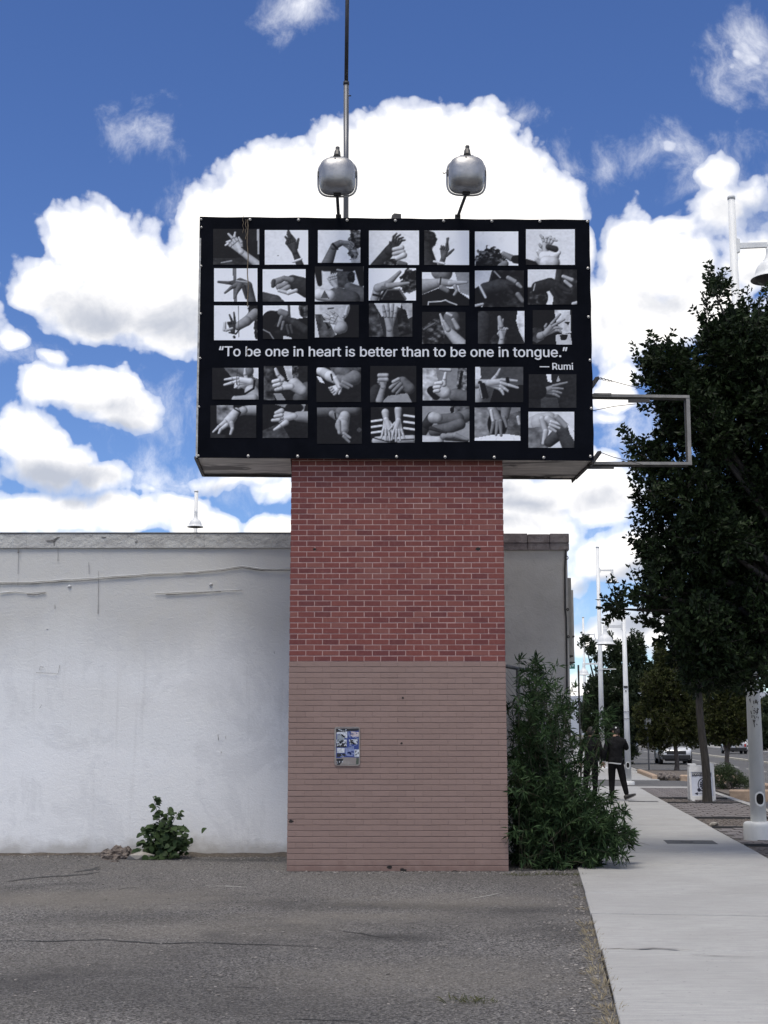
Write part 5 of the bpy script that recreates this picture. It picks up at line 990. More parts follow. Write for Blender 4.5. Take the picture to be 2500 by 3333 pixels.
# ------------------------------------------------------------------ street lamps
k = Nodes('post_white'); X, Y, Z = k.xyz(); col = k.mix(k.rng(k.noise(5, 5, 0.6, vec=k.mapping((1, 1, 0.3))), 0.4, 0.7), (0.72, 0.73, 0.72), (0.60, 0.61, 0.61)); col = k.mix(k.rng(k.noise(30, 5, 0.7), 0.66, 0.72, 0, 0.7), col, (0.16, 0.14, 0.13)); k.finish(col, 0.45, 0.4)
mat('bell_inside', (0.05, 0.05, 0.05), (0.09, 0.085, 0.08), 20, 0.5); mat('hand_hole', (0.006, 0.006, 0.006), None, rough=0.9); mat('ink', (0.02, 0.02, 0.022), (0.05, 0.05, 0.05), 60, 0.8)
def make_lamp(name, label, loc, height, arm_z, arm_len, arm_dir, r0, r1, hole_dir=None, tag_plate=False, banner_arm=False):
    t = thing(name, label, 'street lamp', loc, 0, 'white street lamps along the street')
    q = MB(); q.sm = True; q.tube([(0, 0, .0), (0, 0, height * .4), (0, 0, height)], [r0, r0 + (r1 - r0) * .42, r1], 20); q.build('post', MATS['post_white'], t)
    q = MB(); q.sm = True; q.lathe([(r1, height - .01), (r1 * 1.12, height - .01), (r1 * 1.12, height + .035), (r1 * .9, height + .05), (0, height + .052)], 20); q.build('cap', MATS['post_white'], t)
    b = r0 * 1.95; hh = .27 if hole_dir is not None and not tag_plate else .10; q = MB(); q.sm = True; q.lathe([(b, -.05), (b * 1.0, hh * .72), (b * .97, hh * .88), (b * .90, hh * .97), (b * .8, hh), (r0 * .8, hh + .003)], 28); q.build('base_collar', MATS['post_white'], t)
    d = Vector(arm_dir).normalized(); s_ = Vector((-d.y, d.x, 0))
    a0 = d * (r1 * .9) + Vector((0, 0, arm_z)); a1 = d * arm_len + Vector((0, 0, arm_z))
    q = MB(); u_ = Vector((0, 0, .045)); w = s_ * .03
    q.hexa([a0 - w - u_, a0 + w - u_, a1 + w - u_, a1 - w - u_, a0 - w + u_, a0 + w + u_, a1 + w + u_ * .8, a1 - w + u_ * .8])
    m0 = a0 - d * .02; q2 = Vector((0, 0, .13)); w2 = s_ * .045; m1 = a0 + d * .05
    q.hexa([m0 - w2 - q2, m0 + w2 - q2, m1 + w2 - q2 * .8, m1 - w2 - q2 * .8, m0 - w2 + q2, m0 + w2 + q2, m1 + w2 + q2 * .8, m1 - w2 + q2 * .8]); q.build('arm', MATS['post_white'], t)
    c = a1 - d * .06
    prof = [(0, .10), (.022, .10), (.026, .05), (.05, .045), (.05, -.03), (.045, -.05), (.06, -.06), (.06, -.1), (.062, -.16), (.078, -.22), (.088, -.235), (.088, -.25), (.112, -.268), (.118, -.29), (.16, -.32), (.205, -.37), (.235, -.43), (.25, -.49), (.262, -.53), (.30, -.565), (.325, -.59), (.327, -.60)]
    q = MB(); q.sm = True; q.lathe(prof, 32, c); sh = q.build('bell_shade', MATS['post_white'], t)
    q = MB(); q.sm = True; q.lathe([(.325, -.601), (.30, -.585), (.255, -.56), (.24, -.50), (.19, -.40), (.0, -.36)], 32, c); q.build('reflector', MATS['bell_inside'], sh)
    q = MB(); q.sm = True; q.lathe([(.0, -.50), (.07, -.49), (.12, -.46), (.15, -.42), (.0, -.40)], 20, c); q.build('bulb_glass', MATS['lamp_lens'], sh)
    if hole_dir is not None:
        hd = Vector(hole_dir).normalized(); hs = Vector((-hd.y, hd.x, 0)); cz = .62
        def ov(rx, rz, off): return [hd * (math.sqrt(max(r0**2 - (rx*math.cos(a))**2, 0)) + off) + hs * (rx * math.cos(a)) + Vector((0, 0, cz + math.copysign(rz * abs(math.sin(a)) ** .7, math.sin(a)))) for a in [2*math.pi*j/24 for j in range(24)]]
        q = MB(); o1, o2 = ov(r0 * .62, .115, .010), ov(r0 * .46, .085, .010); n = 24; q.add(o1 + o2, [(j, (j+1)%n, n+(j+1)%n, n+j) for j in range(n)]); q.build('hole_rim', MATS['post_white'], t)
        q = MB(); q.poly(ov(r0 * .47, .088, .008)); q.build('hand_hole', MATS['hand_hole'], t)
    if tag_plate:
        hd = Vector(hole_dir).normalized(); hs = Vector((-hd.y, hd.x, 0))
        for z, w_, h_ in ((3.15, .07, .035), (3.02, .025, .02)):
            q = MB(); q.poly([hd * (r0 * .95 + .003 - abs(x_) * .15) + hs * (x_) + Vector((0, 0, z + y_)) for x_, y_ in ((-w_, -h_), (w_, -h_), (w_, h_), (-w_, h_))]); q.build('number_tag', MATS['ink'], t)
        for z in (2.35, 2.12):
            q = MB(); q.tube([hd * r0 * 1.0 * math.cos(a) + hs * r0 * 1.0 * math.sin(a) + Vector((0, 0, z)) for a in np.linspace(-1.6, 1.6, 14)], .008, 5); q.build('strap', MATS['galv'], t)
    if banner_arm:
        q = MB(); q.tube([Vector((0, 0, 4.62)), d * .72 + Vector((0, 0, 4.62))], .02, 8); q.tube([Vector((0, 0, 4.58)), Vector((0, 0, 4.66))], r0 * .98, 12); q.build('banner_arm', MATS['post_white'], t)
    return t
toward = lambda s, n: -(sn(s, n) * 1.0)
l1 = make_lamp('street_lamp', 'big near white lamp post with a drum base at the right edge', sn(22.0, 3.31, .01), 10.45, 9.62, .64, NV, .122, .058, -sn(22, 3.31) + NV * 6.5)
p_ink = random.Random(3)
for z, n_ in ((2.02, 16), (1.85, 12), (2.5, 3)):       # marker scribbles on the near post
    for _ in range(n_):
        a = math.atan2(-22, -3.3 + 1) + p_ink.uniform(-.5, .5); z0 = z + p_ink.uniform(-.09, .09); a1 = a + p_ink.uniform(-.25, .25); z1 = z0 + p_ink.uniform(-.06, .06); rr = .1165
        q = MB(); pts = [Vector((rr * math.cos(a + (a1 - a) * j / 3), rr * math.sin(a + (a1 - a) * j / 3), z0 + (z1 - z0) * j / 3)) for j in range(4)]; q.tube(pts, .0055, 4); q.build('marker_stroke', MATS['ink'], l1)
make_lamp('street_lamp', 'short white lamp post in mid sidewalk with its bell lamp over the walkway', sn(45.5, 2.76, .0), 5.85, 5.15, .68, -NV, .105, .062, -sn(45, 2.8), True)
make_lamp('street_lamp', 'tall white lamp post with a bell lamp and a bare banner arm, behind the walker', sn(64.7, 2.78, .01), 10.4, 9.30, .72, NV, .12, .08, None, False, True)
make_lamp('street_lamp', 'far short white lamp post whose bell hangs higher, just left of the tall post', sn(74.0, 3.12, .01), 5.85, 5.35, .90, -NV, .10, .06)
make_lamp('street_lamp', 'far short white lamp post whose bell hangs lowest of the white bells', sn(93.0, 3.9, .01), 5.85, 5.40, .72, -NV, .10, .06)
make_lamp('street_lamp', 'thin distant tall white lamp post above the dark tree tops', sn(105.5, 3.3, .01), 10.5, 9.2, .9, NV, .13, .08)
pl = at(637, 1700, 53.5); make_lamp('street_lamp', 'white lamp post showing above the roof of the white building', (pl.x, 53.5, 0), at(637, 1601, 53.5).z, at(637, 1722, 53.5).z + .60, .55, (0.12, -1, 0), .12, .075)

# ------------------------------------------------------------------ leaves and trees
def leaves_mesh(P, D, N_, length, width, fold=0.15):
    """one folded leaf of four points for each row: base P, direction D, face normal N_"""
    S = np.cross(D, N_); S /= np.linalg.norm(S, axis=1, keepdims=True) + 1e-9
    L = np.asarray(length)[:, None]; W = np.asarray(width)[:, None]
    a = P; t = P + D * L - N_ * L * 0.08; l = P + D * L * .45 + S * W * .5 + N_ * W * fold; r = P + D * L * .45 - S * W * .5 + N_ * W * fold
    V = np.stack([a, l, t, r], 1).reshape(-1, 3); i = np.arange(len(P))[:, None] * 4
    F = np.concatenate([i + np.array([[0, 2, 1]]), i + np.array([[0, 3, 2]])], 0)
    return V, F
def unit(a): return a / (np.linalg.norm(a, axis=-1, keepdims=True) + 1e-9)
def twig_leaves(start, dirs, lens, per, leaf, width, spread=0.9, droop=0.1, jit=0.25):
    n = len(start); T = (np.arange(per) + .5) / per; Tt = np.broadcast_to(T, (n, per)) + rng.normal(0, .03, (n, per))
    pos = start[:, None, :] + dirs[:, None, :] * (lens[:, None] * Tt)[..., None]; pos = pos + rng.normal(0, .012, pos.shape); pos[..., 2] -= droop * (lens[:, None] * Tt) ** 2
    perp = unit(np.cross(dirs, rng.normal(size=dirs.shape))); perp2 = unit(np.cross(dirs, perp)); sg = np.where(np.arange(per) % 2 == 0, 1.0, -1.0)
    D = unit(dirs[:, None, :] * (1 - .45 * spread) + perp[:, None, :] * (sg * spread)[None, :, None] + rng.normal(0, jit, pos.shape)); Nn = unit(perp2[:, None, :] + rng.normal(0, .5, pos.shape))
    m = n * per; L = leaf * rng.uniform(.65, 1.2, m); return pos.reshape(-1, 3), D.reshape(-1, 3), Nn.reshape(-1, 3), L, L * width
leaf_mat('leaf_dark', (0.007, 0.012, 0.006), (0.028, 0.046, 0.018), 0.14); leaf_mat('leaf_olive', (0.026, 0.036, 0.011), (0.060, 0.066, 0.021), 0.2); leaf_mat('leaf_far', (0.018, 0.030, 0.015), (0.04, 0.055, 0.026), 0.2)
leaf_mat('leaf_willow', (0.011, 0.026, 0.010), (0.078, 0.130, 0.056), 0.25); leaf_mat('leaf_weed', (0.022, 0.042, 0.018), (0.055, 0.085, 0.034), 0.22); leaf_mat('leaf_shrub', (0.028, 0.045, 0.022), (0.07, 0.095, 0.045), 0.2)
mat('bark', (0.075, 0.062, 0.053), (0.15, 0.13, 0.115), 9, 0.95, bump=0.9, bscale=25, bdist=0.03, stretch=(3, 3, .5)); mat('bark_dark', (0.02, 0.018, 0.016), (0.045, 0.04, 0.036), 9, 0.95, bump=0.6, bscale=25, stretch=(3, 3, .5)); mat('stem_green', (0.045, 0.05, 0.028), (0.09, 0.085, 0.05), 8, 0.8)
def tree(name, label, base, tr, fork_z, clumps, twigs, per, leaf, lw, lmat, twig_len=(.35, .7), up=.25, shell=.55, bark='bark', lean=(0, 0), group=None, droop=.12, shoots=(), gaps=()):
    base = Vector(base); t = thing(name, label, 'tree', base, 0, group)
    fk = base + Vector((lean[0], lean[1], fork_z)); q = MB(); q.sm = True
    mids = [base + (fk - base) * f + Vector((.03 * math.sin(f * 7), .02 * math.cos(f * 5), 0)) for f in np.linspace(0, 1, 7)]
    q.tube([base - Vector((0, 0, .1))] + mids, [tr * 1.35, tr * 1.2] + [tr * (1 - .25 * f) for f in np.linspace(.1, 1, 6)], 12); q.build('trunk', MATS[bark], t, True)
    q = MB(); q.sm = True
    for (cx_, cy_, cz_, rx, ry, rz, w) in clumps:
        e = Vector((cx_, cy_, cz_)); m = fk.lerp(e, .5) + Vector((0, 0, .12 * (e - fk).length)); L = (e - fk).length
        q.tube([fk - Vector((0, 0, .2)), fk.lerp(m, .5), m, m.lerp(e, .55), e], [tr * .55, tr * .42, tr * .3, tr * .18, tr * .06], 7)
    q.build('limbs', MATS[bark], t, True)
    W = np.array([c[6] * c[3] * c[5] for c in clumps]); W = W / W.sum(); cnt = rng.multinomial(twigs, W); SP = []; SD_ = []; SL = []
    for c, n in zip(clumps, cnt):
        v = unit(rng.normal(size=(n, 3))); rad = (shell + (1 - shell) * rng.random(n) ** .5) * np.where(rng.random(n) < .35, rng.random(n) ** .5, 1.0)
        v2 = v * rad[:, None]; s_ = v2 * np.array(c[3:6]) * .92 + np.array(c[:3]); d_ = unit(v + rng.normal(0, .55, v.shape) + np.array([0, 0, up])); SP.append(s_); SD_.append(d_); SL.append(rng.uniform(*twig_len, n) * (0.6 + .4 * min(1.3, c[3])))
    SP, SD_, SL = np.concatenate(SP), np.concatenate(SD_), np.concatenate(SL)
    if gaps:                                             # open places in the crown
        keep = np.ones(len(SP), bool)
        for (gx, gy, gz, gr) in gaps: keep &= np.hypot(SP[:, 0] + SD_[:, 0] * SL * .5 - gx, SP[:, 2] + SD_[:, 2] * SL * .5 - gz) > gr * (1 + .3 * rng.random(len(SP)))
        SP, SD_, SL = SP[keep], SD_[keep], SL[keep]
    arr = twig_leaves(SP, SD_, SL, per, leaf, lw, droop=droop)
    if shoots:                                           # long leafy shoots standing clear of the crown
        a_ = np.array([s_[0] for s_ in shoots]); b_ = np.array([s_[1] for s_ in shoots]); ln = np.linalg.norm(b_ - a_, axis=1)
        for rep in range(2):
            ar2 = twig_leaves(a_ + rng.normal(0, .015, a_.shape), unit(b_ - a_ + rng.normal(0, .03, a_.shape)), ln, 15, leaf * .95, lw, 1.0, 0.0, .3); arr = tuple(np.concatenate([x_, y_]) for x_, y_ in zip(arr, ar2))
        q = MB()
        for p_, r_ in zip(a_, b_): q.tube([Vector(p_), Vector(r_)], [.007, .003], 4, False)
        q.build('shoots', MATS[bark], t, True)['kind'] = 'stuff'
    V, F = leaves_mesh(*arr); fast_mesh('crown', V, F, MATS[lmat], t)
    k_ = rng.choice(len(SP), min(2600, len(SP)), replace=False); q = MB()
    for i in k_:
        a = Vector(SP[i]); b = a + Vector(SD_[i]) * float(SL[i]); b.z -= droop * float(SL[i]) ** 2; q.tube([a, b], [.008, .003], 3, False)
    q.build('twigs', MATS[bark], t, True)['kind'] = 'stuff'; return t
def clump(u, v, Y, rpx, dy=0.0, w=1.0, rz=None, ry=None):  # a foliage mass whose place and size are read at depth Y
    p = at(u, v, Y); s_ = Y / FOC; r = rpx * s_; return (p.x, Y + dy, p.z, r, ry if ry else max(r, .5), (rz or rpx) * s_, w)
# near dark tree, trunk just outside the frame
TBY = 18.2; tb = sn(18.9, 4.05)
cl = [clump(2370,1080,TBY,70,.1), clump(2330,960,TBY,26,.0,1.2,45), clump(2460,1055,TBY,70,.3), clump(2560,1090,TBY,110,.2), clump(2410,1180,TBY,130,-.3), clump(2520,1200,TBY,140,.4), clump(2340,1130,TBY,60,.1),
      clump(2150,1230,TBY,85,-.2,1.2), clump(2110,1190,TBY,34,-.3,1.3,40), clump(2215,1185,TBY,45,.1,1,34), clump(2260,1260,TBY,110,.5), clump(2200,1340,TBY,90,-.3), clump(2360,1320,TBY,150,.2,1,150,.9), clump(2500,1370,TBY,150,-.5),
      clump(2170,1440,TBY,75,.3,1,75), clump(2280,1440,TBY,110,-.4), clump(2180,1560,TBY,78,.1), clump(2110,1490,TBY,42,.1,1,36), clump(2070,1470,TBY,18,.1,.9,20), clump(2230,1640,TBY,110,-.3), clump(2120,1650,TBY,58,.2,1,50), clump(2085,1590,TBY,26,.0,.9,30), clump(2400,1540,TBY,150,.4), clump(2520,1600,TBY,150,0),
      clump(2170,1770,TBY,85,.4), clump(2110,1810,TBY,42,.0), clump(2300,1770,TBY,140,-.3), clump(2450,1790,TBY,150,.3), clump(2230,1900,TBY,105,.2), clump(2140,1920,TBY,65,-.1,1,42), clump(2072,1942,TBY,30,-.2,1.2,24), clump(2140,2010,TBY,48,.2,1,40), clump(2240,2040,TBY,95,-.3), clump(2370,1990,TBY,140,.3), clump(2490,2010,TBY,150,0),
      clump(2230,2130,TBY,68,.1,1,50), clump(2340,2140,TBY,110,-.2,1,85), clump(2460,2150,TBY,120,.4,1,90), clump(2310,2205,TBY,70,.1,1,40), clump(2420,2215,TBY,80,-.3,1,40), clump(1990,1985,TBY,30,-.1,1.6,24)]
cl = [(c[0] + (.06 if c[0] < 4.2 else 0), c[1], c[2], c[3] * .84, c[4], c[5] * .86, c[6]) for c in cl]
rs_ = random.Random(8)
SHOOTS = [(at(u0, v0, TBY + d_), at(u1, v1, TBY + d_ + rs_.uniform(-.1, .1))) for u0, v0, u1, v1, d_ in ((2130,1190,2138,1088,-.3),(2092,1200,2068,1118,-.2),(2112,1190,2110,1125,-.3),(2190,1180,2196,1125,.1),(2222,1180,2232,1140,.1),(2325,950,2300,850,0),(2345,980,2330,900,0),(2310,1020,2286,950,.1),(2315,1060,2284,1010,.1),(2440,1020,2432,935,.3),(2470,1010,2480,925,.2),(2500,1010,2505,940,.1),(2130,1460,2045,1448,.1),(2110,1500,2060,1492,.1),(2120,1570,2070,1575,0),(2110,1650,2062,1620,.1),(2120,1690,2066,1700,.1),(2130,1780,2085,1760,.2),(2130,1850,2088,1850,0),(2100,1940,2036,1928,-.2),(2075,1955,1990,1985,-.2),(2030,1965,1960,1980,-.1),(2010,1985,1975,2030,-.1),(2140,2040,2098,2030,.1),(2160,2080,2128,2085,.1),(2080,1260,2058,1225,-.2),(2110,1330,2085,1310,-.3),(2330,1100,2290,1060,.1))]
for c in cl:                                              # more shoots round the open side and the top
    for _ in range(3):
        if c[0] < 4.3 or c[2] > 7.0:
            th = rs_.uniform(.35, 3.0); a_ = Vector((c[0] + c[3] * .8 * math.cos(th), c[1] + rs_.uniform(-.3, .3), c[2] + c[5] * .8 * math.sin(th))); SHOOTS.append((a_, a_ + Vector((.6 * math.cos(th) - .1, rs_.uniform(-.2, .2), .7 + .4 * math.sin(th))).normalized() * rs_.uniform(.22, .42)))
GAPS = [(g_.x, TBY, g_.z, r_ / 242.0) for g_, r_ in ((at(u, v, TBY), r) for u, v, r in ((2105,1395,45),(2250,1410,20),(2240,1480,24),(2195,1500,14),(2380,1600,16),(2150,1275,12),(2100,1560,16),(2240,1130,40),(2095,1740,24),(2085,1885,28),(2420,1350,10)))]
tree('elm_tree', 'huge dark leafy tree filling the right side behind the sign frame', (tb.x, tb.y, 0), .17, 2.4, cl, 7000, 13, .085, .55, 'leaf_dark', (.12, .36), .45, .55, 'bark_dark', (-.1, -.2), 'trees along the sidewalk', shoots=SHOOTS, gaps=GAPS)
ta = sn(33.9, 3.92); TAY = ta.y
cl = [clump(2290,2130,TAY,70,0,1,70), clump(2250,2040,TAY,70,.3), clump(2350,2060,TAY,75,-.2), clump(2310,1950,TAY,95,.2), clump(2280,2210,TAY,60,.2,1,40), clump(2350,2190,TAY,60,-.3,1,45), clump(2400,2130,TAY,80,.3)]
tree('street_tree', 'slim trunked dark tree standing in front of the folding sign', (ta.x, ta.y, 0), .105, 3.1, cl, 2600, 12, .085, .55, 'leaf_dark', (.15, .32), .3, .5, 'bark_dark', (-.12, 0), 'trees along the sidewalk')
tc_ = on_ground(2203, 2512); Y = tc_.y
cl = [clump(2190,2360,Y,85,0,1,60), clump(2130,2330,Y,62,.3), clump(2250,2330,Y,62,-.4), clump(2190,2250,Y,85,.3), clump(2130,2230,Y,45,-.2), clump(2240,2220,Y,55,.2), clump(2180,2170,Y,40,0,1,45), clump(2120,2400,Y,42,.2,1,32), clump(2250,2395,Y,46,-.2,1,32), clump(2150,2425,Y,30,.3,1,18), clump(2150,2130,Y,14,0,1.2,50), clump(2285,2290,Y,40,.2)]
tree('olive_tree', 'olive brown leafy tree in front of the white car', tc_, .105, 1.7, cl, 4200, 12, .12, .5, 'leaf_olive', (.15, .38), .3, .5, 'bark', (0, 0), 'trees along the sidewalk')
td = sn(42.2, 5.52); Y = td.y
cl = [clump(2365,2330,Y,60,0,1,55), clump(2320,2370,Y,34,.2,1,36), clump(2410,2360,Y,40,-.2,1,42), clump(2360,2270,Y,60,.2), clump(2420,2290,Y,50,.1), clump(2370,2400,Y,34,0,1,22)]
tree('olive_tree', 'small olive green tree growing from the bed beside the near lamp post', (td.x, td.y, 0.05), .085, 1.15, cl, 2200, 12, .10, .5, 'leaf_olive', (.14, .3), .3, .5, 'bark', (0, 0), 'trees along the sidewalk')
# upright dark tree behind the walkers
te = sn(82, 3.6); Y = te.y
cl = [clump(1990,2380,Y,80,0,1,90), clump(2070,2350,Y,75,.4), clump(1930,2330,Y,45,.2,1,70), clump(2010,2250,Y,72,-.3,1,80), clump(2085,2230,Y,45,.2,1,70), clump(1945,2250,Y,38,.3,1,50), clump(2060,2130,Y,16,0,1.2,75), clump(2088,2120,Y,12,.3,1.2,70), clump(2020,2150,Y,20,.2,1.1,60), clump(1985,2120,Y,13,0,1.2,60), clump(1955,2160,Y,12,.1,1.2,45), clump(1930,2120,Y,12,.1,1.2,30), clump(1905,2090,Y,10,.1,1.2,26), clump(2120,2200,Y,22,.1,1,45), clump(2000,2450,Y,70,0,1,40), clump(2110,2310,Y,40)]
tree('cypress_tree', 'tall dark tree with upright branches behind the walking people', (te.x, te.y, 0), .2, 1.3, cl, 4200, 11, .19, .5, 'leaf_far', (.2, .5), 1.0, .4, 'bark_dark', (0, 0), 'trees along the sidewalk', 0.02)
tf = sn(96, 5.0); Y = tf.y
cl = [clump(2150,2160,Y,14,0,1.3,70), clump(2165,2230,Y,36,0,1,60), clump(2130,2240,Y,26,.2,1,40), clump(2190,2200,Y,26,.2,1,50), clump(2150,2310,Y,60,0,1,70)]
tree('conifer_tree', 'spire topped dark tree just left of the big elm', (tf.x, tf.y, 0), .2, 1.5, cl, 1800, 11, .2, .4, 'leaf_far', (.2, .5), .6, .4, 'bark_dark', (0, 0), 'trees along the sidewalk', 0.0)
for i, (s_, n_, u_, lab) in enumerate(((150, 27, 2460, 'dark far tree across the street behind the blue pickup'), (140, 24, 2385, 'dark far tree across the street above the silver car'), (190, 25, 2300, 'dark far tree across the street right of the white car'), (230, 20, 2230, 'most distant dark tree at the far end of the street'), (120, 28, 2540, 'dark far tree at the right edge behind the near lamp post'))):
    b = sn(s_, n_); Y = b.y; ub = 1250 + b.x / Y * FOC; cl = [clump(ub, 2360, Y, 70 if i != 3 else 45, 0, 1, 55), clump(ub - 40, 2390, Y, 45, 1), clump(ub + 45, 2385, Y, 45, -1), clump(ub, 2310, Y, 50, .5), clump(ub + 20, 2410, Y, 40, 0, 1, 22)]
    tree('far_tree', lab, (b.x, b.y, -.1), .2, 1.2, cl, 900, 9, .42, .6, 'leaf_far', (.4, .9), .3, .5, 'bark_dark', (0, 0), 'trees across the street')
# ------------------------------------------------------------------ willow bush beside the pillar
def bush_fill():                                         # shaded inner leaves low in the bush
    out = []
    for _ in range(2600):
        u = rb.uniform(1660, 1890); v = rb.uniform(2430, 2835)
        if u > 1800 + (v - 2430) * .2: continue
        p = at(u, v, rb.uniform(17.2, 18.2)); p.z = max(p.z, .05); p.x = max(p.x, PX1 + .05); out.append((p, Vector((rb.gauss(0, 1), rb.gauss(0, 1), rb.gauss(0, .6))).normalized(), 1))
    return out
rb = random.Random(21)
bush = thing('willow_bush', 'overgrown willow leaved bush spilling from the pillar over the sidewalk', 'bush', (2.1, 17.3, 0))
BPOLY = [(1664,2215),(1690,2165),(1730,2150),(1765,2175),(1800,2185),(1840,2200),(1860,2225),(1895,2265),(1875,2330),(1870,2400),(1885,2470),(1895,2540),(1925,2590),(2000,2612),(2015,2650),(2010,2700),(2040,2722),(2035,2785),(1970,2818),(1900,2838),(1800,2842),(1700,2845),(1664,2830)]
def inpoly(x, y, P_):
    c = False; n = len(P_)
    for i in range(n):
        x1, y1 = P_[i]; x2, y2 = P_[(i+1) % n]
        if (y1 > y) != (y2 > y) and x < (x2 - x1) * (y - y1) / (y2 - y1) + x1: c = not c
    return c
stems = MB(); stems.sm = True; LP = []; tips = []
rb = random.Random(21)
while len(tips) < 250:
    u, v = rb.uniform(1655, 2075), rb.uniform(2150, 2845)
    if inpoly(u, v, BPOLY): tips.append((u, v))
tips += [(1985,2322),(1968,2335),(1950,2350),(2045,2712),(2050,2735),(2030,2700),(1985,2595),(2030,2640),(1690,2152),(1745,2150),(1805,2170),(1862,2240),(1900,2275)] * 2
for (u, v) in tips:
    if v < 2480 and rb.random() < .38: continue
    yd = rb.uniform(16.55, 17.9) if u < 1900 else rb.uniform(16.6, 17.4); tip = at(u, v, yd); tip.z = max(tip.z, .08); tip.x = max(tip.x, PX1 + .06)
    b0 = Vector((rb.uniform(1.65, 2.6), rb.uniform(16.95, 18.1), 0)); m = b0.lerp(tip, .5) + Vector((rb.gauss(0, .14), rb.gauss(0, .14), 0)); m.x = max(m.x, PX1 + .05); m.z += .25 * (tip - b0).length * (.6 if tip.z > 1 else .9); 
    pts = [b0.lerp(m, f).lerp(m.lerp(tip, f), f) for f in np.linspace(0, 1, 9)]
    stems.tube(pts, [( .007 * (1 - .8 * f) + .0012) for f in np.linspace(0, 1, 9)], 4, False)
    seg = [Vector(p) for p in pts[4:]]; dirv = (seg[-1] - seg[-3]).normalized()
    n1 = rb.randint(16, 26)
    for j in range(n1):
        f = rb.random(); i = min(int(f * 4), 3); p = seg[i].lerp(seg[i+1], f * 4 - i); LP.append((p, dirv, 0))
    for j in range(rb.randint(16, 28)): LP.append((tip + Vector((rb.gauss(0, .025), rb.gauss(0, .025), rb.gauss(0, .025))), dirv, 1))
    for kk in range(3):                                  # side sprigs, each ending in a star of leaves
        p0 = seg[rb.randint(0, 3)]; d2 = (dirv + Vector((rb.gauss(0, .7), rb.gauss(0, .7), rb.gauss(0, .5)))).normalized(); e2 = p0 + d2 * rb.uniform(.1, .25); e2.z = max(e2.z, .05); e2.x = max(e2.x, PX1 + .04); stems.tube([p0, e2], [.003, .0015], 3, False)
        for j in range(rb.randint(8, 14)): LP.append((p0.lerp(e2, rb.uniform(.6, 1.0)), d2, 1))
stems.build('stems', MATS['stem_green'], bush, True)
LP += bush_fill(); n = len(LP); Pn = np.array([p for p, _, _ in LP]); Dn = np.array([d for _, d, _ in LP]); kt = np.array([k_ for _, _, k_ in LP])[:, None]
Dl = unit(Dn * np.where(kt, .35, .5) + rng.normal(0, .72, (n, 3)) + np.array([0, -.1, -.12])); Nl = unit(rng.normal(0, .6, (n, 3)) + np.array([0, -.3, .8])); Ll = rng.uniform(.07, .15, n)
V, F = leaves_mesh(Pn, Dl, Nl, Ll, Ll * rng.uniform(.13, .22, n), .3); fast_mesh('leaves', V, F, MATS['leaf_willow'], bush)
# a smaller weed at the foot of the white wall
weed = thing('weed_plant', 'leafy green weed growing at the foot of the white wall', 'plant', on_ground(545, 2795)); wy = 18.35; st_ = MB(); LP = []
for (u, v, nl) in ((498,2592,15),(520,2640,11),(545,2628,9),(585,2640,10),(560,2690,10),(470,2690,9),(450,2740,9),(610,2720,9),(600,2760,8),(480,2760,8),(530,2720,12),(570,2730,12),(500,2700,10),(620,2745,6),(440,2770,6),(545,2680,10)):
    tip = at(u, v, wy + rb.uniform(-.2, .2)); b0 = Vector((at(545, 2800, wy).x + rb.uniform(-.12, .12), wy + rb.uniform(-.1, .1), 0)); m = b0.lerp(tip, .45) + Vector((0, 0, .12)); pts = [b0.lerp(m, f).lerp(m.lerp(tip, f), f) for f in np.linspace(0, 1, 8)]
    st_.tube(pts, [.007 - .0045 * f for f in np.linspace(0, 1, 8)], 5, False)
    for j in range(nl * 2):
        f = .25 + .75 * (j + .5) / (nl * 2); i = min(int(f * 7), 6); p = pts[i].lerp(pts[i+1], f * 7 - i); LP.append((p, Vector((rb.choice((-1, 1)) * rb.uniform(.5, 1), rb.uniform(-1, .6), rb.uniform(-.5, .35))).normalized()))
for j in range(230):
    p = at(rb.gauss(545, 36), rb.uniform(2690, 2800), wy + rb.uniform(-.25, .25)); p.z = max(p.z, .03); LP.append((p, Vector((rb.gauss(0, 1), rb.gauss(-.4, .7), rb.gauss(0, .5))).normalized()))
st_.build('stems', MATS['stem_green'], weed, True); vs = []; fs = []
for p, d in LP:                                          # broad pointed leaves of eight points
    nrm = Vector((rb.gauss(0, .35), -.55 + rb.gauss(0, .4), .7)).normalized(); s_ = d.cross(nrm).normalized(); nrm = s_.cross(d); L = rb.uniform(.065, .12); p = p + d * .01
    o_ = len(vs)
    for a, w in ((0, 0), (.12, .30), (.38, .40), (.7, .24), (1.0, 0)):
        c0 = p + d * L * a - nrm * L * .18 * a * a
        if w == 0: vs.append(c0)
        else: vs.append(c0 + s_ * L * w + nrm * L * .08); vs.append(c0 - s_ * L * w + nrm * L * .08)
    fs += [(o_, o_+2, o_+1), (o_+1, o_+2, o_+4, o_+3), (o_+3, o_+4, o_+6, o_+5), (o_+5, o_+6, o_+7)]
q = MB(); q.add(vs, fs); q.build('leaves', MATS['leaf_weed'], weed, True)
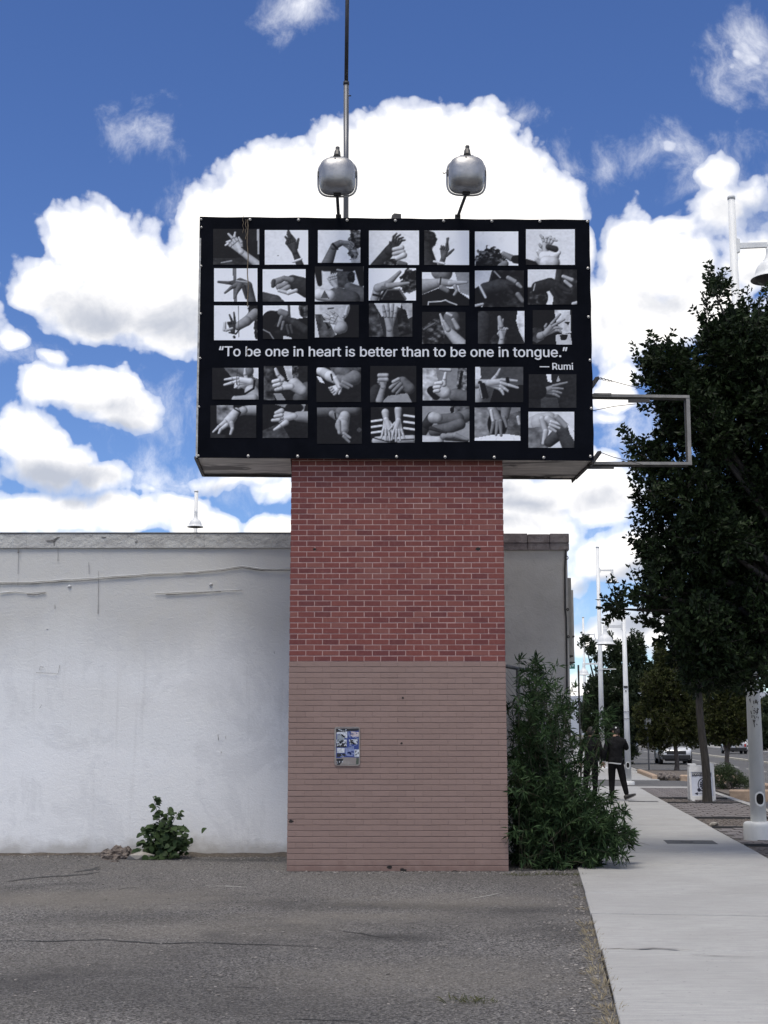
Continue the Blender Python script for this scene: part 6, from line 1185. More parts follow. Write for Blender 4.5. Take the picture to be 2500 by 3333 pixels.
# low shrub in the near bed
shr = thing('low_shrub', 'round green shrub right of the folding sign', 'shrub', sn(40.8, 5.35, .05)); Y = sn(40.8, 5.35).y
SP = []; SDr = []
for (u, v, r) in ((2345,2540,34),(2385,2545,36),(2360,2515,24),(2415,2560,26),(2330,2562,24)):
    c = clump(u, v, Y, r); n = 170; vv = unit(rng.normal(size=(n, 3))); vv[:, 2] = np.abs(vv[:, 2]) * .9; s_ = vv * np.array([c[3], .45, c[5]]) * .8 + np.array([c[0], Y + rng.normal(0, .1), c[2] - .05]); SP.append(s_); SDr.append(unit(vv + np.array([0, 0, .4]) + rng.normal(0, .3, vv.shape)))
SP = np.concatenate(SP); SDr = np.concatenate(SDr); SP[:, 2] = np.maximum(SP[:, 2], .07)
V, F = leaves_mesh(*twig_leaves(SP, SDr, rng.uniform(.12, .24, len(SP)), 10, .045, .5)); fast_mesh('foliage', V, F, MATS['leaf_shrub'], shr)
q = MB()
for i in range(0, len(SP), 40): q.tube([Vector((sn(40.8, 5.35).x + .1 * math.sin(i), Y, .02)), Vector(SP[i])], [.012, .004], 4)
q.build('stems', MATS['bark'], shr, True)
# ------------------------------------------------------------------ stump and broken slab
mat('stump_wood', (0.07, 0.055, 0.047), (0.19, 0.16, 0.14), 12, 0.95, bump=1.0, bscale=18, bdist=0.04, stretch=(1, 1, 2.5)); mat('rubble', (0.32, 0.30, 0.27), (0.22, 0.21, 0.19), 8, 0.95, bump=0.5, bscale=30)
sp0 = on_ground(385, 2793); stump = thing('tree_stump', 'low splintered tree stump beside the weed', 'stump', sp0)
bm = bmesh.new(); bmesh.ops.create_icosphere(bm, subdivisions=4, radius=1.0)
for v_ in bm.verts:
    p = v_.co.copy(); n1 = mnoise.fractal(p * 2.2, 1, 2, 4); rid = abs(mnoise.noise(Vector((p.x * 7, p.y * 7, p.z * 1.5))))
    f = 1 + .28 * n1 - .22 * rid; v_.co = Vector((p.x * .24 * f, p.y * .2 * f, max(p.z, -.2) * .155 * (f + .25 * mnoise.noise(Vector((p.x * 5, p.y * 5, 0))))))
q = MB(); bm.verts.index_update(); q.add([v_.co[:] for v_ in bm.verts], [[w.index for w in f.verts] for f in bm.faces]); bm.free(); q.build('stump', MATS['stump_wood'], stump)
for i, (u, v, sx, sz) in enumerate(((330, 2788, .05, .09), (345, 2800, .06, .04), (366, 2806, .05, .03))):
    p = on_ground(u, v); q = MB(); q.hexa([p + Vector(w) for w in ((-sx, 0, 0), (sx, 0, 0), (sx, .06, 0), (-sx, .06, 0), (-sx * .3 + .06, 0, sz), (sx * .5 + .06, 0, sz * 1.2), (sx * .5 + .06, .05, sz), (-sx * .3 + .05, .05, sz * .8))]); q.build('splinter', MATS['stump_wood'], stump, True)
rbk = thing('concrete_chunk', 'flat pale broken concrete chunk between stump and weed', 'rubble', on_ground(460, 2798)); vs, fs = rock(.16, 77, .42); q = MB(); q.add([Vector((p.x * 1.3, p.y * .7, p.z + .03)) for p in vs], fs); q.build('chunk', MATS['rubble'], rbk)
# ------------------------------------------------------------------ chain link fence behind the bush
fen = thing('chain_link_fence', 'bent chain link fence between pillar and building corner', 'fence', (1.6, 17.7, 0)); A = at(1640, 2168, 17.75); B = at(1768, 2187, 18.2); mat('fence_pipe', (0.20, 0.205, 0.205), (0.11, 0.11, 0.108), 14, 0.5, 0.5)
q = MB(); q.sm = True; q.tube([A, A.lerp(B, .5) + Vector((0, 0, -.01)), B], .024, 8); q.build('top_rail', MATS['fence_pipe'], fen, True)
for f in (.35, .98):
    p = A.lerp(B, f); q = MB(); q.sm = True; q.tube([Vector((p.x, p.y, 0)), p], .026, 8); q.build('post', MATS['fence_pipe'], fen, True)
q = MB(); Lx = (B - A); H = min(A.z, B.z) - .05
for i in range(-24, 10):
    for sgn in (1, -1):
        pts = []
        for j in range(0, 33):
            f = (i + j * 1.0) / 9.0 if sgn > 0 else (9 - (i + j)) / 9.0
            z = .05 + H * j / 32
            if 0 <= f <= 1: p = A + Lx * f; pts.append(Vector((p.x, p.y, z)))
        if len(pts) > 1: q.tube([pts[0], pts[-1]], .003, 3, False)
q.build('wire_mesh', MATS['fence_pipe'], fen, True)['kind'] = 'stuff'
# ------------------------------------------------------------------ folding sign
mat('plastic_white', (0.68, 0.69, 0.70), (0.58, 0.59, 0.60), 9, 0.45); mat('panel_lilac', (0.56, 0.60, 0.70), (0.50, 0.54, 0.64), 6, 0.5); mat('print_navy', (0.012, 0.014, 0.035), None, rough=0.5)
af = sn(34.25, 3.83, .014); AW, AH = .61, .90; fold = thing('folding_sign', 'white plastic folding sidewalk sign with a dark round emblem behind the slim trunk', 'sign', af, -R(2))
def leafb(sign, name):
    tl = Matrix.Rotation(R(9) * sign, 4, 'X'); q = MB()
    def bx(x0, z0, x1, z1, y0=0.0, y1=.035, b=.008): q.bbox((x0, y0, z0), (x1, y1, z1), b)
    h = AW / 2; bx(-h, .0, -h + .05, AH - .02); bx(h - .05, 0, h, AH - .02); bx(-h + .04, .035, h - .04, .13, .002, .033); bx(-h + .04, AH - .2, h - .04, AH - .075, .002, .033); bx(-h, AH - .08, -h + .19, AH); bx(h - .15, AH - .08, h, AH); bx(-h + .17, AH - .075, h - .13, AH - .045, .008, .028); bx(-h, 0, -h + .11, .05); bx(h - .11, 0, h, .05)
    off = Vector((0, -.17 if sign > 0 else .20, 0)); sgn_m = Matrix.Translation(off) @ Matrix.Rotation(-R(8.0) * sign, 4, 'X')
    q.v = [tuple(sgn_m @ Vector(v)) for v in q.v]; return q.build(name, MATS['plastic_white'], fold), sgn_m
fb, FM = leafb(1, 'front_board'); leafb(-1, 'back_board')
q = MB(); q.poly([FM @ Vector(p) for p in ((-.262, .010, .12), (.262, .010, .12), (.262, .010, AH - .19), (-.262, .010, AH - .19))]); q.build('poster', MATS['panel_lilac'], fold)
def fpoly(pts, m, y, name): q = MB(); q.poly([FM @ Vector((x, y, z)) for x, z in pts]); return q.build(name, MATS[m], fold)
fpoly([(-.235, .615), (.235, .615), (.235, .69), (-.235, .69)], 'print_navy', .006, 'title_band')
lettering('EVOLUTION', 'title_lettering', fold, 'plastic_white', -.215, .215, .633, .003, .02, False, False, 1.1, FM)
lettering('BODY PIERCING', 'subtitle_lettering', fold, 'print_navy', -.235, .235, .585, .006, .01, False, False, 1.1, FM)
cx0, cz0, ro = .065, .395, .175; arc = [math.radians(a) for a in np.linspace(20, 300, 40)]
q = MB(); n = len(arc); vs = [FM @ Vector((cx0 + ro * math.cos(a), .006, cz0 + ro * math.sin(a))) for a in arc] + [FM @ Vector((cx0 + (ro - .022) * math.cos(a), .006, cz0 + (ro - .022) * math.sin(a))) for a in arc]; q.add(vs, [(i, i+1, n+i+1, n+i) for i in range(n-1)]); q.build('emblem_ring', MATS['print_navy'], fold)
A1, A2, A3 = .04, .125, .13
for i in range(7):
    a0 = R(60 + i * 26); a1 = a0 + R(19); fpoly([(cx0 + A1 * math.cos(a0), cz0 + A1 * math.sin(a0)), (cx0 + A2 * math.cos(a0), cz0 + A2 * math.sin(a0)), (cx0 + A3 * math.cos((a0 + a1) / 2), cz0 + A3 * math.sin((a0 + a1) / 2)), (cx0 + A2 * math.cos(a1), cz0 + A2 * math.sin(a1)), (cx0 + A1 * math.cos(a1), cz0 + A1 * math.sin(a1))], 'print_navy', .006, 'emblem_segment')
fpoly([(cx0 + .05 * math.cos(2*math.pi*j/16) , cz0 - .03 + .045 * math.sin(2*math.pi*j/16)) for j in range(16)], 'print_navy', .0055, 'emblem_core')
fpoly([(-.085 + .042 * math.cos(2*math.pi*j/20), .275 + .042 * math.sin(2*math.pi*j/20)) for j in range(20)], 'print_navy', .005, 'emblem_ball')
fpoly([(-.20, .185), (-.12, .22), (-.12, .15)], 'print_navy', .006, 'arrow_head'); fpoly([(-.12, .181), (.2, .181), (.2, .189), (-.12, .189)], 'print_navy', .006, 'arrow_shaft')
# ------------------------------------------------------------------ street name sign
ss = sn(49.9, 1.35); sg = thing('street_name_sign', 'small green street name sign on a dark post past the building corner', 'street sign', (ss.x, ss.y, 0)); mat('sign_green', (0.02, 0.14, 0.115), (0.018, 0.115, 0.095), 8, 0.5); mat('sign_white', (0.7, 0.72, 0.72), None, rough=0.5)
q = MB(); q.tube([(ss.x, ss.y, 0), (ss.x, ss.y, 4.1)], .035, 8); q.build('post', MATS['pipe_dark'], sg, True)
c0 = at(1861, 2170, ss.y); q = MB(); q.bbox((c0.x - .45, ss.y - .06, c0.z - .085), (c0.x + .11, ss.y - .045, c0.z + .085), .004); q.build('blade', MATS['sign_green'], sg, True)
lettering('n', 'letter', sg, 'sign_white', c0.x - .12, c0.x - .055, c0.z - .045, ss.y - .064, .02, False); lettering('St', 'letters', sg, 'sign_white', c0.x - .01, c0.x + .065, c0.z + .0, ss.y - .064, .02, False)
# ------------------------------------------------------------------ small things on the ground
def scatter(name, label, cat, pts, size, m, flat=.6):
    V = []; F = []; o_ = 0
    vs, fs = rock(1.0, 4, flat); B0 = np.array(vs); Ff = np.array(fs)
    for (x, y, z) in pts:
        s_ = size * rng.uniform(.35, 1.5); a = rng.random() * 6.28; ca, sa = math.cos(a), math.sin(a); Q = B0 * s_ * np.array([rng.uniform(.7, 1.4), rng.uniform(.7, 1.2), 1]); Q = np.stack([Q[:, 0] * ca - Q[:, 1] * sa + x, Q[:, 0] * sa + Q[:, 1] * ca + y, Q[:, 2] + z], 1); V.append(Q); F.append(Ff + o_); o_ += len(Q)
    o = fast_mesh(name, np.concatenate(V), np.concatenate(F), MATS[m], None, False); return tag(o, label, cat, kind='stuff')
pts = []
for _ in range(520): x = rng.uniform(PX0 - .15, PX1 + .6); pts.append((x, PY - abs(rng.normal(0, .16)) - .01, .002))
for _ in range(1100): x = rng.uniform(-6.5, -1.2); pts.append((x, WY - abs(rng.normal(0, .4)) - .02, .002))
for _ in range(700): s_ = rng.uniform(7, 17); p = sn(s_, .36 - abs(rng.normal(0, .16))); pts.append((p.x, p.y, .002))
for _ in range(900): pts.append((rng.uniform(-5, 2.2), rng.uniform(7.5, 18), .001))
scatter('loose_gravel', 'scattered grey gravel on the asphalt lot', 'gravel', pts, .011, 'gravel')
pts = []
for a, b in ((17.2, 20.8), (24.8, 27.5), (33.5, 35.8)):
    for _ in range(420): p = sn(rng.uniform(a, b), rng.uniform(2.95, 4.6)); pts.append((p.x, p.y, -.008))
scatter('bed_litter', 'bark chips and pebbles on the soil of the planting strip', 'mulch', pts, .022, 'river_rock', .4)
leaf_mat('grass_dry', (0.27, 0.22, 0.14), (0.44, 0.39, 0.28), 0.3); leaf_mat('grass_green', (0.06, 0.075, 0.035), (0.15, 0.145, 0.075), 0.3)
def tufts(name, label, centres, n, h, m):
    Pq = []; Dq = []; Lq = []
    for (x, y, z, r) in centres:
        for _ in range(n): a = rng.random() * 6.28; q_ = r * rng.random() ** .5; Pq.append((x + q_ * math.cos(a), y + q_ * math.sin(a), z)); Dq.append((math.cos(a) * rng.uniform(.3, 1.3), math.sin(a) * rng.uniform(.3, 1.3), rng.uniform(.25, 1))); Lq.append(h * rng.uniform(.5, 1.4))
    Pq = np.array(Pq); Dq = unit(np.array(Dq)); V, F = leaves_mesh(Pq, Dq, unit(rng.normal(0, .4, Pq.shape) + np.array([0, -.4, .6])), np.array(Lq), np.full(len(Pq), .006), .2)
    o = fast_mesh(name, V, F, MATS[m], None, False); return tag(o, label, 'grass', kind='stuff')
cs = []
for s_ in list(np.linspace(8.0, 12.2, 26)) + [13.2, 14.0]:
    p = sn(s_ + rng.normal(0, .05), .36 + rng.normal(0, .02)); cs.append((p.x, p.y, 0, rng.uniform(.03, .08)))
tufts('dry_grass', 'dry straw coloured grass along the sidewalk edge', cs, 24, .055, 'grass_dry')
p1 = on_ground(1530, 3262); cs = [(p1.x + dx, p1.y + dy, 0, .07) for dx, dy in ((-.1, 0), (0, .03), (.09, -.02), (.02, -.05))]; p2 = on_ground(1885, 2885); cs += [(p2.x, p2.y, 0, .05)]; p3 = on_ground(1745, 2850); cs += [(p3.x + .1 * j, p3.y + .05 * math.sin(j), 0, .08) for j in range(-3, 6)]
tufts('green_weeds', 'small green weeds sprouting from cracks in the asphalt', cs, 24, .05, 'grass_green')
stn = thing('landscape_stone', 'single pale stone lying on the soil by the near lamp post', 'stone', sn(25.4, 3.05, -.01)); vs, fs = rock(.085, 9, .55); q = MB(); q.add([Vector((p.x * 1.2, p.y, p.z + .035)) for p in vs], fs); q.build('stone', MATS['rubble'], stn)
# ------------------------------------------------------------------ people
def skin_body(name, joints, edges, mats, parent, assign, sub=2):
    """joints: name -> ((x, y, z), rx, ry); one continuous skinned surface rooted at the pelvis"""
    keys = list(joints); me = bpy.data.meshes.new(name); me.from_pydata([joints[k_][0] for k_ in keys], [(keys.index(a), keys.index(b)) for a, b in edges], []); o = bpy.data.objects.new(name, me); C.objects.link(o)
    o.modifiers.new('skin', 'SKIN'); sv = me.skin_vertices[0].data
    for i, k_ in enumerate(keys): sv[i].radius = joints[k_][1:3]; sv[i].use_root = (k_ == 'pelvis')
    s_ = o.modifiers.new('sub', 'SUBSURF'); s_.levels = sub; s_.render_levels = sub
    bpy.context.view_layer.update(); m2 = bpy.data.meshes.new_from_object(o.evaluated_get(bpy.context.evaluated_depsgraph_get())); bpy.data.objects.remove(o)
    for m in mats: m2.materials.append(m)
    for p in m2.polygons: p.use_smooth = True; p.material_index = assign(p.center)
    r = bpy.data.objects.new(name, m2); link(r, parent); return r
mat('jacket_black', (0.006, 0.006, 0.007), (0.014, 0.014, 0.016), 14, 0.75, spec=0.1, bump=0.5, bscale=14, bdist=0.03); mat('trousers_black', (0.005, 0.005, 0.006), (0.010, 0.010, 0.011), 10, 0.9, spec=0.1, bump=0.4, bscale=20); mat('skin_tone', (0.36, 0.22, 0.16), (0.30, 0.18, 0.13), 12, 0.55); mat('hair_dark', (0.010, 0.008, 0.007), (0.02, 0.016, 0.013), 40, 0.6); mat('shirt_white', (0.6, 0.61, 0.62), (0.5, 0.51, 0.52), 12, 0.8); mat('shoe_dark', (0.014, 0.013, 0.013), (0.03, 0.028, 0.026), 20, 0.6); mat('shoe_sole', (0.16, 0.15, 0.14), None, rough=0.7)
def fingers(wrist, hand_dir, palm_n, parent, curl, size=1.0, name='hand'):
    """palm and five separate bent fingers as one skinned piece"""
    D = Vector(hand_dir).normalized(); Nn = Vector(palm_n).normalized(); S = D.cross(Nn).normalized(); w = Vector(wrist); J = {'pelvis': (w, .026 * size, .02 * size), 'palm': (w + D * .05 * size, .034 * size, .016 * size), 'kn': (w + D * .085 * size, .036 * size, .014 * size)}; E = [('pelvis', 'palm'), ('palm', 'kn')]
    for i, (off, ln) in enumerate(((.030, .075), (.010, .085), (-.010, .08), (-.029, .062))):
        a = w + D * .09 * size + S * off * size; b = a + (D * math.cos(curl * .5) + Nn * math.sin(curl * .5)) * ln * .5 * size; c = b + (D * math.cos(curl * 1.4) + Nn * math.sin(curl * 1.4)) * ln * .5 * size
        J['a%d' % i] = (a, .0095 * size, .0095 * size); J['b%d' % i] = (b, .0088 * size, .0088 * size); J['c%d' % i] = (c, .0075 * size, .0075 * size); E += [('kn', 'a%d' % i), ('a%d' % i, 'b%d' % i), ('b%d' % i, 'c%d' % i)]
    t0 = w + D * .035 * size + S * .032 * size; t1 = t0 + (D * .6 + S * .7 + Nn * .2).normalized() * .035 * size; t2 = t1 + (D * .85 + S * .25 + Nn * .4).normalized() * .032 * size
    J['t0'] = (t0, .012 * size, .012 * size); J['t1'] = (t1, .0105 * size, .0105 * size); J['t2'] = (t2, .0085 * size, .0085 * size); E += [('palm', 't0'), ('t0', 't1'), ('t1', 't2')]
    return skin_body(name, J, E, [MATS['skin_tone']], parent, lambda c: 0, 1)
def shoe(parent, heel, toe_dir, pitch, up=Vector((0, 0, 1)), name='shoe'):
    d = Vector(toe_dir).normalized(); s_ = d.cross(Vector((0, 0, 1))).normalized(); ca, sa = math.cos(pitch), math.sin(pitch); f = d * ca + Vector((0, 0, 1)) * sa; u = -d * sa + Vector((0, 0, 1)) * ca; h = Vector(heel)
    prof = [(-.04, .038, .0, .095), (.0, .043, 0, .11), (.06, .046, 0, .10), (.12, .049, 0, .078), (.18, .050, 0, .062), (.23, .045, .004, .05), (.265, .028, .012, .036)]
    q = MB(); q.sm = True; n = 10; vs = []
    for x, w, z0, z1 in prof:
        for j in range(n):
            a = 2 * math.pi * j / n; yy = w * math.copysign(abs(math.cos(a)) ** .7, math.cos(a)); zz = (z0 + z1) / 2 + (z1 - z0) / 2 * math.copysign(abs(math.sin(a)) ** .7, math.sin(a)); vs.append(h + f * x + s_ * yy + u * zz)
    q.add(vs, [(i*n+j, i*n+(j+1)%n, (i+1)*n+(j+1)%n, (i+1)*n+j) for i in range(len(prof)-1) for j in range(n)] + [tuple(range(n))[::-1], tuple((len(prof)-1)*n + j for j in range(n))]); o = q.build(name, MATS['shoe_dark'], parent)
    q = MB(); n2 = len(prof); a = [h + f * x + s_ * w * 1.05 + u * (z0 - .006) for x, w, z0, z1 in prof]; b = [h + f * x - s_ * w * 1.05 + u * (z0 - .006) for x, w, z0, z1 in prof]; c = [p + u * .024 for p in a]; e = [p + u * .024 for p in b]
    q.add(a + b + c + e, [(i, i+1, n2+i+1, n2+i) for i in range(n2-1)] + [(i, 2*n2+i, 2*n2+i+1, i+1) for i in range(n2-1)] + [(n2+i, n2+i+1, 3*n2+i+1, 3*n2+i) for i in range(n2-1)] + [(0, n2, 3*n2, 2*n2), (n2-1, 3*n2-1, 4*n2-1, 2*n2-1)]); q.build('sole', MATS['shoe_sole'], o); return o
def head(parent, c, look, cap=False):
    """c: centre of the head; look: horizontal facing direction"""
    f = Vector(look).normalized(); s_ = f.cross(Vector((0, 0, 1))).normalized(); u = Vector((0, 0, 1)); bm = bmesh.new(); bmesh.ops.create_icosphere(bm, subdivisions=3, radius=1.0); c = Vector(c)
    vs = []
    for v in bm.verts:
        p = v.co; x, y, z = p.x * .076, p.y * .096, p.z * .118
        if p.z < -.2: x *= 1 - .28 * (-p.z - .2); y = y * (1 - .12 * (-p.z)) + .012
        if p.y > .72 and -.35 < p.z < .15: k_ = max(0, 1 - abs(p.x) * 4.0); y += .022 * k_ * (1 if p.z > -.3 else .3)
        if p.y > .6 and .1 < p.z < .32 and abs(p.x) < .55: y -= .006
        if p.y > .7 and -.62 < p.z < -.45 and abs(p.x) < .35: y += .006
        vs.append(c + s_ * x + f * y + u * z)
    bm.verts.index_update(); q = MB(); q.sm = True; q.add(vs, [[w.index for w in g.verts] for g in bm.faces]); bm.free()
    for sd in (-1, 1):
        e = c + s_ * sd * .078 - f * .008 - u * .008; q.tube([e - u * .03, e - u * .012 + s_ * sd * .008, e + u * .012 + s_ * sd * .012, e + u * .03], [.006, .012, .015, .007], 8)
        e2 = c + s_ * sd * .03 + f * .085 + u * .012; q.mi = 1; q.disc(e2, f, .009, 8, .004); q.mi = 0
    q.mi = 1; m_ = c + f * .088 - u * .055; q.tube([m_ - s_ * .022, m_ + f * .003, m_ + s_ * .022], .004, 5); q.mi = 0
    return q.build('head', [MATS['skin_tone'], MATS['hair_dark']], parent)
def hair(parent, c, look, ln=0.0, m='hair_dark', name='hair'):
    f = Vector(look).normalized(); s_ = f.cross(Vector((0, 0, 1))).normalized(); u = Vector((0, 0, 1)); bm = bmesh.new(); bmesh.ops.create_icosphere(bm, subdivisions=4, radius=1.0); c = Vector(c); dl = [v for v in bm.verts if (v.co.z < -.55 - ln) or (v.co.y > .35 and v.co.z < .42)]; bmesh.ops.delete(bm, geom=dl, context='VERTS')
    vs = []
    for v in bm.verts: p = v.co; n_ = 1 + .10 * mnoise.noise(p * 5) + .05 * mnoise.noise(p * 13); vs.append(c + s_ * p.x * .088 * n_ + f * (p.y * .106 - .004) * n_ + u * (p.z * .128 + .008) * n_)
    bm.verts.index_update(); q = MB(); q.add(vs, [[w.index for w in g.verts] for g in bm.faces]); bm.free(); return q.build(name, MATS[m], parent)
# walker in black, seen from behind, one foot lifted
w1 = sn(33.9, 1.78, .03); wk = thing('person', 'walker in black jacket and trousers with a white shirt hem, seen from behind', 'person', (w1.x, w1.y, w1.z), -SA - R(4))
ankL, ankR = Vector((-.13, -.02, .09)), Vector((.235, -.10, .125))
J = {'pelvis': ((-.02, 0, .93), .165, .125), 'waist': ((-.02, .01, 1.06), .165, .125), 'chest': ((-.01, .02, 1.26), .20, .135), 'sho': ((0, .02, 1.43), .15, .11), 'neck': ((0, .02, 1.53), .062, .062), 'skull': ((.0, .03, 1.60), .06, .065),
     'shL': ((-.19, .02, 1.41), .088, .088), 'elL': ((-.275, -.02, 1.15), .066, .066), 'wrL': ((-.30, .03, .93), .040, .040),
     'shR': ((.19, .02, 1.41), .088, .088), 'elR': ((.27, .12, 1.22), .064, .064), 'wrR': ((.06, .20, 1.46), .038, .038),
     'hipL': ((-.11, 0, .86), .112, .115), 'knL': ((-.12, .03, .49), .078, .085), 'anL': (ankL, .058, .062), 'hipR': ((.085, 0, .86), .112, .115), 'knR': ((.15, .0, .50), .078, .085), 'anR': (ankR, .056, .06)}
E = [('pelvis', 'waist'), ('waist', 'chest'), ('chest', 'sho'), ('sho', 'neck'), ('neck', 'skull'), ('sho', 'shL'), ('shL', 'elL'), ('elL', 'wrL'), ('sho', 'shR'), ('shR', 'elR'), ('elR', 'wrR'), ('pelvis', 'hipL'), ('hipL', 'knL'), ('knL', 'anL'), ('pelvis', 'hipR'), ('hipR', 'knR'), ('knR', 'anR')]
skin_body('body', J, E, [MATS['jacket_black'], MATS['trousers_black'], MATS['skin_tone']], wk, lambda c: (2 if (c.z > 1.545 and abs(c.x) < .1 and c.y < .12) else 0 if c.z > .915 else 1))
fingers((-.305, .04, .93), (-.05, .1, -1), (.8, .5, 0), wk, .5); fingers((.05, .205, 1.47), (-.25, -.15, .9), (0, -1, .2), wk, .9)
q = MB(); q.sm = True; pts = [(-.02 + .192 * math.cos(a), .005 + .150 * math.sin(a), .905 + .012 * math.sin(a * 2)) for a in [2*math.pi*j/28 for j in range(29)]]
q.add([Vector(p) for p in pts] + [Vector((p[0] * .98, p[1] * .98, p[2] - .03)) for p in pts], [(i, i+1, 29+i+1, 29+i) for i in range(28)]); q.build('shirt_hem', MATS['shirt_white'], wk)
shoe(wk, ankL + Vector((0, 0, -.09)), (-.15, 1, 0), 0); shoe(wk, ankR + Vector((-.01, 0, -.085)), (.9, .45, 0), R(22)); head(wk, (.0, .05, 1.655), (-.7, .7, 0)); hair(wk, (.0, .05, 1.655), (-.7, .7, 0))
q = MB(); q.sm = True; cc = Vector((.0, .05, 1.70)); q.lathe([(.098, -.02), (.10, .02), (.088, .06), (.05, .085), (0, .09)], 20, cc); q.tube([cc + Vector((-.05, .09, -.012)), cc + Vector((-.12, .14, -.02))], [.06, .05], 10); q.build('cap', MATS['jacket_black'], wk)
q = MB(); q.disc(cc + Vector((.012, -.092, .045)), (0, -1, .5), .022, 8, .006); q.build('cap_tag', MATS['shirt_white'], wk)  # pale disc painting the light glint on the cap
# second walker mostly behind the bush
w2 = sn(34.4, 1.2, .03); wk2 = thing('person', 'second walker in dark clothes, mostly hidden by the bush', 'person', (w2.x, w2.y, w2.z), -SA); aL, aR = Vector((-.17, .0, .12)), Vector((.07, .02, .09))
J = {'pelvis': ((-.02, 0, .92), .16, .12), 'waist': ((-.02, .01, 1.05), .155, .12), 'chest': ((-.01, .02, 1.25), .19, .13), 'sho': ((0, .02, 1.42), .14, .105), 'neck': ((0, .02, 1.52), .06, .06), 'skull': ((0, .03, 1.59), .058, .062), 'shL': ((-.18, .02, 1.40), .084, .084), 'elL': ((-.26, .0, 1.14), .062, .062), 'wrL': ((-.26, .1, .92), .038, .038), 'shR': ((.18, .02, 1.40), .084, .084), 'elR': ((.25, -.05, 1.15), .062, .062), 'wrR': ((.25, -.02, .92), .038, .038),
     'hipL': ((-.1, 0, .85), .108, .11), 'knL': ((-.14, .08, .50), .074, .08), 'anL': (aL, .05, .055), 'hipR': ((.08, 0, .85), .108, .11), 'knR': ((.075, .02, .49), .074, .08), 'anR': (aR, .05, .055)}
skin_body('body', J, E, [MATS['jacket_black'], MATS['trousers_black'], MATS['skin_tone']], wk2, lambda c: (2 if (c.z > 1.535 and abs(c.x) < .1) else 0 if c.z > .9 else 1)); fingers((-.26, .11, .92), (0, .15, -1), (.8, .4, 0), wk2, .5); fingers((.25, -.01, .92), (0, .1, -1), (-.8, .4, 0), wk2, .5)
shoe(wk2, aL + Vector((0, 0, -.10)), (-.3, 1, 0), R(-25)); shoe(wk2, aR + Vector((0, 0, -.09)), (.5, .8, 0), 0); head(wk2, (0, .05, 1.64), (.1, 1, 0)); hair(wk2, (0, .05, 1.64), (.1, 1, 0), .3)
# ------------------------------------------------------------------ vehicles
mat('tyre', (0.012, 0.012, 0.013), (0.022, 0.022, 0.022), 30, 0.85); mat('rim_metal', (0.4, 0.41, 0.42), None, rough=0.35, metal=0.8); mat('car_glass', (0.015, 0.018, 0.022), None, rough=0.06, spec=0.8); mat('car_black', (0.012, 0.012, 0.013), None, rough=0.5); mat('lamp_clear', (0.75, 0.77, 0.8), None, rough=0.12, spec=0.8); mat('lamp_red', (0.35, 0.012, 0.012), None, rough=0.2); mat('plate_white', (0.6, 0.58, 0.5), None, rough=0.5); mat('chrome', (0.6, 0.61, 0.62), None, rough=0.15, metal=1.0)
def car_paint(n_, c_): return mat(n_, c_, tuple(x * .92 for x in c_), 3, 0.32, 0.15, coat=0.6)
car_paint('paint_white', (0.62, 0.63, 0.64)); car_paint('paint_silver', (0.42, 0.43, 0.45)); car_paint('paint_blue', (0.10, 0.20, 0.34)); car_paint('paint_dark', (0.014, 0.015, 0.018)); car_paint('paint_grey', (0.12, 0.125, 0.13))
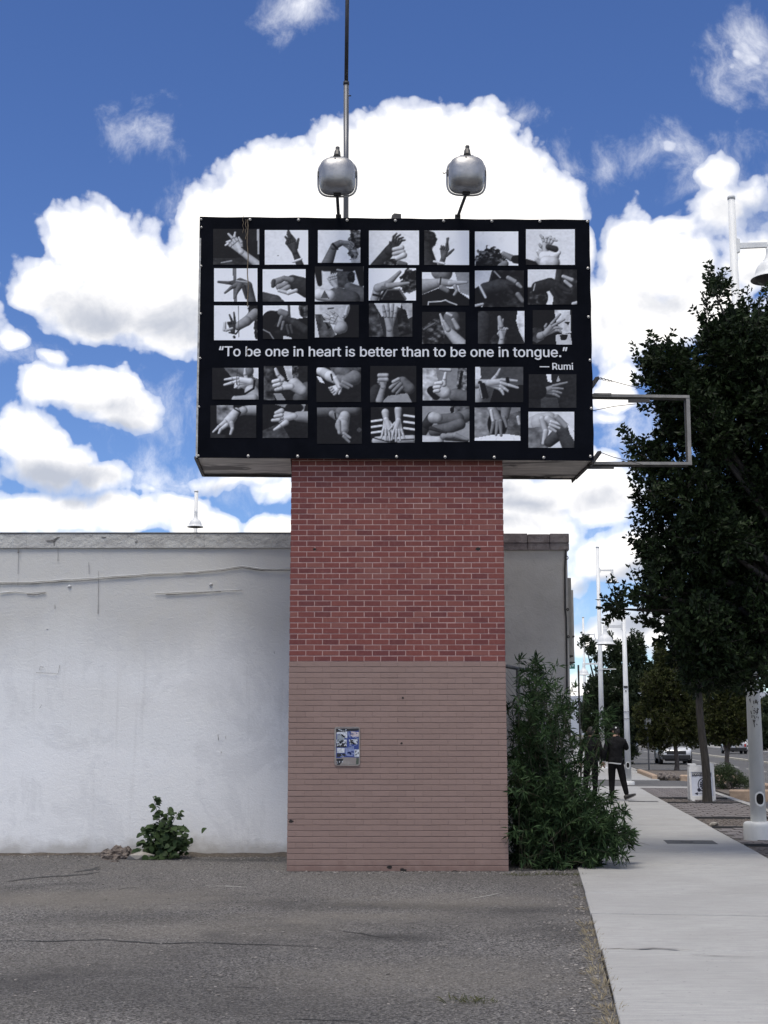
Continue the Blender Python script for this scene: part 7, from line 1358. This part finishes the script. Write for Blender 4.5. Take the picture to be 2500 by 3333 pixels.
def vehicle(label, loc, rz, paint, kind='suv', front_black=False, L=4.7, W=1.88, H=1.72, cat='car'):
    """x forward, y left, z up; wheels on the ground; body lofted from cross sections"""
    t = thing('car' if cat == 'car' else 'pickup_truck', label, cat, loc, rz, 'vehicles on the street'); hw = W / 2; gz = .26 if kind != 'sedan' else .2; belt = H * .60; hood = H * .585 if kind != 'sedan' else H * .60
    def ring(x, w, z0, z1, r=.09): return [(x, -w, z0 + r), (x, -w, z1 - r * .9), (x, -w + r, z1), (x, w - r, z1), (x, w, z1 - r * .9), (x, w, z0 + r), (x, w - r, z0), (x, -w + r, z0)]
    bx = [(-L/2, hw*.80, gz+.16, belt*.92), (-L/2+.10, hw*.93, gz+.04, belt), (-L/2+.5, hw*.99, gz, belt+.01), (0, hw, gz, belt), (L/2-1.45, hw*.995, gz, belt), (L/2-1.3, hw*.98, gz, hood+.04), (L/2-.45, hw*.96, gz, hood-.02), (L/2-.16, hw*.90, gz+.02, hood-.10), (L/2, hw*.78, gz+.12, hood-.22)]
    q = MB(); q.sm = True; rings = [ring(*b) for b in bx]; n = 8; vs = [p for r_ in rings for p in r_]
    q.add(vs, [(i*n+j, (i+1)*n+j, (i+1)*n+(j+1)%n, i*n+(j+1)%n) for i in range(len(rings)-1) for j in range(n)] + [tuple(range(n)), tuple((len(rings)-1)*n + j for j in range(n))[::-1]]); q.build('body', MATS[paint], t)
    if kind == 'pickup': c0, c1, c2, c3 = -.75, -.60, .62, 1.12
    elif kind == 'suv': c0, c1, c2, c3 = -L/2+.12, -L/2+.55, .55, 1.15
    else: c0, c1, c2, c3 = -L/2+.75, -L/2+1.45, .30, 1.05
    tw = hw * .76; bw = hw * .93
    q = MB(); q.sm = False; zb_ = belt - .02
    low = [(c0, -bw, zb_), (c3, -bw, zb_), (c3, bw, zb_), (c0, bw, zb_)]; top = [(c1, -tw, H - .05), (c2, -tw, H - .05), (c2, tw, H - .05), (c1, tw, H - .05)]; rt = [(c1 + .08, -tw * .86, H), (c2 - .12, -tw * .86, H), (c2 - .12, tw * .86, H), (c1 + .08, tw * .86, H)]
    q.add(low + top + rt, [(0,1,5,4), (1,2,6,5), (2,3,7,6), (3,0,4,7), (4,5,9,8), (5,6,10,9), (6,7,11,10), (7,4,8,11), (8,9,10,11)]); q.build('cabin', MATS[paint], t)
    def glass(a, b, c, d, inset, name, off):
        P_ = [Vector(p) for p in (a, b, c, d)]; cen = sum(P_, Vector()) / 4; nrm = (P_[1] - P_[0]).cross(P_[3] - P_[0]).normalized()
        if nrm.dot(cen - Vector((0, 0, belt))) < 0: nrm = -nrm
        q = MB(); q.poly([p.lerp(cen, inset) + nrm * off for p in P_]); q.build(name, MATS['car_glass'], t)
    glass(low[1], low[2], top[2], top[1], .10, 'windscreen', .006); glass(low[0], low[3], top[3], top[0], .14, 'rear_window', .006)
    for (i, j, kx, l) in ((0, 1, 1, 0), (3, 2, 2, 3)):
        a, b, c, d = map(Vector, (low[i], low[j], top[kx], top[l])); m0, m1 = a.lerp(b, .5), d.lerp(c, .5); glass(a, m0, m1, d, .12, 'side_window', .006); glass(m0, b, c, m1, .12, 'side_window', .006)
    wr = .36 if kind != 'sedan' else .32; me_t = MB(); me_t.sm = True; pf = [(wr*.58, -.10), (wr*.92, -.115), (wr, -.08), (wr, .08), (wr*.92, .115), (wr*.58, .10)]; nn = 22
    me_t.add([(r_ * math.cos(2*math.pi*j/nn), y_, r_ * math.sin(2*math.pi*j/nn)) for r_, y_ in pf for j in range(nn)], [(i*nn+j, i*nn+(j+1)%nn, (i+1)*nn+(j+1)%nn, (i+1)*nn+j) for i in range(len(pf)-1) for j in range(nn)])
    for sx in (-1, 1):
        for sy in (-1, 1):
            x_ = (L/2 - .92) if sx > 0 else (-L/2 + .95); w_ = bpy.data.objects.new('wheel', None); link(w_, t); w_.location = (x_, sy * (hw - .10), wr)
            me = me_t.mesh('tyre'); me.materials.append(MATS['tyre']); o = bpy.data.objects.new('tyre', me); link(o, w_)
            q = MB(); q.disc((0, sy * .075, 0), (0, sy, 0), wr * .6, 18, .02); q.build('rim', MATS['rim_metal'], w_)
            q = MB(); q.sm = True; q.tube([(x_ + (wr + .05) * math.cos(a), sy * (hw - .012), wr + (wr + .05) * math.sin(a)) for a in np.linspace(.05, math.pi - .05, 12)], .035, 6); q.build('wheel_arch', MATS['car_black'], t)
    fx = L / 2
    q = MB(); q.bbox((fx - .13, -hw * .60, hood - .40), (fx + .012, hw * .60, hood - .19), .02); q.build('grille', MATS['car_black'], t); q = MB(); q.bbox((fx - .16, -hw * .86, gz + .04), (fx + .05, hw * .86, gz + .30), .04); q.build('bumper', MATS['car_black' if front_black else paint], t)
    q = MB(); q.bbox((fx - .2, -hw * .7, gz - .06), (fx - .02, hw * .7, gz + .06), .02); q.build('air_dam', MATS['car_black'], t)
    for sy in (-1, 1):
        q = MB(); y0, y1 = sorted((sy * hw * .56, sy * hw * .84)); q.bbox((fx - .20, y0, hood - .33), (fx - .035, y1, hood - .18), .02); q.build('headlight', MATS['lamp_clear'], t)
        q = MB(); y0, y1 = sorted((sy * hw * .66, sy * hw * .84)); q.bbox((-L/2 - .012, y0, belt - .36), (-L/2 + .14, y1, belt - .10), .02); q.build('tail_light', MATS['lamp_red'], t)
        q = MB(); y0, y1 = sorted((sy * (hw - .01), sy * (hw + .20))); q.bbox((c3 - .28, y0, belt + .02), (c3 - .14, y1, belt + .17), .03); q.build('mirror', MATS[paint], t)
        for hx in (-.25, .75):
            q = MB(); y0, y1 = sorted((sy * (hw - .01), sy * (hw + .022))); q.bbox((hx - .1, y0, belt - .16), (hx + .1, y1, belt - .12), .008); q.build('door_handle', MATS['chrome'], t)
    q = MB(); q.bbox((-L/2 - .05, -hw * .86, gz + .05), (-L/2 + .12, hw * .86, gz + .30), .04); q.build('rear_bumper', MATS['car_black'], t); q = MB(); q.box((-L/2 - .012, -.16, belt - .40), (-L/2 + .05, .16, belt - .27)); q.build('licence_plate', MATS['plate_white'], t)
    if kind == 'pickup':
        q = MB()
        for y_ in (-hw + .02, hw - .12): q.box((-L/2 + .05, y_, belt - .02), (-.76, y_ + .1, belt + .08))
        q.build('bed_rail', MATS[paint], t)
    if kind == 'suv':
        for sy in (-1, 1): q = MB(); q.tube([(c1 + .2, sy * tw * .9, H + .02), (c2 - .25, sy * tw * .9, H + .02)], .02, 6); q.build('roof_rail', MATS['car_black'], t)
    return t
away = math.pi / 2 - SA; rz0 = -.13
vehicle('white sport utility car coming up the street behind the olive tree', sn(83.5, 7.72, rz0), away + math.pi, 'paint_white', 'suv', True, 4.6, 1.86, 1.68)
vehicle('dark car further up the street, partly behind the mid lamp post', sn(120.5, 7.1, rz0), away + math.pi, 'paint_dark', 'suv', True, 4.9, 1.98, 1.78)
vehicle('silver hatchback parked across the street beyond the median', sn(127, 17.2, rz0), away, 'paint_silver', 'suv', False, 4.5, 1.85, 1.66)
vehicle('white car half hidden beside the silver hatchback', sn(141, 19.6, rz0), away + math.pi, 'paint_white', 'sedan', False, 4.7, 1.82, 1.45)
vehicle('blue and silver pickup truck at the right edge across the street', sn(153, 23.4, 0.0), away + math.pi, 'paint_blue', 'pickup', False, 5.4, 1.95, 1.85, 'pickup')
vehicle('black car parked at the near kerb, cut off by the right edge', sn(29.0, 5.82, rz0), away + math.pi, 'paint_dark', 'sedan', False, 4.6, 1.84, 1.46)
for i, (s_, n_, pnt, lab, kd) in enumerate(((165, 7.6, 'paint_grey', 'grey car far along the near lane', 'sedan'), (175, 18.3, 'paint_white', 'small white car far across the street, left of the silver hatchback', 'suv'), (205, 18.6, 'paint_silver', 'tiny silver car at the far end of the parked row', 'sedan'))): vehicle(lab, sn(s_, n_, rz0), away + math.pi, pnt, kd, False, 4.6, 1.84, 1.55)
# thin marker post in the bed beyond the alley
mp = on_ground(2113, 2512); t = thing('marker_post', 'thin grey sign post at the kerb left of the white car', 'post', mp); q = MB(); q.tube([(mp.x, mp.y, 0), (mp.x, mp.y, 2.3)], .035, 8); q.build('post', MATS['galv'], t, True); q = MB(); q.bbox((mp.x - .15, mp.y - .05, 1.85), (mp.x + .15, mp.y - .038, 2.3), .004); q.build('sign_plate', MATS['sign_white'], t, True)
# ------------------------------------------------------------------ distant buildings and hills
mat('far_wall', (0.36, 0.33, 0.29), (0.28, 0.26, 0.23), .6, 0.9); mat('far_white', (0.55, 0.54, 0.52), (0.45, 0.44, 0.42), .6, 0.9); mat('far_brown', (0.16, 0.10, 0.085), (0.12, 0.08, 0.07), .6, 0.9); mat('far_glass', (0.03, 0.035, 0.04), None, rough=0.2)
def shop(label, s0, s1, n0, n1, h, m, face):            # face: n side of the street front
    c = sn((s0 + s1) / 2, n0, 0); t = thing('shop_building', label, 'building', c, 0, 'shops along the street'); q = MB(); s_slab(q, s0, s1, n0, n1, -.1, h); q.build('wall', MATS[m], t, True)
    q = MB(); s_slab(q, s0 - .1, s1 + .1, n0 - .1, n1 + .1, h, h + .25); q.build('parapet', MATS['kerb_concrete'], t, True)
    nf = n0 if face == 0 else n1; d = -1 if face == 0 else 1; s = s0 + .8
    while s + 2.2 < s1:
        q = MB(); s_slab(q, s, s + 2.0, min(nf, nf + d * .03), max(nf, nf + d * .03), .7, 2.5); w = q.build('window', MATS['far_glass'], t, True)
        q = MB(); s_slab(q, s - .1, s + 2.1, min(nf, nf + d * .06), max(nf, nf + d * .06), .58, .68); f_ = q.build('sill', MATS['kerb_concrete'], t, True); s += 3.0
    q = MB(); s_slab(q, s0, s0 + .02, 0, 0.01, 0, .01) if False else None
    return t
shop('brown shop building with a flat roof beyond the alley', 52, 68, -12, 0.1, 3.4, 'far_brown', 1); shop('pale shop building further along the sidewalk', 70, 95, -12, 0.1, 3.2, 'far_white', 1)
shop('long pale shop across the street behind the parked cars', 105, 150, 27, 40, 4.0, 'far_wall', 0); shop('white shop across the street at the right edge', 60, 102, 27, 40, 4.2, 'far_white', 0); shop('low tan shop at the far end of the opposite side', 155, 230, 27, 40, 3.6, 'far_wall', 0)
mat('hill_blue', (0.17, 0.19, 0.23), (0.21, 0.23, 0.26), .004, 0.95); V = []; F = []; nx_, ny_ = 90, 6  # distance haze is put into the hills' blue-grey colour
for j in range(ny_ + 1):
    for i in range(nx_ + 1):
        x = -1500 + 4000 * i / nx_; h = (95 + 70 * mnoise.noise(Vector((x * .0012, 3, 1))) + 26 * mnoise.noise(Vector((x * .006, 8, 1)))) * (j / ny_) ** .8; V.append((x, 2900 + 420 * j / ny_ + 30 * mnoise.noise(Vector((x * .01, j, 2))), h - 1))
for j in range(ny_):
    for i in range(nx_): a = j*(nx_+1)+i; F.append((a, a+1, a+nx_+2, a+nx_+1))
q = MB(); q.sm = True; q.add(V, F); tag(q.build('hills', MATS['hill_blue']), kind='structure')
